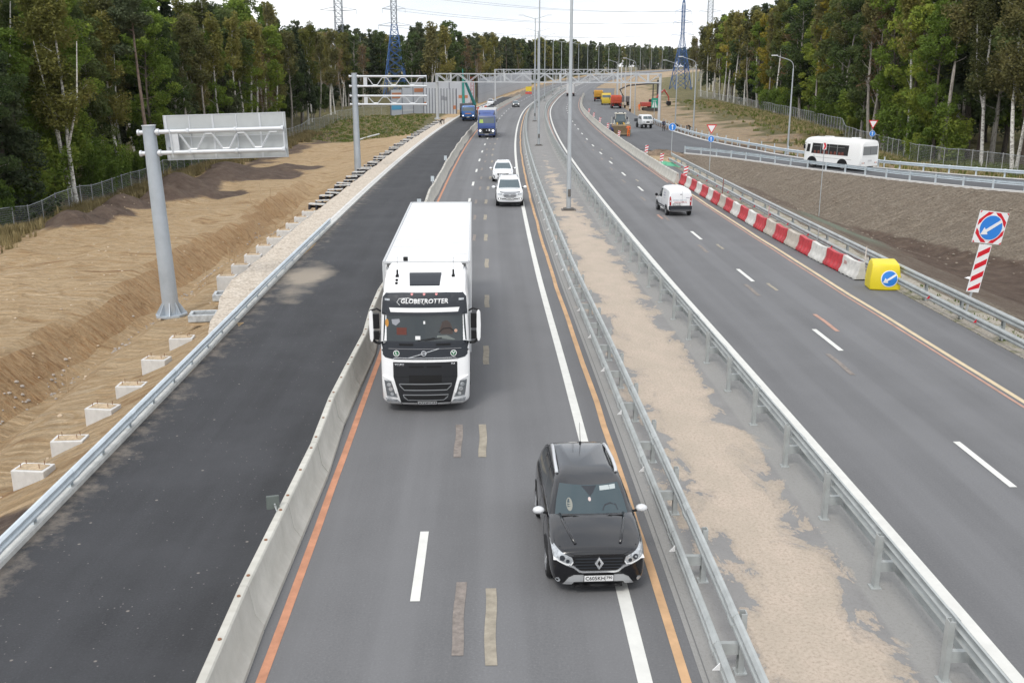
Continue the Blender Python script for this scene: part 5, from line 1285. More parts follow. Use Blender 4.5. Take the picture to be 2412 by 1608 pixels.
    decal('seat', bw, rect(-.78, 2.3, -.5, 2.5), 'front', mat('inside_red', (.12, .03, .02), .7), ws, off=.002)
    for s in ('left', 'right'):
        k = -1 if s == 'left' else 1; o = [(k*-1.6, 2.1), (k*-.5, 2.05), (k*-.58, 2.8), (k*-1.6, 2.8)]; decal('side_window', bv, o if k > 0 else o[::-1], s, glass_dk, e, off=.01)
        decal('step', bv, rect(-k*-.3 - 1.9 if 0 else (k*-1.75 if k > 0 else .9), .55, (k*-.9 if k > 0 else 1.75), .66), s, black_pl, e, off=.02)
    # roof hatch, deflector, antennas
    decal('roof_hatch', brf, [(-.42, -.66), (.42, -.66), (.46, -1.28), (-.46, -1.28)], 'top', dk_grey, rf, off=.04, skirt=.06)
    m = MB(); rings = []
    for y, z, w_ in [(-1.5, 3.84, 1.02), (-1.7, 3.93, 1.08), (-1.95, 4.0, 1.12), (-2.25, 4.02, 1.14)]: rings.append([(-w_, y, 3.3), (-w_ + .02, y, z - .08), (-w_ + .12, y, z), (w_ - .12, y, z), (w_ - .02, y, z - .08), (w_, y, 3.3)])
    m.loft(rings, caps=True); m.build('wind_deflector', paint, e, smooth=40)
    for s in (-1, 1):
        m = MB(); m.poly([(-2.0, .9), (-2.75, .9), (-2.75, 3.7), (-2.0, 3.6)], (s*1.16, s*1.22), 'x'); m.build('side_fairing', paint, e)
        m = MB(); m.cyl((s*.80, -1.15, 3.74), (s*.80, -1.2, 3.92), .03, n=6); m.cyl((s*.80, -1.2, 3.9), (s*.80, -1.3, 4.3), .008, n=4); m.box((s*.80, -1.12, 3.76), (.09, .12, .05)); m.build('antenna', black_pl, e)
        # mirrors on arms
        mm = MB(); mm.loft([[(s*(1.51 + dx*.75), -.42 + dy, z) for dx, dy in ((-w_, -.09), (w_, -.06), (w_, .07), (-w_, .09))] for z, w_ in ((2.02, .03), (2.12, .07), (2.5, .085), (2.84, .07), (2.92, .03))]); mo = mm.build('wing_mirror', paint, e, bevel=.02)
        mm = MB(); mm.box((s*1.37, -.40, 2.62), (.17, .14, .42)); mm.box((s*1.37, -.40, 2.21), (.15, .14, .24)); mm.tube([(s*1.2, -.5, 2.86), (s*1.36, -.46, 2.96), (s*1.55, -.44, 2.9)], .03, 6); mm.tube([(s*1.2, -.45, 1.95), (s*1.38, -.42, 1.98), (s*1.52, -.42, 2.08)], .04, 6); mm.build('mirror_glass', black_pl, mo)
    for y_, z_ in ((-.9, 3.66), (-.76, 3.60)): m = MB(); m.cyl((.80, y_, z_ - .06), (.80, y_, z_ + .05), .04, n=8); m.build('roof_cap', black_pl, e)
    # chassis, wheels
    m = MB(); m.box((0, -4.2, .85), (.9, 5.2, .3)); m.box((-1.0, -3.2, .65), (.5, 1.2, .6)); m.box((1.0, -3.2, .65), (.5, 1.2, .6)); m.build('chassis', dk_grey, e)
    for y in (-1.4, -5.1):
        for x in (-1.04, 1.04): wheel(e, x, y, .5, .34, mat('steel_rim', (.3, .3, .31), .5, .4))
    # trailer
    t = MB(); F, B = -1.95, -15.4; t.box((0, (F+B)/2, 2.62), (2.55, F - B, 2.72)); tr = t.build('trailer_box', box, e, bevel=.02); tb = bvh_of(tr)
    fr = mat('trailer_edge', (.50, .51, .52), .5)
    m = MB()
    for s in (-1, 1): m.box((s*1.255, (F+B)/2, 3.995), (.06, F - B + .02, .05)); m.box((s*1.255, F - .0, 2.62), (.07, .05, 2.74))
    m.box((0, F - .0, 3.995), (2.52, .06, .05)); m.box((0, B + .02, 3.995), (2.55, .06, .05)); m.build('trailer_frame', fr, tr)
    m = MB()
    for k in range(1, 20): m.box((0, F - k * .67, 3.985), (2.36, .012, .012))
    m.build('roof_seam', mat('seam_white', (.45, .45, .45), .5), tr)
    m = MB(); m.box((0, F + .03, 3.90), (2.3, .05, .10)); m.build('trailer_top_rail', mat('rail_dark', (.08, .08, .08), .5), tr)
    m = MB().use(mat('soot', (.02, .02, .02), .9)); m.v = []; 
    so_ = NT('soot_stain'); v_ = so_.coords(); so_.b.inputs['Base Color'].default_value = (.012, .012, .012, 1); 
    for s in (-1, 1): mm = MB(); mm.box((s*1.12, F + .04, 3.84), (.12, .04, .05)); mm.build('marker_lamp', lamp_gl, tr)
    sm_ = MB(); sm_.cyl((.62, -2.1, 3.3), (.62, -2.12, 4.12), .07, n=10); sm_.build('exhaust_stack', mat('sooty', (.01, .01, .01), .8), e, smooth=40)
    stn = NT('sooty_patch'); uvc = stn.coords(); dd = stn.new('ShaderNodeVectorMath', operation='DISTANCE'); 
    mp2 = stn.new('ShaderNodeMapping'); mp2.inputs['Scale'].default_value = (1.3, 1.5, 0); stn.lk(stn.new('ShaderNodeTexCoord').outputs['Object'], mp2.inputs[0]); stn.lk(mp2.outputs[0], dd.inputs[0]); dd.inputs[1].default_value = (.62*1.3*0 + -.62*1.3, (-2.05)*1.5, 0)
    f_ = stn.math('ADD', dd.outputs['Value'], stn.math('MULTIPLY', stn.noise(uvc, 5, 5), .5)); c_ = stn.ramp(f_, [(.30, (.01, .01, .01)), (.62, (.84, .84, .84))]); stn.b.inputs['Roughness'].default_value = .45
    mroof = stn.out(c_)
    m = MB(); m.box((0, F - .55, 3.983), (2.3, 1.0, .01)); m.build('roof_front_panel', mroof, tr)
    m = MB(); m.box((0, -9.5, 1.12), (2.4, 11.5, .26)); m.build('trailer_chassis', dk_grey, e)
    for y in (-11.2, -12.5, -13.8):
        for x in (-1.04, 1.04): wheel(e, x, y, .5, .36, mat('steel_rim', (.3, .3, .31), .5, .4))
    for s in (-1, 1): m = MB(); m.box((s*1.2, -7.8, .8), (.04, 4.6, .5)); m.build('side_guard', mat('guard_grey', (.4, .4, .4), .5), e)
    place(e, -2.44, 27.0, .036, 0, -1); return e
white_truck()

# ---------------------------------------------------------------- other cab trucks
def simple_cab(e, paint, low, H, hw, zglass, yB=-1.9, glass=glass_bl, bow=.08, zlow=.9):
    cb = cab_body(e, [(.35, -.10, yB, hw*.95), (.5, 0, yB, hw*.98), (zglass[0], -.03, yB, hw), (zglass[1], -.20, yB, hw*.98), (H - .12, -.32, yB, hw*.95), (H, -.6, yB, hw*.82)], paint, .18, bow); bv = bvh_of(cb)
    ws = decal('windscreen', bv, [(-hw*.9, zglass[0] + .05), (hw*.9, zglass[0] + .05), (hw*.87, zglass[1]), (-hw*.87, zglass[1])], 'front', glass, e, off=.01)
    for s in ('left', 'right'):
        k = -1 if s == 'left' else 1; o = [(k*-1.4, zglass[0] + .05), (k*-.4, zglass[0] + .05), (k*-.5, zglass[1] - .05), (k*-1.4, zglass[1] - .05)]; decal('side_window', bv, o if k > 0 else o[::-1], s, glass_dk, e, off=.01)
    for s in (-1, 1): mm = MB(); mm.box((s*(hw + .2), -.35, (zglass[0] + zglass[1]) / 2), (.14, .14, .5)); mm.box((s*(hw + .06), -.35, zglass[1] - .05), (.2, .04, .04)); mm.build('wing_mirror', black_pl, e, bevel=.02)
    return cb, bv, ws
def blue_truck():
    e = empty('truck', label='dark blue box truck with a white roof and lit headlights, behind the big white truck', cat='truck')
    blue = mat('truck_blue', (.035, .075, .26), .35, coat=.7)
    cb, bv, ws = simple_cab(e, blue, dk_grey, 3.1, 1.24, (1.95, 2.75))
    decal('lower_front', bv, [(-1.2, .5), (1.2, .5), (1.2, 1.3), (-1.2, 1.3)], 'front', mat('lower_grey', (.10, .11, .125), .4), e, off=.012)
    g = decal('grille', bv, [(-.62, 1.28), (.62, 1.28), (.5, .62), (-.5, .62)], 'front', black_pl, e, off=.02); decal('emblem', bvh_of(g), circ(0, 1.05, .08), 'front', chrome, g, off=.01); decal('grille_card', bvh_of(g), rect(.30, .92, .48, 1.22), 'front', sign_white, g, off=.01)
    hl = circ(-.90, .98, .17, ry=.14)
    for o in (hl, mirr(hl)): decal('headlight', bv, o, 'front', lamp_on, e, off=.02)
    plate(e, bv, 0, .50, 'K551TT', wd=.54); decal('visor', bv, rect(-1.1, 2.80, 1.1, 2.97), 'front', mat('visor_grey', (.10, .12, .2), .4), e, off=.05)
    vest = mat('vest_yellow', (.35, .50, .12), .7); decal('driver_vest', bvh_of(ws), [(-1.0, 2.02), (-.45, 2.02), (-.5, 2.5), (-.95, 2.5)], 'front', vest, ws, off=.004)
    m = MB(); rings = [[(-w_, y, 3.0), (-w_, y, z - .06), (-w_ + .1, y, z), (w_ - .1, y, z), (w_, y, z - .06), (w_, y, 3.0)] for y, z, w_ in [(-.65, 3.08, .85), (-1.1, 3.45, 1.0), (-1.7, 3.72, 1.12)]]; m.loft(rings); m.build('wind_deflector', blue, e, smooth=40)
    m = MB()
    for k in range(7): m.box((-.45 + k*.15, -.95, 3.36), (.07, .05, .05))
    m.build('roof_lamps', dk_grey, e)
    m = MB(); m.box((0, -5.9, 2.42), (2.5, 7.8, 2.65)); bx_ = m.build('cargo_box', mat('box_side', (.50, .53, .60), .5), e, bevel=.02)
    m = MB(); m.box((0, -5.9, 3.77), (2.46, 7.76, .05)); m.build('box_roof', white_paint, bx_)
    m = MB(); m.box((0, -5.2, .8), (.9, 8.6, .3)); m.box((-1.05, -3.8, .7), (.35, 1.4, .5)); m.box((1.05, -3.8, .7), (.35, 1.4, .5)); m.build('chassis', black_pl, e)
    for y in (-1.35, -7.2):
        for x in (-1.02, 1.02): wheel(e, x, y, .49, .34, dk_grey)
    return e
onroad(blue_truck(), 142.4, -7.05, -1)
def tipper_cabover():
    e = empty('truck', label='blue flatbed lorry with lit headlights on the new asphalt, left of the box truck', cat='truck')
    blue = mat('lorry_blue', (.04, .13, .36), .4, coat=.5); cb, bv, ws = simple_cab(e, blue, blue, 2.75, 1.2, (1.75, 2.45), glass=glass_bl)
    decal('name_panel', bv, rect(-.55, 1.25, .55, 1.42), 'front', mat('panel_orange', (.5, .2, .1), .6), e, off=.015); decal('lower_bumper', bv, rect(-1.15, .45, 1.15, .78), 'front', black_pl, e, off=.03)
    for s in (-1, 1): decal('headlight', bv, circ(s*.92, .97, .15, ry=.10), 'front', lamp_on, e, off=.02)
    plate(e, bv, 0, .72, 'M118OP', wd=.54)
    m = MB(); m.box((0, -4.9, 1.15), (2.45, 5.8, .18)); m.box((0, -2.05, 1.7), (2.45, .08, 1.0))
    for s in (-1, 1): m.box((s*1.2, -4.9, 1.45), (.06, 5.8, .45))
    m.build('flatbed', mat('bed_dark', (.05, .05, .06), .7), e); m = MB(); m.box((0, -4.5, .8), (.9, 7, .28)); m.build('chassis', black_pl, e)
    for y in (-1.3, -5.4, -6.7):
        for x in (-1.0, 1.0): wheel(e, x, y, .5, .34, dk_grey)
    return e
onroad(tipper_cabover(), 187.5, -12.3, -1)
def far_truck():
    e = empty('truck', label='white box truck driving away under the far gantry', cat='truck')
    m = MB(); m.box((0, 0, 2.35), (2.5, 8, 2.9)); b = m.build('cargo_box', mat('far_box', (.55, .55, .56), .6), e, bevel=.02); m = MB(); m.box((0, 0, 3.83), (2.4, 7.9, .05)); m.build('box_roof', white_paint, b)
    m = MB(); m.box((0, -3.9, .75), (2.4, .15, .3)); m.build('rear_underrun', black_pl, e); bv = bvh_of(b); decal('rear_door', bv, rect(-1.1, 1.1, 1.1, 3.6), 'back', mat('far_door', (.62, .62, .62), .6), b, off=.02)
    for s in (-1, 1): decal('tail_light', bv, rect(*sorted((s*.8, s*1.15))[:1], .95, sorted((s*.8, s*1.15))[1], 1.05), 'back', mat('tail_red', (.36, .01, .015)), e, off=.02)
    m = MB(); m.box((0, 5, 1.8), (2.3, 1.8, 2.4)); m.build('cab', white_paint, e, bevel=.1)
    for y in (4.6, -2.2):
        for x in (-1.02, 1.02): wheel(e, x, y, .49, .34, dk_grey)
    return e
onroad(far_truck(), 340, 6.2, 1)
def dump_truck(label, body, cabc, loc, off, dirn, body_only_front=False):
    e = empty('dump_truck', label=label, cat='dump truck')
    cb, bv, ws = simple_cab(e, cabc, cabc, 2.85, 1.2, (1.8, 2.5)); 
    m = MB(); hwt, hwb = 1.25, 1.05; y0, y1 = -2.1, -7.0; z0, z1 = 1.2, 2.75
    o = [(-hwb, y0, z0), (hwb, y0, z0), (hwb, y1, z0), (-hwb, y1, z0), (-hwt, y0 + .1, z1 + .25), (hwt, y0 + .1, z1 + .25), (hwt, y1 - .25, z1), (-hwt, y1 - .25, z1)]; q = .1
    i = [(-hwt + q, y0, z1 + .24), (hwt - q, y0, z1 + .24), (hwt - q, y1 - .12, z1), (-hwt + q, y1 - .12, z1), (-hwb + q, y0 - .2, z0 + .3), (hwb - q, y0 - .2, z0 + .3), (hwb - q, y1 + .2, z0 + .3), (-hwb + q, y1 + .2, z0 + .3)]
    m.add(o + i, [(0,3,2,1),(0,1,5,4),(1,2,6,5),(2,3,7,6),(3,0,4,7),(4,5,9,8),(5,6,10,9),(6,7,11,10),(7,4,8,11),(8,9,13,12),(9,10,14,13),(10,11,15,14),(11,8,12,15),(12,13,14,15)])
    tb = m.build('tipping_body', body, e); m = MB()
    for k in range(4): m.box((0, y1 - .2, z0 + .3 + k*.4), (2.2, .08, .06))
    for s in (-1, 1):
        for k in range(6): m.box((s*1.2, y0 - .4 - k*.85, 2.0), (.08, .08, 1.4))
    m.build('body_rib', body, tb)
    m = MB(); m.box((0, -4.2, .85), (.9, 6.4, .35)); m.box((0, -7.0, .65), (2.3, .12, .2)); m.build('chassis', black_pl, e)
    for s in (-1, 1): m = MB(); m.box((s*.85, -7.08, .75), (.35, .06, .16)); m.build('tail_light', red_pl, e)
    m = MB(); m.box((0, -7.1, .72), (.52, .03, .12)); m.build('number_plate', sign_white, e)
    for y in (-1.3, -4.9, -6.3):
        for x in (-1.0, 1.0): wheel(e, x, y, .52, .4, dk_grey)
    return e
d1 = dump_truck('orange-red tipper truck seen from behind on the right side road', mat('tipper_orange', (.55, .10, .05), .5, var=.1), mat('tipper_orange_cab', (.50, .10, .05), .5), None, 0, 1); onroad(d1, 252.5, 18.6, 1, .04)
d2 = dump_truck('yellow lorry with a yellow roof standing behind the orange tipper', mat('lorry_yellow', (.60, .42, .05), .5), mat('lorry_yellow_cab', (.62, .45, .05), .5), None, 0, 1); onroad(d2, 268, 16.9, -1, .04)
d3 = dump_truck('small yellow works truck farthest back in the row of works vehicles', mat('lorry_amber', (.60, .33, .05), .5), mat('lorry_amber_cab', (.60, .35, .05), .5), None, 0, 1); onroad(d3, 300, 15.2, 1, .04)

# ---------------------------------------------------------------- bus
def bus():
    e = empty('bus', label='white passenger bus with a long dark side window, driving up the ramp on the right', cat='bus')
    paint = mat('bus_white', (.86, .86, .85), .35, coat=.5)
    m = MB(); rings = []
    for y, zt, w_ in [(-3.5, 2.70, 1.16), (-3.42, 2.82, 1.22), (-3.2, 2.88, 1.25), (0, 2.93, 1.25), (2.9, 2.88, 1.25), (3.3, 2.78, 1.22), (3.5, 2.6, 1.12)]:
        z0 = .48; half = [(0, z0), (w_*.95, z0), (w_, z0 + .06), (w_, 1.45), (w_*.955, 2.45), (w_*.88, zt - .10), (w_*.72, zt - .01), (0, zt + .04)]; rings.append([(a, y, z) for a, z in half] + [(-a, y, z) for a, z in half[-2:0:-1]])
    m.loft(rings); b = m.build('body', paint, e, smooth=40); bv = bvh_of(b)
    gl = mat('bus_glass', (.035, .035, .035), .08)
    # local: left side visible (door-less side). a = viewer's right = -y
    w1 = decal('side_window', bv, [(-2.5, 1.36), (1.95, 1.36), (2.0, 2.34), (-2.4, 2.34)], 'left', gl, e, off=.01); bw = bvh_of(w1)
    for a in (-1.35, -.35, .65): decal('window_bar', bw, rect(a - .02, 1.36, a + .02, 2.34), 'left', mat('bus_bar', (.30, .31, .32), .5), w1, off=.01)
    decal('window_rail', bw, rect(-2.3, 2.08, 1.5, 2.10), 'left', mat('bus_bar', (.3, .3, .3)), w1, off=.008)
    seatm = mat('bus_seat', (.14, .04, .03), .8)
    for k, a in enumerate((-2.05, -1.6, -1.05, -.6, -.05, .4, .95, 1.3)): decal('seat_back', bw, [(a - .16, 1.37), (a + .16, 1.37), (a + .13, 1.62 + .05 * (k % 2)), (a - .10, 1.68)], 'left', seatm, w1, off=.004)
    decal('driver_window', bv, [(-3.15, 1.48), (-2.72, 1.48), (-2.68, 2.22), (-3.05, 2.22)], 'left', gl, e, off=.01); decal('side_seam', bv, rect(-2.6, 1.02, 2.4, 1.04), 'left', mat('seam_g', (.2, .2, .2)), e, off=.01)
    rw = decal('rear_window', bv, [(-1.0, 1.52), (1.0, 1.52), (1.0, 2.32), (-1.0, 2.32)], 'back', mat('bus_rear_glass', (.22, .23, .235), .12), e, off=.012); decal('window_bar', bvh_of(rw), rect(-.015, 1.52, .015, 2.32), 'back', dk_grey, rw, off=.006)
    decal('number_plate', bv, rect(-.25, .92, .27, 1.08), 'back', mat('plate_grey', (.6, .6, .6)), e, off=.014)
    for s in (-1, 1):
        for k in range(3): decal('tail_light', bv, circ(s*(.72 + .16*k), .80, .045), 'back', mat('tail_dark', (.20, .02, .02), .4) if k != 1 else orange_pl, e, off=.014)
    for a, s in ((2.35, 1), (-1.35, -1)):
        for ax in ('left', 'right'):
            k = -1 if ax == 'left' else 1; y = a; yy = k * y; o = [(yy + .60*cos(pi*i/12), .55 + .52*sin(pi*i/12)) for i in range(13)]; decal('wheel_arch', bv, [(yy + .6, .5)] + o + [(yy - .6, .5)], ax, black_pl, e, off=.012)
        for x in (-1.06, 1.06): wheel(e, x, y, .46, .30, mat('bus_rim', (.4, .4, .4), .5))
    decal('windscreen', bv, [(-1.05, 1.5), (1.05, 1.5), (1.0, 2.5), (-1.0, 2.5)], 'front', glass_dk, e, off=.01); text_decal('lettering', bv, 'ПАЗ', -2.5 if 0 else -2.15, 1.15, .12, 'left', mat('pale_letter', (.4, .5, .6)), e)
    m = MB(); m.box((-.3, 1.2, 2.98), (.6, .7, .08)); m.box((.2, -1.6, 2.98), (.6, .7, .08)); m.build('roof_hatch', paint, e, bevel=.03)
    m = MB(); m.box((0, 0, .45), (1.9, 6.4, .2)); m.build('chassis', black_pl, e)
    for s in (-1, 1): m = MB(); m.box((s*1.42, 3.25, 1.95), (.1, .16, .4)); m.tube([(s*1.15, 3.3, 2.3), (s*1.4, 3.3, 2.25), (s*1.42, 3.26, 2.1)], .02, 5); m.build('wing_mirror', black_pl, e)
    return e
bx, by = 31.75, 98.2; v = Vector((-.53, .85)); place(bus(), bx, by, v.x, .05, v.y)

# ---------------------------------------------------------------- wheel loader, pickup, excavator, crane lorry, drill rig
def loader():
    e = empty('wheel_loader', label='pale wheel loader with a wide brown bucket, facing the camera on the side road', cat='loader')
    pale = mat('loader_cream', (.62, .60, .52), .5); yel = mat('loader_yellow', (.55, .34, .06), .5); mud = mat('bucket_mud', (.22, .165, .10), .85, var=.2)
    m = MB(); m.box((0, -2.0, 1.35), (1.5, 2.6, 1.0)); m.box((0, -3.1, 1.3), (1.3, .5, .9)); m.build('engine_cover', pale, e, bevel=.06)
    m = MB(); m.loft([rrect(.72, .45, -.75, .15, .08, 1.35), rrect(.76, .5, -.8, .15, .1, 2.0), rrect(.72, .35, -.75, .15, .08, 2.95)]); c = m.build('cab', glass_bl, e, smooth=45)
    m = MB(); m.box((0, -.2, 3.02), (1.62, 1.5, .14))
    for s in (-1, 1):
        for y in (.38, -.7): m.cyl((s*.7, y, 1.35), (s*.68, y, 3.0), .045, n=6)
    m.build('cab_frame', pale, c); m = MB()
    for s in (-1, 1): m.box((s*.4, .5, 3.15), (.18, .1, .12)); m.box((s*.95, .5, 2.35), (.16, .08, .34)); m.cyl((s*.7, .45, 2.6), (s*.95, .5, 2.55), .02, n=5)
    m.build('cab_mirror', black_pl, c)
    m = MB(); m.box((0, .6, 1.0), (.9, 1.6, .5)); m.build('front_frame', yel, e)
    for s in (-1, 1):
        m = MB(); m.tube([(s*.45, .5, 1.7), (s*.5, 1.5, 1.6), (s*.5, 2.4, .9)], .11, 6); m.build('lift_arm', yel, e)
        m = MB(); m.cyl((s*.18, .8, 1.6), (s*.18, 2.2, 1.3), .06, n=6); m.build('ram', chrome, e)
        m = MB(); m.box((s*1.05, -1.7, 1.45), (.55, 1.2, .08)); m.box((s*1.05, 1.0, 1.35), (.5, 1.1, .07)); m.build('mudguard', pale, e)
        for y in (1.05, -1.75): wheel(e, s*1.05, y, .68, .5, yel)
    m = MB(); o = [(2.35, 1.55), (2.25, .7), (2.5, .28), (3.3, .2), (3.3, .26), (2.6, .36), (2.38, .72), (2.46, 1.5)]; m.poly(o, (-1.35, 1.35), 'x')
    for s in (-1, 1): m.poly([(2.35, 1.55), (2.25, .7), (2.5, .28), (3.3, .2), (3.0, 1.0), (2.7, 1.5)], (s*1.30, s*1.36), 'x')
    m.box((0, 2.75, .9), (2.55, .35, 1.15), rx=-.25); bk = m.build('bucket', mud, e, smooth=30)
    m = MB()
    for s in (-1, 1): m.box((s*1.25, -.4, 2.0), (.05, .05, 1.0)); 
    m.box((-1.15, .25, 1.7), (.35, .3, .2)); m.build('side_lamp', pale, e)
    return e
place(loader(), 15.75, 149.0, -.05, .04, -1)
def pickup():
    e = empty('pickup_truck', label='white flat-nosed crew pickup facing the camera to the right of the loader', cat='pickup')
    wt = mat('uaz_white', (.66, .67, .68), .4, coat=.4)
    cb = cab_body(e, [(.62, -.08, -2.6, .86), (.75, 0, -2.6, .9), (1.25, -.02, -2.6, .93), (1.45, -.12, -2.6, .92), (1.98, -.45, -2.6, .84), (2.08, -.6, -2.55, .78), (2.13, -.9, -2.4, .65)], wt, .22, .12); bv = bvh_of(cb)
    ws = decal('windscreen', bv, [(-.74, 1.48), (.74, 1.48), (.66, 1.92), (-.66, 1.92)], 'front', glass_bl, e, off=.01); decal('window_bar', bvh_of(ws), rect(-.015, 1.48, .015, 1.92), 'front', wt, ws, off=.01)
    for s in ('left', 'right'):
        k = -1 if s == 'left' else 1
        for y0, y1 in ((-.75, -1.45), (-1.6, -2.35)): o = [(k*y0, 1.45), (k*y1, 1.45), (k*y1, 1.9), (k*(y0 - .1), 1.9)]; decal('side_window', bv, o if k < 0 else o[::-1], s, glass_dk, e, off=.01)
    decal('grille', bv, circ(0, 1.0, .33, ry=.13), 'front', black_pl, e, off=.012)
    for s in (-1, 1): decal('headlight', bv, circ(s*.64, 1.05, .11), 'front', lamp_gl, e, off=.02)
    m = MB(); m.box((0, .1, .66), (1.8, .14, .18)); m.build('bumper', black_pl, e, bevel=.03); m = MB(); m.box((0, .19, .80), (.52, .02, .14)); m.build('number_plate', sign_white, e)
    m = MB(); m.box((0, -3.7, .95), (1.8, 2.0, .08)); m.box((0, -3.7, .75), (.8, 2.2, .2))
    for s in (-1, 1): m.box((s*.9, -3.7, 1.15), (.05, 2.0, .45))
    m.box((0, -4.7, 1.15), (1.8, .05, .45)); m.box((0, -2.7, 1.2), (1.8, .05, .5)); m.build('load_bed', dk_grey, e)
    m = MB()
    for k in range(3): m.cyl((-.6 + k*.5, -3.0 - k*.5, 1.0), (-.6 + k*.5, -3.0 - k*.5, 1.75), .10, .04, 8)
    m.build('load_cones', orange_pl, e)
    for y in (-.85, -3.6):
        for x in (-.74, .74): wheel(e, x, y, .40, .24, dk_grey)
    mirror_pair(e, 1.05, -.5, 1.55, black_pl, .14, .2); return e
place(pickup(), 21.75, 163.8, .16, .04, -1)
def excavator(label, x, y, rz, col, long=False):
    e = empty('excavator', label=label, cat='excavator'); m = MB()
    for s in (-1, 1):
        m = MB(); m.poly([(-1.9, .45), (-1.6, .05), (1.6, .05), (1.9, .45), (1.6, .85), (-1.6, .85)], (s*.95 - .3, s*.95 + .3), 'x'); m.build('crawler_track', mat('track_steel', (.06, .055, .05), .8), e)
    m = MB(); m.cyl((0, 0, .8), (0, 0, 1.1), .7, n=14); m.build('turntable', black_pl, e)
    m = MB(); m.box((0, -1.0, 1.6), (2.6, 2.6, 1.0)); m.box((.5, .7, 1.45), (1.2, .9, .7)); m.build('superstructure', col, e, bevel=.12)
    m = MB(); m.box((-.8, .6, 1.95), (.95, 1.5, 1.55)); c = m.build('cab', glass_dk, e, bevel=.08); m = MB(); m.box((-.8, .6, 2.76), (1.0, 1.55, .08)); m.build('cab_roof', col, c)
    m = MB(); m.tube([(.15, .6, 1.7), (.15, 2.0, 3.9), (.15, 3.4, 5.0)], .26, 6, .2); m.build('boom', col, e); m = MB(); m.tube([(.15, 3.2, 5.1), (.15, 4.4, 3.4), (.15, 4.5, 2.4)], .2, 6, .14); s_ = m.build('stick', col, e)
    m = MB(); m.poly([(4.1, 2.4), (4.9, 2.3), (5.0, 1.5), (4.4, 1.2), (3.9, 1.7)], (-.45, .75), 'x'); m.build('bucket', black_pl, s_); m = MB(); m.cyl((.15, .9, 1.6), (.15, 2.2, 3.5), .09, n=6); m.cyl((.15, 2.4, 4.9), (.15, 3.9, 4.6), .08, n=6); m.build('ram', chrome, e)
    e.location = (x, y, gz(x, y) + .05); e.rotation_euler = (0, 0, rz); return e
excavator('red tracked excavator with raised arm on the bare slope by the motorway sign', 33.6, 250, -2.3 + .8, mat('excavator_red', (.38, .06, .045), .55, var=.15))
def crane_lorry():
    e = empty('crane', label='teal truck crane with its folded boom raised behind the blue lorry', cat='crane')
    teal = mat('crane_teal', (.04, .30, .25), .45); teal2 = mat('crane_dark_teal', (.02, .16, .15), .45)
    m = MB(); m.box((0, 0, 1.0), (2.4, 8, .35)); m.box((0, 3.4, 1.9), (2.3, 1.6, 1.6)); m.build('carrier', mat('crane_carrier', (.10, .10, .11), .6), e, bevel=.04)
    for y in (3.0, -1.4, -2.8):
        for x in (-1.0, 1.0): wheel(e, x, y, .5, .34, dk_grey)
    m = MB(); m.box((0, -1.6, 1.7), (1.8, 2.2, 1.0)); m.build('slewing_base', teal2, e, bevel=.05)
    m = MB(); m.tube([(.6, -1.0, 1.4), (.7, -1.0, 7.6)], .30, 5, .2); m.build('lifting_column', teal, e)
    m = MB(); m.tube([(.7, -1.1, 7.8), (-.3, -1.4, 5.4), (-1.6, -1.8, 2.2)], .24, 6, .34); m.build('folding_boom', teal2, e); m = MB(); m.tube([(.7, -1.1, 7.4), (.75, -1.1, 9.2)], .13, 5, .07); m.build('boom_tip', teal, e)
    p = R(205, -13.8); place(e, p.x, p.y, 0, 0, -1); return e
crane_lorry()
def drill_rig():
    e = empty('piling_rig', label='dark piling rig with a slanted mast beside the tipper trucks on the right', cat='piling rig'); blk = mat('rig_black', (.05, .045, .045), .6)
    for s in (-1, 1): m = MB(); m.poly([(-2, .4), (-1.7, .05), (1.7, .05), (2, .4), (1.7, .8), (-1.7, .8)], (s*1.1 - .3, s*1.1 + .3), 'x'); m.build('crawler_track', blk, e)
    m = MB(); m.box((0, 0, 1.6), (2.6, 4, 1.4)); m.build('superstructure', mat('rig_grey', (.12, .11, .11), .6), e, bevel=.08)
    m = MB(); m.tube([(0, 0, 1.8), (-1.2, 0, 4.0), (1.0, 0, 5.0), (8.5, 0, 5.6)], .28, 6, .2); m.build('boom', blk, e); m = MB(); m.box((8.6, 0, 3.2), (.45, .5, 6.4)); m.box((7.4, 0, 3.0), (.25, .4, 4.6)); m.build('mast', blk, e)
    p = R(268, 21.5); place(e, p.x, p.y, 0, gz(p.x, p.y), 1); e.rotation_euler = (0, 0, 0); return e
drill_rig()
def red_drill():
    e = empty('drilling_mast', label='red and dark lattice drilling mast standing left of the far noise wall', cat='drilling rig')
    m = MB(); rd = mat('drill_red', (.36, .05, .04), .6)
    for s in (-1, 1):
        for t in (-1, 1): m.cyl((s*.35, t*.35, 0), (s*.25, t*.25, 7.5), .06, n=5)
    for k in range(9): m.cyl((-.33, -.33, k*.8 + .2), (.33, -.33, k*.8 + 1.0), .035, n=4); m.cyl((.33, .33, k*.8 + .2), (-.33, .33, k*.8 + 1.0), .035, n=4)
    m.build('mast', rd, e); m = MB(); m.box((0, -.8, 1.0), (1.8, 2.2, 1.4)); m.build('engine', mat('rig_black', (.05, .05, .05)), e, bevel=.08)
    for s in (-1, 1): m = MB(); m.box((s*.8, -.6, .35), (.4, 2.8, .6)); m.build('crawler_track', mat('rig_black', (.05, .05, .05)), e)
    p = R(236, -15.0); e.location = (p.x, p.y, gz(p.x, p.y)); return e
red_drill()
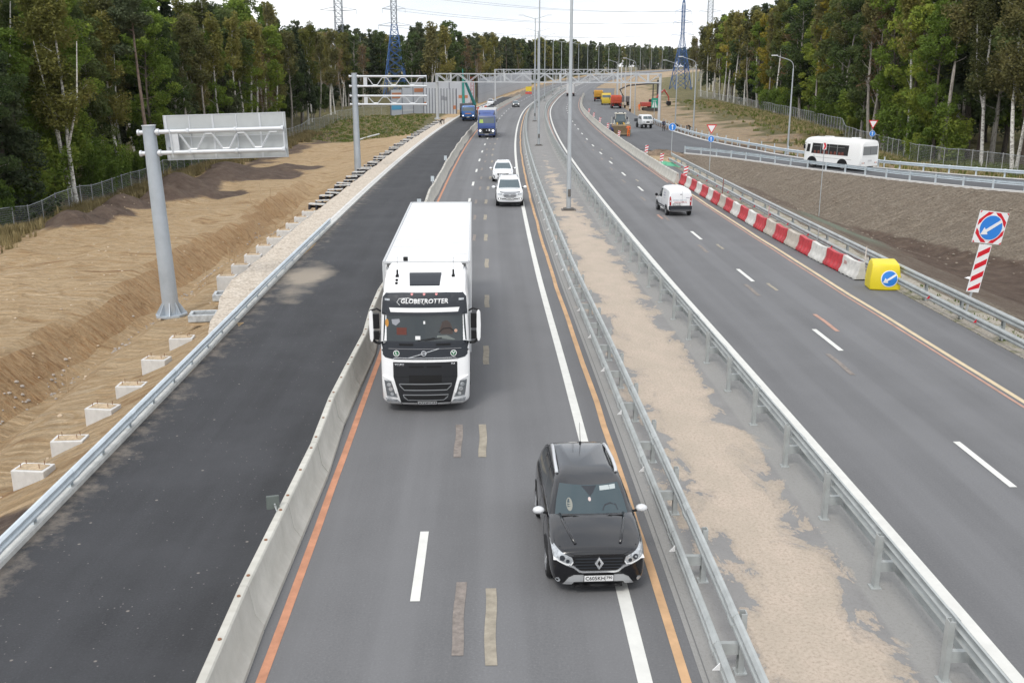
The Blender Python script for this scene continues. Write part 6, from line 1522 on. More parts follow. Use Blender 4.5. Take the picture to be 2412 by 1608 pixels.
# ================================================================ GANTRIES, SIGN STRUCTURES
zinc = mat('zinc_paint', (.58, .60, .62), .45, .25, .06, 1.5); zinc2 = mat('zinc_pole', (.42, .46, .50), .5, .3, .12, .8)
def cantilever(label, x, y, z0, zt, arms, reach, board=None, taper=(.36, .27)):
    e = empty('sign_gantry', (x, y, z0), 0, label, 'sign gantry'); H = zt - z0
    m = MB(); m.cyl((0, 0, .08), (0, 0, H), taper[0], taper[1], 16); p = m.build('pole', zinc2, e, smooth=40)
    m = MB(); m.cyl((0, 0, 0), (0, 0, .09), .72, n=8)
    for k in range(8): a = 2*pi*k/8; m.poly([(.3, .08), (.68, .08), (.34, .7)], (-.015, .015), 'y'); n_ = len(m.v); 
    m.v = m.v[:16]; m.f = m.f[:10]; m.mi = m.mi[:10]
    for k in range(8):
        a = 2*pi*k/8 + .2; c, s = cos(a), sin(a); t = .015
        P = [(.3, -t, .08), (.68, -t, .08), (.33, -t, .65), (.3, t, .08), (.68, t, .08), (.33, t, .65)]; m.add([(q[0]*c - q[1]*s, q[0]*s + q[1]*c, q[2]) for q in P], [(0, 1, 2), (5, 4, 3), (0, 3, 4, 1), (1, 4, 5, 2), (2, 5, 3, 0)])
    m.build('base_flange', zinc2, p); m = MB(); m.cyl((0, 0, H), (0, 0, H + .03), taper[1] + .03, n=16); m.build('pole_cap', zinc, p)
    for za, zb in arms:
        fr = []
        for z in (za, zb):
            m = MB(); m.cyl((-.45, -.02, z - z0), (reach, -.02, z - z0), .095, n=10); m.cyl((-.5, -.02, z - z0), (-.42, -.02, z - z0), .13, n=10); m.cyl((.3, -.02, z - z0), (.42, -.02, z - z0), .14, n=10); m.build('arm', zinc, e, smooth=40)
        m = MB(); h = za - zb; a0 = 1.3; n = 3 if reach < 6.3 else 3; st = (reach - a0 - .3) / n
        m.box((a0 - .25, -.02, (za + zb)/2 - z0), (.35, .08, h))
        for k in range(n):
            A = a0 + st*k; zl, zh = zb - z0 + .12, za - z0 - .12
            pts = [(A, zh), (A + st*.28, zl), (A + st*.5, zl), (A + st*.78, zh), (A + st, zh)]
            for p0, p1 in zip(pts, pts[1:]): m.cyl((p0[0], -.02, p0[1]), (p1[0], -.02, p1[1]), .045, n=5)
        m.box((reach - .02, -.02, (za + zb)/2 - z0), (.05, .06, h + .2)); m.build('bracing', zinc, e)
    if board:
        x0, x1, z1, z2 = board; w_, h = x1 - x0, z2 - z1; bx0 = x0 - x
        m = MB(); m.box((bx0 + w_/2, .30, (z1 + z2)/2 - z0), (w_, .03, h)); b = m.build('sign_board', alu, e)
        m = MB()
        for k in range(6):
            m.box((bx0 + .1 + (w_ - .2) * k/5, .275, (z1 + z2)/2 - z0), (.035 if k % 2 else .08, .03, h - .02))
        for z in (z1 + .02, (z1 + z2)/2 + .02, z2 - .02): m.box((bx0 + w_/2, .28, z - z0), (w_ - .01, .025, .03))
        for k in (1, 3, 5):
            xx = bx0 + .1 + (w_ - .2) * k/5.0
            for z in (arms[0][0], arms[0][1]): m.cyl((xx - .05, -.02, z - z0), (xx + .05, -.02, z - z0), .125, n=10); m.box((xx, .13, z - z0), (.08, .28, .06))
        m.build('board_frame', zinc, b)
        m = MB(); m.box((bx0 + .28, .24, (z1+z2)/2 - z0 - .02), (.42, .10, .75)); m.build('junction_box', zinc2, b)
        m = MB(); m.cyl((bx0 + .35, -.16, arms[0][0] - z0 + .1), (bx0 + .4, -.16, arms[0][1] - z0 - .2), .02, n=5); m.build('conduit', zinc, b)
    return e
SG1 = cantilever('tall grey steel sign post on sand holding a grey board seen from behind', -15.25, 43.6, gz(-15.25, 43.6) + .05, 7.1, [(6.83, 5.95)], 5.75, board=(-14.7, -9.45, 5.6, 7.5))
cantilever('tall steel sign post with two empty trussed arms, left of the long gantry', -15.15, 99.4, gz(-15.15, 99.4) + .05, 8.95, [(8.67, 7.75), (6.85, 6.05)], 6.95, taper=(.34, .26))
SG1.rotation_euler = (0, radians(-1.7), 0)
def portal(label, pl, pr, zb, zt, boards=()):
    e = empty('gantry', pl, 0, label, 'gantry'); d = Vector(pr) - Vector(pl); d.z = 0; Ln = d.length; u = d.normalized(); v = Vector((-u.y, u.x, 0))
    ang = atan2(u.y, u.x); e.rotation_euler = (0, 0, ang); zb -= pl[2]; zt -= pl[2]
    for xx in (0, Ln):
        m = MB(); m.box((xx, 0, zt/2), (.42, .5, zt)); m.box((xx, 0, .1), (.9, .9, .25)); m.build('column', zinc, e)
    m = MB()
    for yy in (-.45, .45):
        for z in (zb, zt - .1): m.box((Ln/2, yy, z), (Ln, .16, .2))
    m.build('chord', zinc, e)
    m = MB(); n = int(Ln / 2.05); n += n % 2; st = Ln / n
    for yy in (-.45, .45):
        for k in range(n):
            a = (k*st, zb) if k % 2 else (k*st, zt - .1); b = ((k+1)*st, zt - .1) if k % 2 else ((k+1)*st, zb)
            m.cyl((a[0], yy, a[1]), (b[0], yy, b[1]), .075, n=4)
            if k % 1 == 0: m.box((k*st, yy, (zb + zt)/2), (.10, .08, zt - zb - .2))
    for k in range(n + 1): m.box((k*st, 0, zb), (.08, .9, .08)); m.box((k*st, 0, zt - .1), (.08, .9, .08))
    m.build('lattice', zinc, e)
    m = MB()
    for f in (.07, .32, .57, .82, .95): m.box((Ln*f, -.5, (zb + zt)/2), (.34, .14, zt - zb + .15))
    m.build('splice_plate', zinc, e)
    for (x0, x1, z0, z1) in boards:
        m = MB(); m.box(((x0+x1)/2, .6, (z0+z1)/2), (x1-x0, .06, z1-z0)); m.build('sign_board', alu, e)
    return e
portal('long white lattice gantry spanning all the lanes, nearer of the two', (-14.0, 193.0, .1), (26.0, 181.3, 0), 6.9, 8.45)
portal('far white lattice gantry spanning the lanes behind the nearer gantry', (-4.9, 300, 0), (30.8, 302, 0), 7.6, 9.0)
# ================================================================ STREET LAMPS
lampm = mat('lamp_pole', (.46, .49, .51), .5, .3, .1, .6); headm = mat('lamp_head', (.70, .71, .72), .4)
def tall_lamp(arms=True):
    e = empty('street_lamp', cat='street lamp'); m = MB(); m.cyl((0, 0, .1), (0, 0, 18), .17, .075, 10); m.build('pole', lampm, e, smooth=40)
    m = MB(); m.box((0, 0, .09), (.7, .7, .1)); m.box((0, 0, .02), (1.0, .9, .05)); m.box((.02, -.2, 1.2), (.2, .06, .5)); m.build('base', mat('lamp_base', (.12, .11, .10), .8), e)
    for s in (-1, 1):
        m = MB(); m.tube([(0, 0, 17.7), (s*.5, 0, 17.95), (s*2.0, 0, 18.35)], .05, 5); a = m.build('arm', lampm, e); m = MB(); m.box((s*2.5, 0, 18.47), (1.0, .34, .12)); m.build('lamp_head', headm, a, bevel=.03)
    return e
poles = [(12.9, .4), (69.1, .1), (128.3, -.05), (187, -.1), (253.6 - 0, -.4), (294, -.1), (347, 0), (400, 0), (450, 0), (500, 0), (550, 0), (600, 0), (650, 0), (700, 0), (750, 0), (800, 0), (850, 0), (900, 0)]
L0_ = None
for y, o in poles[1:]:
    l_ = tall_lamp() if L0_ is None else copy_tree(L0_)
    if L0_ is None: L0_ = l_
    p = R(y, o); l_.location = p; l_.rotation_euler = (0, 0, heading(y)); meta(l_, 'tall two-armed grey lamp post on the median', 'street lamp', 'tall lamp posts along the median')
def bent_lamp():
    e = empty('street_lamp', cat='street lamp'); m = MB(); m.cyl((0, 0, 0), (0, 0, 9.9), .125, .07, 10); m.cyl((0, 0, 0), (0, 0, .6), .17, .15, 10); m.build('pole', lampm, e, smooth=40)
    m = MB(); m.tube([(0, 0, 9.8), (-.02, 0, 10.2), (-.15, 0, 10.55), (-.45, 0, 10.8), (-.9, 0, 10.95), (-2.0, 0, 11.25)], .05, 6); a = m.build('arm', lampm, e, smooth=50)
    m = MB(); m.box((-2.4, 0, 11.36), (.75, .26, .11)); m.build('lamp_head', headm, a, bevel=.03); return e
L1_ = None
for x, y, ww in [(32.95, 121.5, 'nearest'), (27.3, 153.8, ''), (25.6, 214.3, ''), (30.3, 190, ''), (29.9, 294.7, '')]:
    l_ = bent_lamp() if L1_ is None else copy_tree(L1_)
    if L1_ is None: L1_ = l_
    l_.location = (x, y, gz(x, y)); l_.rotation_euler = (0, 0, .15); meta(l_, 'grey lamp post with one curved arm beside the side road', 'street lamp', 'curved lamp posts beside the ramp')
L2_ = None
for x, y, H in [(26.2, 228, 10), (27.45, 250, 10), (29.1, 275, 10), (31.6, 300, 9)]:
    if L2_ is None:
        e = empty('lamp_column', cat='lamp column'); m = MB(); m.cyl((0, 0, .6), (0, 0, 10), .15, .09, 8); m.build('column', mat('column_white', (.6, .6, .6), .5), e); m = MB(); m.cyl((0, 0, 0), (0, 0, .65), .2, n=8); m.build('foot', black_pl, e); L2_ = e; o = e
    else: o = copy_tree(L2_)
    o.location = (x, y, gz(x, y)); meta(o, 'bare pale lamp column without arm on the right bank', 'lamp column', 'bare lamp columns on the right bank')
# ================================================================ PYLONS AND WIRES
def pylon(label, x, y, z, H, base, waist, zw, col, col2, zc, arms, rz=0):
    e = empty('pylon', (x, y, z), rz, label, 'pylon')
    def half(t): return base + (waist - base) * min(1, t / zw) if t < zw else waist
    for part, z0, z1, cm in (('lower_lattice', 0, zc, col), ('upper_lattice', zc, H, col2)):
        m = MB(); lv = []; t = z0
        while t < z1 - .3: lv.append(t); t += max(1.7, half(t) * 1.25)
        lv.append(z1)
        for a, b in zip(lv, lv[1:]):
            A, B = half(a), half(b)
            if b >= H - .1: B = waist * .3
            c0 = [(-A, -A, a), (A, -A, a), (A, A, a), (-A, A, a)]; c1 = [(-B, -B, b), (B, -B, b), (B, B, b), (-B, B, b)]
            r = .17 if half(a) > 1.5 else .10
            for k in range(4):
                m.cyl(c0[k], c1[k], r, n=4); m.cyl(c0[k], c1[(k+1) % 4], r*.6, n=4); m.cyl(c0[(k+1) % 4], c1[k], r*.6, n=4); m.cyl(c1[k], c1[(k+1) % 4], r*.55, n=4)
        m.build(part, cm, e)
    for za, L_ in arms:
        m = MB()
        for s in (-1, 1):
            for t in (-waist, waist): m.cyl((s*waist*.8, t*.8, za), (s*L_, 0, za + .3), .07, n=4); m.cyl((s*waist*.8, t*.8, za + 1.1), (s*L_, 0, za + .3), .05, n=4)
        a = m.build('crossarm', col2, e)
        for s in (-1, 1): m = MB(); [m.cyl((s*L_, 0, za + .2 - q*.16), (s*L_, 0, za + .12 - q*.16), .1, n=6) for q in range(8)]; m.build('insulator', mat('insulator', (.3, .33, .34), .3), a)
    return e
pb = mat('pylon_blue', (.04, .11, .28), .5); pg = mat('pylon_grey', (.22, .24, .27), .6, .2)
pylon('blue lattice pylon with grey top left of centre, behind the noise wall', -37.3, 332, .6, 36, 3.7, .85, 22, pb, pg, 22, [(21.5, 5), (26.5, 3.6), (31.5, 3.2)])
pylon('blue lattice pylon at the edge of the right wood', 65.2, 400, 1.3, 33, 3.3, .5, 20, pb, pb, 26, [(20, 4.5), (24.5, 3.8), (28.5, 3.2)], .2)
pylon('grey lattice pylon rising behind the trees at upper left', -49.5, 300, 0, 42, 3.5, 1.05, 17, pg, pg, 15, [(17.5, 6), (25, 5.2), (33, 4.2)])
pylon('far grey pylon top rising above the right wood', 98, 520, 2, 46, 3.8, 1.2, 22, pg, pg, 15, [(26, 6), (34, 5.5), (41, 4.5)])
wm_ = mat('wire', (.10, .11, .12), .5)
def wire(a, b, sag, label):
    a, b = Vector(a), Vector(b); m = MB(); m.tube([a.lerp(b, k/24) - Vector((0, 0, sag * 4 * (k/24) * (1 - k/24))) for k in range(25)], .035, 4); o = m.build('power_line', wm_); meta(o, label, 'power line', 'power lines between the blue pylons')
for k, (za, zb_, la, lb) in enumerate(((22.3, 21.6, 5, 4.5), (27.3, 26.1, 3.6, 3.8), (32.3, 30.1, 3.2, 3.2))):
    for s in (-1, 1): wire((-37.3 + s*la, 332, za), (65.2 + s*lb, 400, zb_), 2.2, 'thin power line crossing the sky between the two blue pylons')
# ================================================================ NOISE WALLS
np_ = mat('noise_panel', (.50, .52, .56), .6, 0, .05, .6); npd = mat('noise_post', (.13, .14, .17), .6); npo = mat('panel_orange', (.68, .22, .06), .6); npb = mat('panel_blue', (.10, .38, .62), .6); npw = mat('panel_white', (.62, .63, .64), .6)
def noise_wall(label, a, b, h, npan, cols, z=0, seams=0, hend=None):
    a, b = Vector((a[0], a[1], z)), Vector((b[0], b[1], z)); e = empty('noise_barrier', a, 0, label, 'noise wall'); d = b - a; Ln = d.length; u = d.normalized(); ang = atan2(u.y, u.x); e.rotation_euler = (0, 0, ang); w_ = Ln / npan
    for k in range(npan):
        hh = h + ((hend if hend is not None else h) - h) * (k + .5) / npan
        m = MB(); m.box((w_*(k + .5), 0, hh/2 - .4), (w_ - .14, .12, hh + .8)); p = m.build('panel', np_, e)
        if seams:
            s_ = MB()
            for q in range(1, seams): s_.box((w_*(k + .5), -.065, hh*q/seams), (w_ - .16, .012, .03))
            s_.build('panel_seam', npd, p)
        for (c, z0, z1, mt, f0, f1) in cols:
            if c == k: q = MB(); q.box((w_*(k + (f0 + f1)/2), -.075, (z0 + z1)/2), (w_*(f1 - f0) - .1, .03, z1 - z0)); q.build('coloured_panel', mt, p)
        m = MB(); m.box((w_*k, 0, hh/2 - .3), (.16, .2, hh + .7)); m.build('post', npd, e)
    m = MB(); m.box((Ln, 0, h/2 - .3), (.16, .2, (hend or h) + .7)); m.build('post', npd, e); return e
noise_wall('pale noise wall with blue lower panel and orange squares, at the left end', (-26.2, 222), (-19.8, 231), 4.6, 3, [(0, .6, 1.6, npb, .05, .95), (0, 3.0, 4.2, npo, .1, .95), (1, 0.2, .5, npw, 0, 1), (2, 4.2, 5.0, npo, .1, 1), (2, 3.4, 3.8, npw, .1, 1)], 0, 0, 5.8)
noise_wall('grey noise wall of tall narrow dark-edged strips facing the road', (-19.6, 229), (-12.1, 223.5), 5.0, 11, [(0, 1.3, 2.1, npo, .1, .9), (10, .7, 1.5, npo, 0, 1), (6, 2.6, 3.5, mat('panel_dark', (.30, .31, .34)), 0, 1), (7, 2.5, 3.3, mat('panel_dark', (.3, .3, .34)), 0, 1)], 0, 0)
noise_wall('long pale noise wall with orange stripes behind the narrow strip wall', (-24, 243), (-8.9, 247), 5.9, 5, [(3, 3.5, 4.2, npo, 0, .55), (3, 2.2, 2.9, npo, .7, 1), (4, 2.2, 2.9, npo, 0, .45)], .2, 0)
pts = [R(y, -18.0) for y in (283, 303, 323, 343, 363, 383, 403, 423, 443, 463)]
for k, (p0, p1) in enumerate(zip(pts, pts[1:])):
    h0 = 6.4 
    noise_wall('pale grey noise wall section in the long curve beside the far left lanes', p0, p1, h0, 6, [], p0.z, 3, h0 + .2)['group'] = 'noise wall sections in the far curve'
# ================================================================ FENCES
def mesh_fence(label, pts, h, step, lean=0):
    P = [Vector((x, y, gz(x, y))) for x, y in pts]; root = P[0].copy(); e = empty('fence', root, 0, label, 'fence'); N = mesh_fence
    if not hasattr(N, 'm'):
        m = bpy.data.materials.new('wire_mesh'); m.use_nodes = True; t = m.node_tree; t.nodes.clear(); K = t.links.new; o = t.nodes.new('ShaderNodeOutputMaterial'); uvn = t.nodes.new('ShaderNodeUVMap'); sx = t.nodes.new('ShaderNodeSeparateXYZ'); K(uvn.outputs[0], sx.inputs[0])
        def bars(s, f, wd):
            a = t.nodes.new('ShaderNodeMath'); a.operation = 'MULTIPLY'; a.inputs[1].default_value = f; K(s, a.inputs[0]); b = t.nodes.new('ShaderNodeMath'); b.operation = 'FRACT'; K(a.outputs[0], b.inputs[0]); c = t.nodes.new('ShaderNodeMath'); c.operation = 'LESS_THAN'; c.inputs[1].default_value = wd; K(b.outputs[0], c.inputs[0]); return c.outputs[0]
        mx_ = t.nodes.new('ShaderNodeMath'); mx_.operation = 'MAXIMUM'; K(bars(sx.outputs[0], 9, .07), mx_.inputs[0]); K(bars(sx.outputs[1], 6, .06), mx_.inputs[1])
        tr = t.nodes.new('ShaderNodeBsdfTransparent'); d = t.nodes.new('ShaderNodeBsdfDiffuse'); d.inputs[0].default_value = (.42, .44, .43, 1); ms = t.nodes.new('ShaderNodeMixShader'); K(mx_.outputs[0], ms.inputs[0]); K(tr.outputs[0], ms.inputs[1]); K(d.outputs[0], ms.inputs[2]); K(ms.outputs[0], o.inputs[0]); N.m = m
    acc = 0; nxt = 0; pm = None; cnt = 0; m = MB(); uv = []
    for i, p in enumerate(P):
        if i: acc += (p - P[i-1]).length
        for q in (.05, h): m.v.append(tuple(p - root + Vector((0, 0, q)))); uv.append((acc, q))
    for i in range(len(P) - 1): m.f.append((2*i, 2*i+2, 2*i+3, 2*i+1)); m.mi.append(0)
    m.build('mesh', N.m, e, uv=uv, fix=False)
    m = MB(); m.tube([p - root + Vector((0, 0, h)) for p in P], .022, 4); m.build('top_wire', galv, e)
    acc = 0; far = MB()
    for i in range(1, len(P)):
        Ls = (P[i] - P[i-1]).length
        while nxt <= acc + Ls:
            q = P[i-1].lerp(P[i], (nxt - acc)/Ls) - root
            if cnt < 98:
                if pm is None: mm = MB(); mm.cyl((0, 0, -.3), (0, 0, h + .12), .038, n=6); pm = mm.build('post', mat('fence_post', (.36, .365, .355), .7), e); o = pm
                else: o = pm.copy(); COL.objects.link(o); o.parent = e
                o.location = q
            else: far.cyl(q, q + Vector((0, 0, h + .12)), .045, n=4)
            nxt += step; cnt += 1
        acc += Ls
    if far.v: meta(far.build('far_posts', mat('fence_post', (.5, .5, .5)), e), kind='stuff')
    return e
def dense(pts, st):
    out = []
    for a, b in zip(pts, pts[1:]):
        n = max(1, int(math.dist(a, b) / st)); out += [(a[0] + (b[0]-a[0])*k/n, a[1] + (b[1]-a[1])*k/n) for k in range(n)]
    return out + [pts[-1]]
mesh_fence('grey wire mesh fence on thin posts along the foot of the left wood', dense([(-38.8, 60), (-38.6, 90), (-38.8, 120), (-37.5, 150), (-37.5, 190), (-33, 214), (-27, 221)], 2.5), 2.0, 2.5)
mesh_fence('grey wire mesh fence running along the edge of the right wood', dense([(rline(y) - .6, y) for y in range(66, 335, 8)], 2.5), 2.1, 2.2)
# ================================================================ SIGNS
def thick_sign(e, outline_mats, loc, face='-y', th=.03, name='sign_face'):
    """stack of (outline, material) slabs facing -y"""
    par = e
    for k, (o, mt, nm) in enumerate(outline_mats):
        m = MB(); m.poly(o, (-.004*(k+1) - (th if 0 else 0), 0 if k else th), 'y'); ob = m.build(nm, mt, par, loc=loc if k == 0 else None)
        if k == 0: par0 = ob
        par = par0
    return par0
def arrow(a, b, wd, hw_, hl, ang):
    """arrow pointing along ang, length a"""
    o = [(-a/2, -wd/2), (a/2 - hl, -wd/2), (a/2 - hl, -hw_), (a/2, 0), (a/2 - hl, hw_), (a/2 - hl, wd/2), (-a/2, wd/2)]
    return [(x*cos(ang) - y*sin(ang), x*sin(ang) + y*cos(ang)) for x, y in o]
def sign_post(e, h, r=.035, material=galv, lean=0):
    m = MB(); m.cyl((0, .05, -.4), (0, .05, h), r, n=8); return m.build('post', material, e)
# big square detour sign with striped panel
def detour():
    x, y = 17.85, 38.3; e = empty('road_sign', (x, y, gz(x, y)), 0, 'square sign with blue arrow disc above a red and white striped panel', 'road sign')
    zb = e.location.z; sign_post(e, 4.1 - zb, .045); e.rotation_euler = (radians(4), radians(7), radians(10)); s = .62
    c = (0, 0, 3.62 - zb)
    f = thick_sign(e, [(rect(-s, -s, s, s), sign_white, 'sign_face')], c)
    for k, q in enumerate([[(-s + .02, .08), (-s + .02, .30), (-.08, s - .02), (-.32, s - .02)][::-1], [(.08, s-.02), (.32, s-.02), (s-.02, .30), (s-.02, .0)], [(s-.02, -.08), (s-.02, -.30), (.32, -s+.02), (.08, -s+.02)], [(-.08, -s+.02), (-.32, -s+.02), (-s+.02, -.30), (-s+.02, -.08)]]):
        q = {0: [(-s+.03, .05), (-s+.03, .26), (-.26, s-.03), (-.05, s-.03)], 1: [(.05, s-.03), (.26, s-.03), (s-.03, .26), (s-.03, .05)], 2: [(s-.03, -.05), (s-.03, -.26), (.26, -s+.03), (.05, -s+.03)], 3: [(-.05, -s+.03), (-.26, -s+.03), (-s+.03, -.26), (-s+.03, -.05)]}[k]
        m = MB(); m.poly(q, (-.010, -.002), 'y'); m.build('red_band', sign_red, f)
        sx, sz = (-1, 1, 1, -1)[k], (1, 1, -1, -1)[k]; m = MB(); m.poly([(sx*(s-.01), sz*(s-.01)), (sx*(s-.10), sz*(s-.01)), (sx*(s-.01), sz*(s-.10))], (-.010, -.002), 'y'); m.build('red_corner', sign_red, f)
    m = MB(); m.poly(circ(0, 0, .50, 40), (-.016, -.002), 'y'); m.build('disc_rim', sign_white, f); m = MB(); m.poly(circ(0, 0, .47, 40), (-.022, -.002), 'y'); m.build('blue_disc', sign_blue, f)
    m = MB(); m.poly(arrow(.96, 0, .12, .165, .26, radians(180 + 38)), (-.030, -.002), 'y'); m.build('arrow', sign_white, f)
    c2 = (0, 0, 2.0 - zb); f2 = thick_sign(e, [(rect(-.26, -.95, .26, .95), sign_white, 'striped_panel')], c2)
    for k in range(4):
        z0 = -.92 + k*.48 - .12; q = [(-.23, z0), (.23, z0 + .28), (.23, z0 + .50), (-.23, z0 + .22)]
        q = [(a, max(-.92, min(.92, b))) for a, b in q]; m = MB(); m.poly(q, (-.010, -.002), 'y'); m.build('red_stripe', sign_red, f2)
    return e
detour()
def blue_sign(x, y, ztop, r, label, tri=False, z0=None, rz=0):
    zb = gz(x, y) if z0 is None else z0; e = empty('road_sign', (x, y, zb), rz, label, 'road sign'); h = ztop - zb; sign_post(e, h - .1, .035); zc = h - r - (1.05 if tri else 0)
    f = thick_sign(e, [(circ(0, 0, r, 28), sign_white, 'sign_face')], (0, 0, zc)); m = MB(); m.poly(circ(0, 0, r*.93, 28), (-.012, -.002), 'y'); m.build('blue_disc', sign_blue, f)
    m = MB(); m.poly(arrow(r*1.35, 0, r*.2, r*.3, r*.45, pi/2), (-.02, -.002), 'y'); m.build('arrow', sign_white, f)
    if tri:
        g = thick_sign(e, [([(-.5, .45), (0, -.45), (.5, .45)], sign_red, 'yield_triangle')], (0, 0, h - .45)); m = MB(); m.poly([(-.36, .36), (0, -.29), (.36, .36)], (-.012, -.002), 'y'); m.build('triangle_centre', sign_white, g)
    return e
blue_sign(17.5, 111.5, 3.65, .42, 'round blue sign with white upward arrow on a thin post, in the gore')
blue_sign(19.2, 98.3, 4.2, .31, 'red-edged yield triangle above a small blue arrow disc, on the slope by the rail', True)
blue_sign(37.6, 106.5, 4.2, .31, 'yield triangle over a blue disc standing behind the bus roof', True)
def chevron_sign():
    x, y = 26.6, 86.5; zb = gz(x, y); e = empty('road_sign', (x, y, zb), .3, 'small red and white arrow panel on a post in the gravel slope before the bus', 'road sign'); h = 3.35 - zb; sign_post(e, h, .032)
    f = thick_sign(e, [(rect(-.18, -.3, .18, .3), sign_white, 'sign_face')], (0, 0, h - .3)); m = MB(); m.poly([(-.14, .26), (.05, .26), (.15, 0), (.05, -.26), (-.14, -.26), (-.02, 0)], (-.012, -.002), 'y'); m.build('chevron', sign_red, f); return e
chevron_sign()
def motorway():
    x, y = 25.5, 184; e = empty('road_sign', (x, y, 0), 0, 'green and white motorway sign on a post beside the right gantry column', 'road sign'); sign_post(e, 4.0, .05)
    f = thick_sign(e, [(rect(-.56, -.85, .56, .85), sign_green, 'sign_face')], (0, 0, 3.35))
    for s in (-1, 1): m = MB(); m.poly([(s*.06, .26), (s*.17, .26), (s*.47, -.78), (s*.08, -.78)], (-.012, -.002), 'y'); m.build('white_lane', sign_white, f)
    m = MB(); m.poly(rect(-.34, .37, .34, .46), (-.012, -.002), 'y'); m.build('bridge_bar', sign_white, f); return e
motorway()
# ================================================================ WATER-FILLED BARRIERS AND CUSHION
WB = [(16.15, 45.4), (15.75, 50), (15.45, 55), (15.15, 61), (14.95, 68), (14.8, 75), (14.6, 82), (14.35, 86.6)]
def wb_module(mt):
    m = MB(); Ln = 1.98; prof = [(-.30, .05), (-.30, .16), (-.22, .26), (-.15, .45), (-.13, .66), (-.10, .80), (.10, .80), (.13, .66), (.15, .45), (.22, .26), (.30, .16), (.30, .05)]
    ks = [0, .03, .3, .36, .42, .72, .78, .84, 1.14, 1.2, 1.26, 1.56, 1.62, 1.68, Ln - .03, Ln]; rings = []
    for i, t in enumerate(ks):
        dent = 1 if i in (3, 6, 9, 12) else 0; arc = .10 * sin(pi * t / Ln); sc = .93 if i in (0, len(ks) - 1) else 1
        rings.append([((a * sc) * (1 - .14 * dent * (.1 < z < .4)) , t, z - (.03 * (1 - abs(t/Ln*2 - 1)) * (z > .5)) + .035 * (abs(t/Ln*2-1)**2) * (z > .5)) for a, z in prof])
    m.loft(rings)
    for k in range(4):
        for s in (-1, 1): m.box((s*.2, .3 + k*.46, .03), (.14, .22, .06))
    return m.build('plastic_barrier', mt, smooth=50)
wr, ww_, wt_ = wb_module(red_pl), wb_module(white_pl), wb_module(mat('dirty_plastic', (.46, .41, .35), .6, var=.15)); srcs = {'r': wr, 'w': ww_, 't': wt_}; used = set()
D_ = dense(WB, .25); acc = 0; seq = 'wrwrtrtrwrwrtrwrwrwrw'; k = 0; i = 0; pos = Vector((*D_[0], 0))
cum = [0]
for a, b in zip(D_, D_[1:]): cum.append(cum[-1] + math.dist(a, b))
def along(s):
    for j in range(len(cum) - 1):
        if s <= cum[j+1]: t = (s - cum[j])/(cum[j+1] - cum[j]); return Vector((D_[j][0] + (D_[j+1][0]-D_[j][0])*t, D_[j][1] + (D_[j+1][1]-D_[j][1])*t, 0))
    return Vector((*D_[-1], 0))
n_ = int(cum[-1] / 2.0)
for k in range(n_):
    c = seq[k % len(seq)]; a, b = along(k*2.0), along(k*2.0 + 2.0)
    if c in used: o = srcs[c].copy(); COL.objects.link(o)
    else: o = srcs[c]; used.add(c)
    d = b - a; j = .02 * math.sin(k * 2.3); o.location = a + Vector((j, 0, .008)); o.rotation_euler = (0, 0, -atan2(d.x, d.y) + .02 * math.sin(k * 3.1)); cn = {'r': 'red', 'w': 'white', 't': 'dirty beige'}[c]
    meta(o, cn + ' plastic barrier module in the zigzag row before the right rail', 'plastic barrier', cn + ' plastic barrier modules')
text_ob = text_bm('501', .24, .01); 
for v_ in text_ob.verts: v_.co = Vector((0, -v_.co.x, v_.co.y))
me = bpy.data.meshes.new('painted_number'); text_ob.to_mesh(me); text_ob.free(); me.materials.append(mat('number_red', (.5, .1, .08), .6)); o = bpy.data.objects.new('painted_number', me); COL.objects.link(o); o.parent = srcs['w']; o.location = (-.158, 1.55, .55)
def cushion():
    e = empty('crash_cushion', (16.5, 43.6, 0), -.10, 'yellow plastic crash cushion with a blue arrow disc ending the plastic barrier row', 'crash cushion')
    yl = mat('cushion_yellow', (.72, .58, .02), .4, var=.04, scale=1); m = MB(); rings = []
    for z, hw, y0, y1 in [(.0, .60, -.30, .55), (.04, .66, -.36, .6), (.5, .66, -.38, .62), (.95, .60, -.30, .6), (1.13, .57, -.22, .58), (1.28, .50, .25, .5)]:
        rings.append([(-hw, y0 + .04, z), (-hw*.6, y0 - .02, z), (0, y0 - .05, z), (hw*.6, y0 - .02, z), (hw, y0 + .04, z), (hw, y1, z), (-hw, y1, z)])
    m.loft(rings); b = m.build('body', yl, e, smooth=25, bevel=.03); bv = bvh_of(b)
    d = decal('disc_rim', bv, circ(.14, .54, .37, 30), 'back', sign_white, e, off=.012); d2 = decal('blue_disc', bvh_of(d), circ(.14, .54, .335, 30), 'back', sign_blue, d, off=.004)
    a_ = [(p[0] + .14, p[1] + .54) for p in arrow(.66, 0, .09, .13, .2, radians(180 + 33))]; decal('arrow', bvh_of(d2), a_, 'back', sign_white, d2, off=.004); return e
cushion()
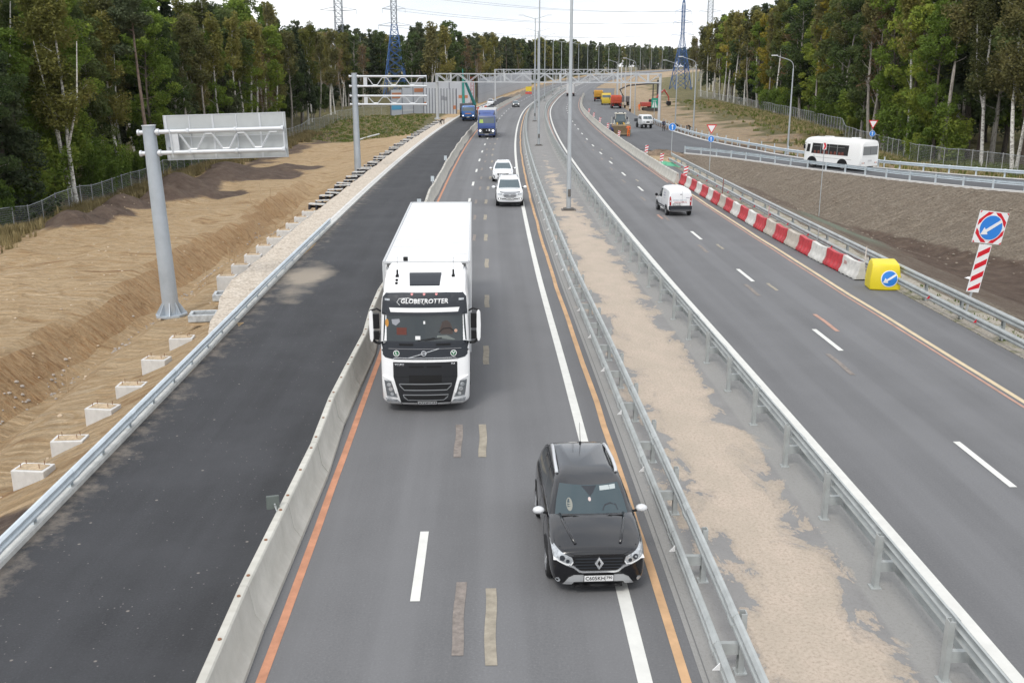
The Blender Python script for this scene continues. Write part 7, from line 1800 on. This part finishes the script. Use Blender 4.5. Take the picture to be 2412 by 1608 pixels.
# ================================================================ LEFT SIDE: FOOTINGS, PALLETS, STAKES
fc = mat('footing_concrete', (.60, .59, .57), .85, 0, .1, 3, .2); mudm = mat('footing_mud', (.42, .32, .21), .9, 0, .3, 9)
def footing(label, grp, x, y, top, rz):
    o = None
    if not hasattr(footing, 'src'):
        m = MB(); m.loft([[(-.62, -.36, -1.0), (.62, -.36, -1.0), (.62, .36, -1.0), (-.62, .36, -1.0)], [(-.62, -.36, 0), (.62, -.36, 0), (.62, .36, 0), (-.62, .36, 0)]]); e = m.build('concrete_footing', fc, bevel=.02)
        m = MB(); m.loft([[(-.5 + .08*sin(k*2.1), -.27, .008), (.5, -.25, .008), (.54, .2, .008), (.1, .28, .01), (-.5, .24, .008)] for k in (0,)] + [[(-.4, -.2, .03), (.42, -.18, .03), (.44, .14, .03), (.1, .2, .035), (-.4, .17, .03)]]); m.build('mud', mudm, e)
        for a in (-.35, .35):
            for b in (-.16, .16): m = MB(); m.cyl((a, b, 0), (a, b, .14), .014, n=5); m.build('anchor_bolt', mat('rust', (.2, .1, .05)), e)
        e.scale = (.70, .78, 1); footing.src = e; o = e
    else: o = copy_tree(footing.src)
    o.location = (x, y, top); o.rotation_euler = (0, 0, rz); meta(o, label, 'footing', grp)
# earth pad for the sand slope has its surface at gz(); tops stand proud of it
for k, (x, y) in enumerate([(-12.05, 23.6), (-12.15, 25.9), (-12.25, 28.4), (-12.4, 30.9), (-12.5, 33.5), (-12.65, 36.6)]):
    x -= 5.12 * 0; off = -17.05; p = R(y, off)
    footing('white concrete footing with muddy top on the sand slope below the pale rail', 'near concrete footings on the sand slope', p.x, y, gz(p.x, y) + [.36, .25, .33, .22, .36, .28][k], [-.1, .06, -.16, .02, -.12, .1][k])
for k in range(9):
    y = 46.5 + k*2.75; p = R(y, -17.75); footing('white concrete footing half sunk beside the crushed stone strip', 'middle concrete footings by the crushed stone', p.x, y, .02, .05)
fs_ = None
for k in range(52):
    y = 72.0 + k * 2.3; p = R(y, -17.8)
    if fs_ is None:
        e = empty('formwork_frame', cat='formwork'); m = MB(); m.box((0, 0, .34), (1.12, .52, .06)); m.box((.1, .3, .30), (.8, .1, .05), .2); m.build('cover', mat('formwork_cover', (.52, .51, .49), .8, var=.3, scale=4), e)
        m = MB()
        for a in (-.5, 0, .5): m.box((a, 0, .14), (.12, .7, .36))
        m.box((0, .3, .1), (1.2, .05, .16)); m.build('frame', mat('formwork_black', (.03, .03, .04), .8), e); fs_ = e; o = e
    else: o = copy_tree(fs_)
    o.location = (p.x, y, max(gz(p.x, y) + .02, -.3)); o.location.x += .12 * math.sin(k * 2.9); o.location.z += .05 * math.sin(k * 4.1); o.rotation_euler = (.04 * math.sin(k * 3.3), .05 * math.cos(k * 2.2), .05 + .22*math.sin(k*1.7)); o.scale = (1 + .12 * math.sin(k * 5.3), 1 + .2 * math.cos(k * 3.7), 1); meta(o, 'dark formwork frame with pale cover beside the crushed stone', 'formwork', 'formwork frames beside the crushed stone strip')
def pallet(label, x, y, open_=True):
    z = gz(x, y); e = empty('pallet', (x, y, z + .03), .15, label, 'pallet'); m = MB()
    for b in (-.45, 0, .45): m.box((0, b, .05), (1.3, .1, .1))
    m.build('timber', wood, e); m = MB(); wrap = mat('plastic_wrap', (.42, .44, .45), .3, var=.3, scale=7)
    for b in (-.4, .4): m.box((0, b, .28), (1.15, .12, .3))
    for a in (-.5, .5): m.box((a, 0, .28), (.14, .9, .3))
    m.build('wrapped_frame', wrap, e, bevel=.03); m = MB(); m.box((.0, 0, .14), (.85, .65, .05)); m.build('inner_tray', black_pl, e)
for y, t in ((39.6, 'pallet with plastic-wrapped frame, nearer to the white footings'), (43.4, 'pallet with plastic-wrapped dark frame, right of the tall sign post')): p = R(y, -17.0); pallet(t, p.x, y)
stk = None; rs = random.Random(5)
for k, (x, y) in enumerate([(-17.0, 36.5), (-17.3, 55.5), (-18.6, 65), (-17.8, 69.5), (-19.2, 73), (-18.2, 77), (-20.5, 80), (-19.1, 84), (-21.3, 86), (-19.8, 90), (-22.2, 92), (-20.6, 95), (-23.2, 89), (-17.5, 62), (-24, 96), (-21.6, 99)]):
    if stk is None: m = MB(); m.box((0, 0, .45), (.045, .03, 1.1), taper=.9); stk = m.build('wooden_stake', wood); o = stk
    else: o = stk.copy(); COL.objects.link(o)
    o.location = (x, y, gz(x, y)); o.rotation_euler = (rs.uniform(-.1, .1), rs.uniform(-.1, .1), rs.uniform(0, 3)); meta(o, 'thin pale wooden stake stuck in the sand', 'stake', 'wooden stakes in the sand')
for k, (x, y, a, l_) in enumerate([(-21.2, 38.2, .5, 1.1), (-20.2, 36.4, .8, .6), (-22.2, 34.6, 1.8, .5)]):
    m = MB(); m.box((0, 0, .03), (l_, .1, .04)); o = m.build('plank', wood, loc=(x, y, gz(x, y) + .06)); o.rotation_euler = (.2, .35, a); meta(o, ['long board lying on the ditch bank', 'short board at the foot of the ditch bank', 'small board nearest the camera on the ditch bank'][k], 'board')
# stones and rubble
def scatter(name, label, spots, material, r0, r1, cat='rubble'):
    m = MB()
    for x, y in spots:
        r = rs.uniform(r0, r1); z = gz(x, y) if abs(x) > 0 else 0; n = 6
        z = max(z, 0.03 if (x > 3 and x < 6) else -99)
        rings = [[(x + q*r*cos(2*pi*k/n + x)*rs.uniform(.8, 1.1), y + q*r*sin(2*pi*k/n + x)*rs.uniform(.8, 1.1), z + h*r) for k in range(n)] for q, h in ((.9, -.2), (1, .2), (.5, .6))]; m.loft(rings)
    o = m.build(name, material); meta(o, label, cat, kind='stuff')
scatter('rubble', 'grey and pale stones lying in the ditch', [(cx(y) - 23.4 + rs.gauss(0, .4), y) for y in [rs.uniform(46, 84) for _ in range(260)]] + [(-19.6 + rs.gauss(0, .4), y) for y in [rs.uniform(30, 44) for _ in range(90)]], mat('rubble_stone', (.34, .30, .26), .9, var=.3, scale=2), .04, .12)
scatter('pebbles', 'scattered pale pebbles and clods on the sand slope', [(rs.uniform(-36, -12.5), rs.uniform(20, 90)) for _ in range(500)], mat('pebble_sand', (.48, .38, .27), .9, var=.3, scale=2), .02, .09)
scatter('clods', 'dark clods and gravel lumps on the gravel slope under the ramp', [(x, y) for x, y in [(rs.uniform(17, 60), rs.uniform(35, 100)) for _ in range(2600)] if 1 < seg_dist(x, y, RIN) < 12 and x - cx(y) > 14.5], mat('slope_clod', (.24, .20, .155), .9, var=.35, scale=2), .03, .13)
scatter('gravel_bits', 'small stones on the verge under the right guard rail', [(R(y, rs.uniform(12.7, 14.6)).x, y) for y in [rs.uniform(22, 100) for _ in range(500)]], mat('verge_stone', (.45, .42, .37), .9, var=.3, scale=2), .015, .06)
# mud and green mesh in the gore
def blob_sheet(name, label, cx_, cy_, rx, ry, h, material, rz=0, cat='heap', seed=0):
    m = MB(); n = 22; rings = []
    for q, hh in ((1, -.05), (.92, .25), (.7, .62), (.4, .9), (.12, 1)):
        rings.append([(q*rx*cos(2*pi*k/n)*(1 + .18*sin(3*k + seed) + .1*sin(5*k)), q*ry*sin(2*pi*k/n)*(1 + .18*cos(2*k + seed)), h*hh*(1 + .25*sin(k*2.7 + q*9))) for k in range(n)])
    m.loft(rings); o = m.build(name, material, smooth=60, loc=(cx_, cy_, max(gz(cx_, cy_), .0))); o.rotation_euler = (0, 0, rz); meta(o, label, cat); return o
mudb = mat('earth_brown', (.20, .145, .10), .95, var=.45, scale=2.5, bump=.8); straw = mat('earth_straw', (.36, .27, .17), .95, var=.4, scale=4, bump=.6)
blob_sheet('soil_heap', 'grey-brown soil heap at the tip of the gore beside the side road', 16.9, 113.5, 1.9, 2.6, .55, mudb, .6, seed=1); blob_sheet('soil_heap', 'straw-coloured debris heap in the gore in front of the round blue sign', 16.0, 107.5, 1.6, 3.4, .35, straw, .5, seed=2)
blob_sheet('geomesh', 'crumpled bright green mesh sheet lying beside the start of the right rail', 15.9, 102.6, .7, 3.6, .22, mat('green_mesh', (.10, .42, .24), .6, var=.2, scale=3), .35, 'mesh sheet', 3)
m = MB(); m.tube([(R(y, 14.5).x, y, .12) for y in (60, 66, 72, 78, 84, 90)], .03, 4)
blob_sheet('litter', 'white plastic sheet scrap on the brown ground beyond the right rail', 21.6, 46, .4, .22, .05, sign_white, .2, 'litter', 5)
# posts with tape behind the plastic barriers
tp = None
for k, (x, y, h, t) in enumerate([(15.9, 76, 1.4, 'rusty thin post'), (16.15, 63, 1.1, 'short striped peg'), (16.6, 54, 1.1, 'grey peg'), (16.6, 46.5, 1.35, 'pale leaning peg')]):
    m = MB(); m.cyl((0, 0, 0), (.05, 0, h), .03, n=6); o = m.build('marker_peg', mat('peg_%d' % k, [(.25, .1, .08), (.5, .3, .3), (.35, .35, .35), (.6, .55, .5)][k], .7), loc=(x, y, .02)); meta(o, t + ' standing between the plastic barriers and the right rail', 'peg')
# striped plates on the right concrete barrier, plates and lamp on the left one
sp0 = None
for k, (y, o_) in enumerate([(88.0, 11.5), (101.5, 11.45), (112.5, 11.4), (139, 11.0), (158, 11.0), (176, 11), (195, 11), (215, 11)]):
    if sp0 is None:
        e = empty('delineator', cat='delineator'); m = MB(); m.box((0, 0, .75), (.34, .03, .85)); p = m.build('plate', sign_white, e); m = MB()
        for q in range(3): z0 = .38 + q*.28; m.poly([(-.165, z0), (.165, z0 + .16), (.165, z0 + .28), (-.165, z0 + .12)], (-.024, -.014), 'y')
        m.build('red_stripe', sign_red, p); m = MB(); m.box((0, 0, .18), (.05, .05, .4)); m.box((0, 0, .04), (.4, .3, .08)); m.build('foot', black_pl, e); sp0 = e; o = e
    else: o = copy_tree(sp0)
    o.location = R(y, o_, .04); o.rotation_euler = (0, .12, -.1); meta(o, 'small red and white striped marker plate beyond the concrete barrier', 'marker', 'striped marker plates by the right concrete barrier')
pl0 = None
for y in (64.5, 78.5, 97):
    if pl0 is None: e = empty('delineator', cat='delineator'); m = MB(); m.box((0, 0, .28), (.26, .03, .42)); m.build('plate', galv_new, e); m = MB(); m.box((0, 0, .06), (.05, .05, .3)); m.build('stem', galv, e); pl0 = e; o = e
    else: o = copy_tree(pl0)
    o.location = R(y, -9.85, .88); meta(o, 'small plain metal plate on top of the left concrete barrier', 'marker', 'metal plates on the left concrete barrier')
e = empty('barrier_lamp', R(19.0, -9.82, .87), .3, 'small dark square lamp bracket hooked on the near concrete barrier', 'lamp'); m = MB(); m.box((-.08, 0, .12), (.26, .05, .3)); m.build('reflector_box', mat('lamp_dark', (.12, .14, .13), .3), e, bevel=.02); m = MB(); m.cyl((0, 0, -.05), (-.05, -.05, .1), .02, n=6); m.cyl((-.02, -.2, .0), (-.05, -.03, .05), .012, n=5); m.build('bracket', galv_old, e)
# yellow board and cones far left
e = empty('warning_board', R(352, -8.5), 0, 'yellow warning board with red and white barrier at the far end of the left lanes', 'warning board'); m = MB(); m.box((0, 0, 1.9), (2.0, .1, 1.5)); m.build('board', mat('warn_yellow', (.75, .55, .03)), e); m = MB(); m.box((0, -.1, .5), (2.2, .3, .7)); m.build('striped_base', mat('warn_red', (.6, .1, .08)), e); m = MB(); m.box((0, 0, .8), (.1, .1, 1.6)); m.build('post', galv, e)
# roadside culvert hose by the crane lorry, guard-rail beams lying on the ground
for k in range(2): m = MB(); a, b = R(232 + 2*k, -13.4 - k*.6, .25), R(262, -12.9 - k*.6, .25); m.cyl(a, b, .22, n=8); meta(m.build('pipe', mat('pipe_white', (.65, .65, .65), .5)), ['long white pipe lying on the far new asphalt', 'second white pipe lying beside the first on the far new asphalt'][k], 'pipe')
m = MB(); m.tube([(-26.3, 176, gz(-26.3, 176) + .1), (-24.9, 177, gz(-24.9, 177) + .2), (-23.3, 179, gz(-23.3, 179) + .3)], .13, 6); meta(m.build('pipe', mat('pipe_white', (.65, .65, .65))), 'short white pipe lying in the grass below the noise wall', 'pipe')
# ================================================================ PEOPLE
def person(label, x, y, z, rz, pose='stand', top=(.6, .12, .05), legs=(.6, .12, .05), hair=(.05, .03, .02), H=1.76, hold=None):
    e = empty('person', (x, y, z), rz, label, 'person'); s = H / 1.76
    J = {'pel': (0, 0, .95), 'sp': (0, .02, 1.15), 'ch': (0, .02, 1.36), 'nk': (0, .02, 1.50), 'hd': (0, .04, 1.60), 'tp': (0, .04, 1.72)}
    for k, sd in (('l', -1), ('r', 1)):
        J.update({'hp' + k: (sd*.095, 0, .90), 'kn' + k: (sd*.11, .03, .50), 'an' + k: (sd*.12, 0, .09), 'to' + k: (sd*.13, .16, .04), 'sh' + k: (sd*.19, .01, 1.42), 'el' + k: (sd*.25, -.02, 1.14), 'wr' + k: (sd*.24, .10, .90), 'ha' + k: (sd*.235, .14, .82)})
    if pose == 'walk': J.update({'knl': (-.11, .16, .52), 'anl': (-.12, .18, .10), 'tol': (-.13, .34, .07), 'knr': (.11, -.02, .50), 'anr': (.12, -.26, .14), 'tor': (.13, -.12, .04), 'wrl': (-.25, -.10, .92), 'hal': (-.25, -.13, .84), 'wrr': (.24, .24, .96), 'har': (.23, .30, .90)})
    if pose == 'bend': J.update({'sp': (0, .18, 1.08), 'ch': (0, .42, 1.14), 'nk': (0, .55, 1.15), 'hd': (0, .66, 1.13), 'tp': (0, .77, 1.10), 'shl': (-.19, .48, 1.10), 'shr': (.19, .48, 1.10), 'ell': (-.22, .55, .80), 'elr': (.22, .55, .80), 'wrl': (-.18, .60, .52), 'wrr': (.18, .60, .52), 'hal': (-.17, .62, .44), 'har': (.17, .62, .44), 'knl': (-.13, .12, .50), 'knr': (.13, -.02, .5), 'anl': (-.18, .14, .09), 'tol': (-.19, .3, .04), 'anr': (.16, -.14, .09), 'tor': (.17, .02, .04)})
    if pose == 'lean': J.update({'elr': (.30, .10, 1.20), 'wrr': (.16, .30, 1.22), 'har': (.12, .37, 1.24), 'ell': (-.32, .02, 1.20), 'wrl': (-.22, .16, 1.02), 'hal': (-.17, .2, .98)})
    ED = [('pel', 'sp'), ('sp', 'ch'), ('ch', 'nk'), ('nk', 'hd'), ('hd', 'tp')]
    for k in 'lr': ED += [('pel', 'hp'+k), ('hp'+k, 'kn'+k), ('kn'+k, 'an'+k), ('an'+k, 'to'+k), ('ch', 'sh'+k), ('sh'+k, 'el'+k), ('el'+k, 'wr'+k), ('wr'+k, 'ha'+k)]
    RD = {'pel': .135, 'sp': .125, 'ch': .15, 'nk': .055, 'hd': .10, 'tp': .06, 'hp': .10, 'kn': .065, 'an': .05, 'to': .045, 'sh': .07, 'el': .05, 'wr': .034, 'ha': .03}
    names = list(J); me = bpy.data.meshes.new('body'); me.from_pydata([tuple(c*s for c in J[n]) for n in names], [(names.index(a), names.index(b)) for a, b in ED], [])
    o = bpy.data.objects.new('body', me); COL.objects.link(o); o.parent = e
    sk = o.modifiers.new('skin', 'SKIN'); sv = me.skin_vertices[0].data
    for i, n in enumerate(names): r = RD.get(n, RD.get(n[:2], .05)) * s; sv[i].radius = (r, r * (.75 if n in ('ch', 'sp', 'pel') else 1)); sv[i].use_root = (n == 'pel')
    b = o.modifiers.new('sub', 'SUBSURF'); b.levels = 1; b.render_levels = 1; apply_mods(o); me = o.data
    ms = [mat('cloth_%d_%d_%d' % tuple(int(c*99) for c in top), top, .8), mat('cloth_%d_%d_%d' % tuple(int(c*99) for c in legs), legs, .8), skin, mat('boots', (.03, .03, .03), .7), mat('hair_%d' % int(hair[0]*99), hair, .8)]
    for m_ in ms: me.materials.append(m_)
    G_ = {n: Vector(J[n])*s for n in names}
    def near(c, ks): return min((c - G_[k]).length for k in ks)
    hdc = G_['hd']
    for p in me.polygons:
        c = p.center; dl = near(c, ['knl', 'knr', 'hpl', 'hpr', 'anl', 'anr', 'pel']); dt = near(c, ['ch', 'sp', 'shl', 'shr', 'ell', 'elr']); dh = near(c, ['hal', 'har']); dd = near(c, ['tp', 'hd']); db = near(c, ['tol', 'tor']); da = near(c, ['wrl', 'wrr'])
        k = min((dl, 1), (dt, 0), (dh, 2), (dd, 2), (db, 3), (da * 1.2, 0))[1]
        if dd < .13 and (c - G_['tp']).length < .085: k = 4
        p.material_index = k; p.use_smooth = True
    bv = bvh_of(o); m = MB(); hd = G_['hd']; fw = Vector((0, .09*s, 0)) if pose != 'bend' else Vector((0, .04, -.08))
    for a in (-.035, .035): m.box(tuple(hd + fw + Vector((a*s, 0, .02*s))), (.02, .02, .012))
    m.box(tuple(hd + fw + Vector((0, 0, -.045*s))), (.045, .015, .01)); m.build('face', mat('face_dark', (.12, .06, .05), .7), o)
    m = MB(); m.box(tuple(hd + fw + Vector((0, .012, -.01*s))), (.022, .03, .035), taper=.6); [m.box(tuple(hd + Vector((a*s, 0, 0))), (.02, .035, .05)) for a in (-.1, .1)]; m.build('nose_and_ears', skin, o)
    for k in 'lr':                                     # five separate fingers per hand
        h_ = G_['ha'+k]; w_ = G_['wr'+k]; d = (h_ - w_).normalized(); q = d.cross(Vector((0, 1, 0))); q = q.normalized() if q.length > .1 else Vector((1, 0, 0)); t_ = d.cross(q); m = MB()
        for j in range(4): b0 = h_ + q*0 + t_*(.022*(j - 1.5)); ln = (.07, .082, .078, .06)[j]*s; m.tube([b0, b0 + d*ln*.55, b0 + d*ln*.9 + q*.012], .0085, 5, .006)
        b0 = h_ - d*.03 + t_*.035; m.tube([b0, b0 + (d + t_)*.03, b0 + d*.065 + t_*.035], .010, 5, .007); m.build('fingers', skin, o)
    if hold: hold(e)
    return e
yw = (.62, .60, .05); org = (.80, .17, .03)
person('worker in orange overalls standing in front of the loader bucket', 16.4, 143.9, .045, pi*.95, 'lean', (.70, .15, .05), org)
person('worker in dark blue clothes beside the left side of the loader bucket', 14.35, 145.9, .045, .3, 'bend', (.02, .04, .16), (.02, .03, .10))
person('worker in dark blue jacket standing by the left front wheel of the loader', 14.45, 147.3, .045, -.4, 'stand', (.03, .06, .22), (.02, .03, .12))
person('dark-clothed man bending over the row of formwork near the blue lorry', R(176, -16.3).x, 176, gz(-12.5, 176) + .25, -1.9, 'bend', (.02, .02, .022), (.02, .02, .022), H=1.85)
for k, (y, o_, lb, ps) in enumerate([(213, -12.0, 'worker in red and orange vest standing left of the far gantry column', 'stand'), (214, -11.2, 'worker in orange vest right beside the red-vested worker', 'lean'), (221, -10.9, 'worker in orange jacket near the white pipe, facing the lanes', 'stand'), (214.5, -9.9 - .9, 'worker in bright red jacket close to the concrete barrier', 'walk'), (200, -13.0, 'worker in red behind the blue lorry under the crane', 'stand')]):
    p = R(y, o_); person(lb, p.x, p.y, .02, 2.9 + k*.5, ps, (.62, .10, .06), (.05, .05, .08) if k % 2 else (.5, .12, .05))
x_, y_ = 29.6, 239; person('orange-clad worker walking on the bare slope left of the red excavator', x_, y_, gz(x_, y_), 2.6, 'walk', org, org)
for k, (x_, y_, lb) in enumerate([(24.1, 157.0, 'crouching worker in black beyond the ramp rail, left one'), (25.4, 153.2, 'crouching worker in black beyond the ramp rail, right one by the lamp post')]): person(lb, x_ + 1.3, y_, .05, 1 + k, 'bend', (.015, .015, .02), (.02, .02, .03), H=1.7)
x_, y_ = 22.9, 143.5
person('person in dark clothes walking along the ramp rail behind the round blue sign', 23.3, 157, .05, 2.8, 'stand', (.03, .03, .06), (.02, .02, .03))

# ================================================================ LABELS: tell repeats apart
ONES = 'first second third fourth fifth sixth seventh eighth ninth tenth eleventh twelfth thirteenth fourteenth fifteenth sixteenth seventeenth eighteenth nineteenth'.split()
TENS = {2: 'twenty', 3: 'thirty', 4: 'forty', 5: 'fifty', 6: 'sixty', 7: 'seventy', 8: 'eighty', 9: 'ninety'}
def ordw(n):
    if n < 20: return ONES[n-1]
    t, u = divmod(n, 10); return (TENS[t][:-1] + 'ieth') if u == 0 else TENS[t] + '-' + ONES[u-1]
by = {}
for o in list(SC.objects):
    if o.parent is None and 'label' in o and o.get('kind') is None: by.setdefault(o['label'], []).append(o)
def scr(o): y = max(o.location.y, 1); return o.location.x / y
for lb, L_ in by.items():
    if len(L_) < 2: continue
    tree = L_[0]['category'] in ('tree', 'shrub')
    L_.sort(key=(lambda o: scr(o)) if tree else (lambda o: o.location.y))
    for k, o in enumerate(L_[:99]):
        o['label'] = (ordw(k+1) + (' from the left, ' if tree else ' nearest ') + lb)
for o in SC.objects:
    if 'label' in o and len(o['label'].split()) > 16: print('LONG', len(o['label'].split()), o.name, o['label'])
# ================================================================ HAZE
def haze():
    m = MB(); m.box((100, 1100, 27.5), (2500, 2700, 75)); hm = bpy.data.materials.new('haze'); hm.use_nodes = True; t = hm.node_tree; t.nodes.clear()
    o = t.nodes.new('ShaderNodeOutputMaterial'); v = t.nodes.new('ShaderNodeVolumePrincipled'); v.inputs['Color'].default_value = (.93, .96, 1, 1); v.inputs['Density'].default_value = .00004; v.inputs['Anisotropy'].default_value = .2
    t.links.new(v.outputs[0], o.inputs['Volume']); meta(m.build('haze', hm), kind='stuff')
haze()
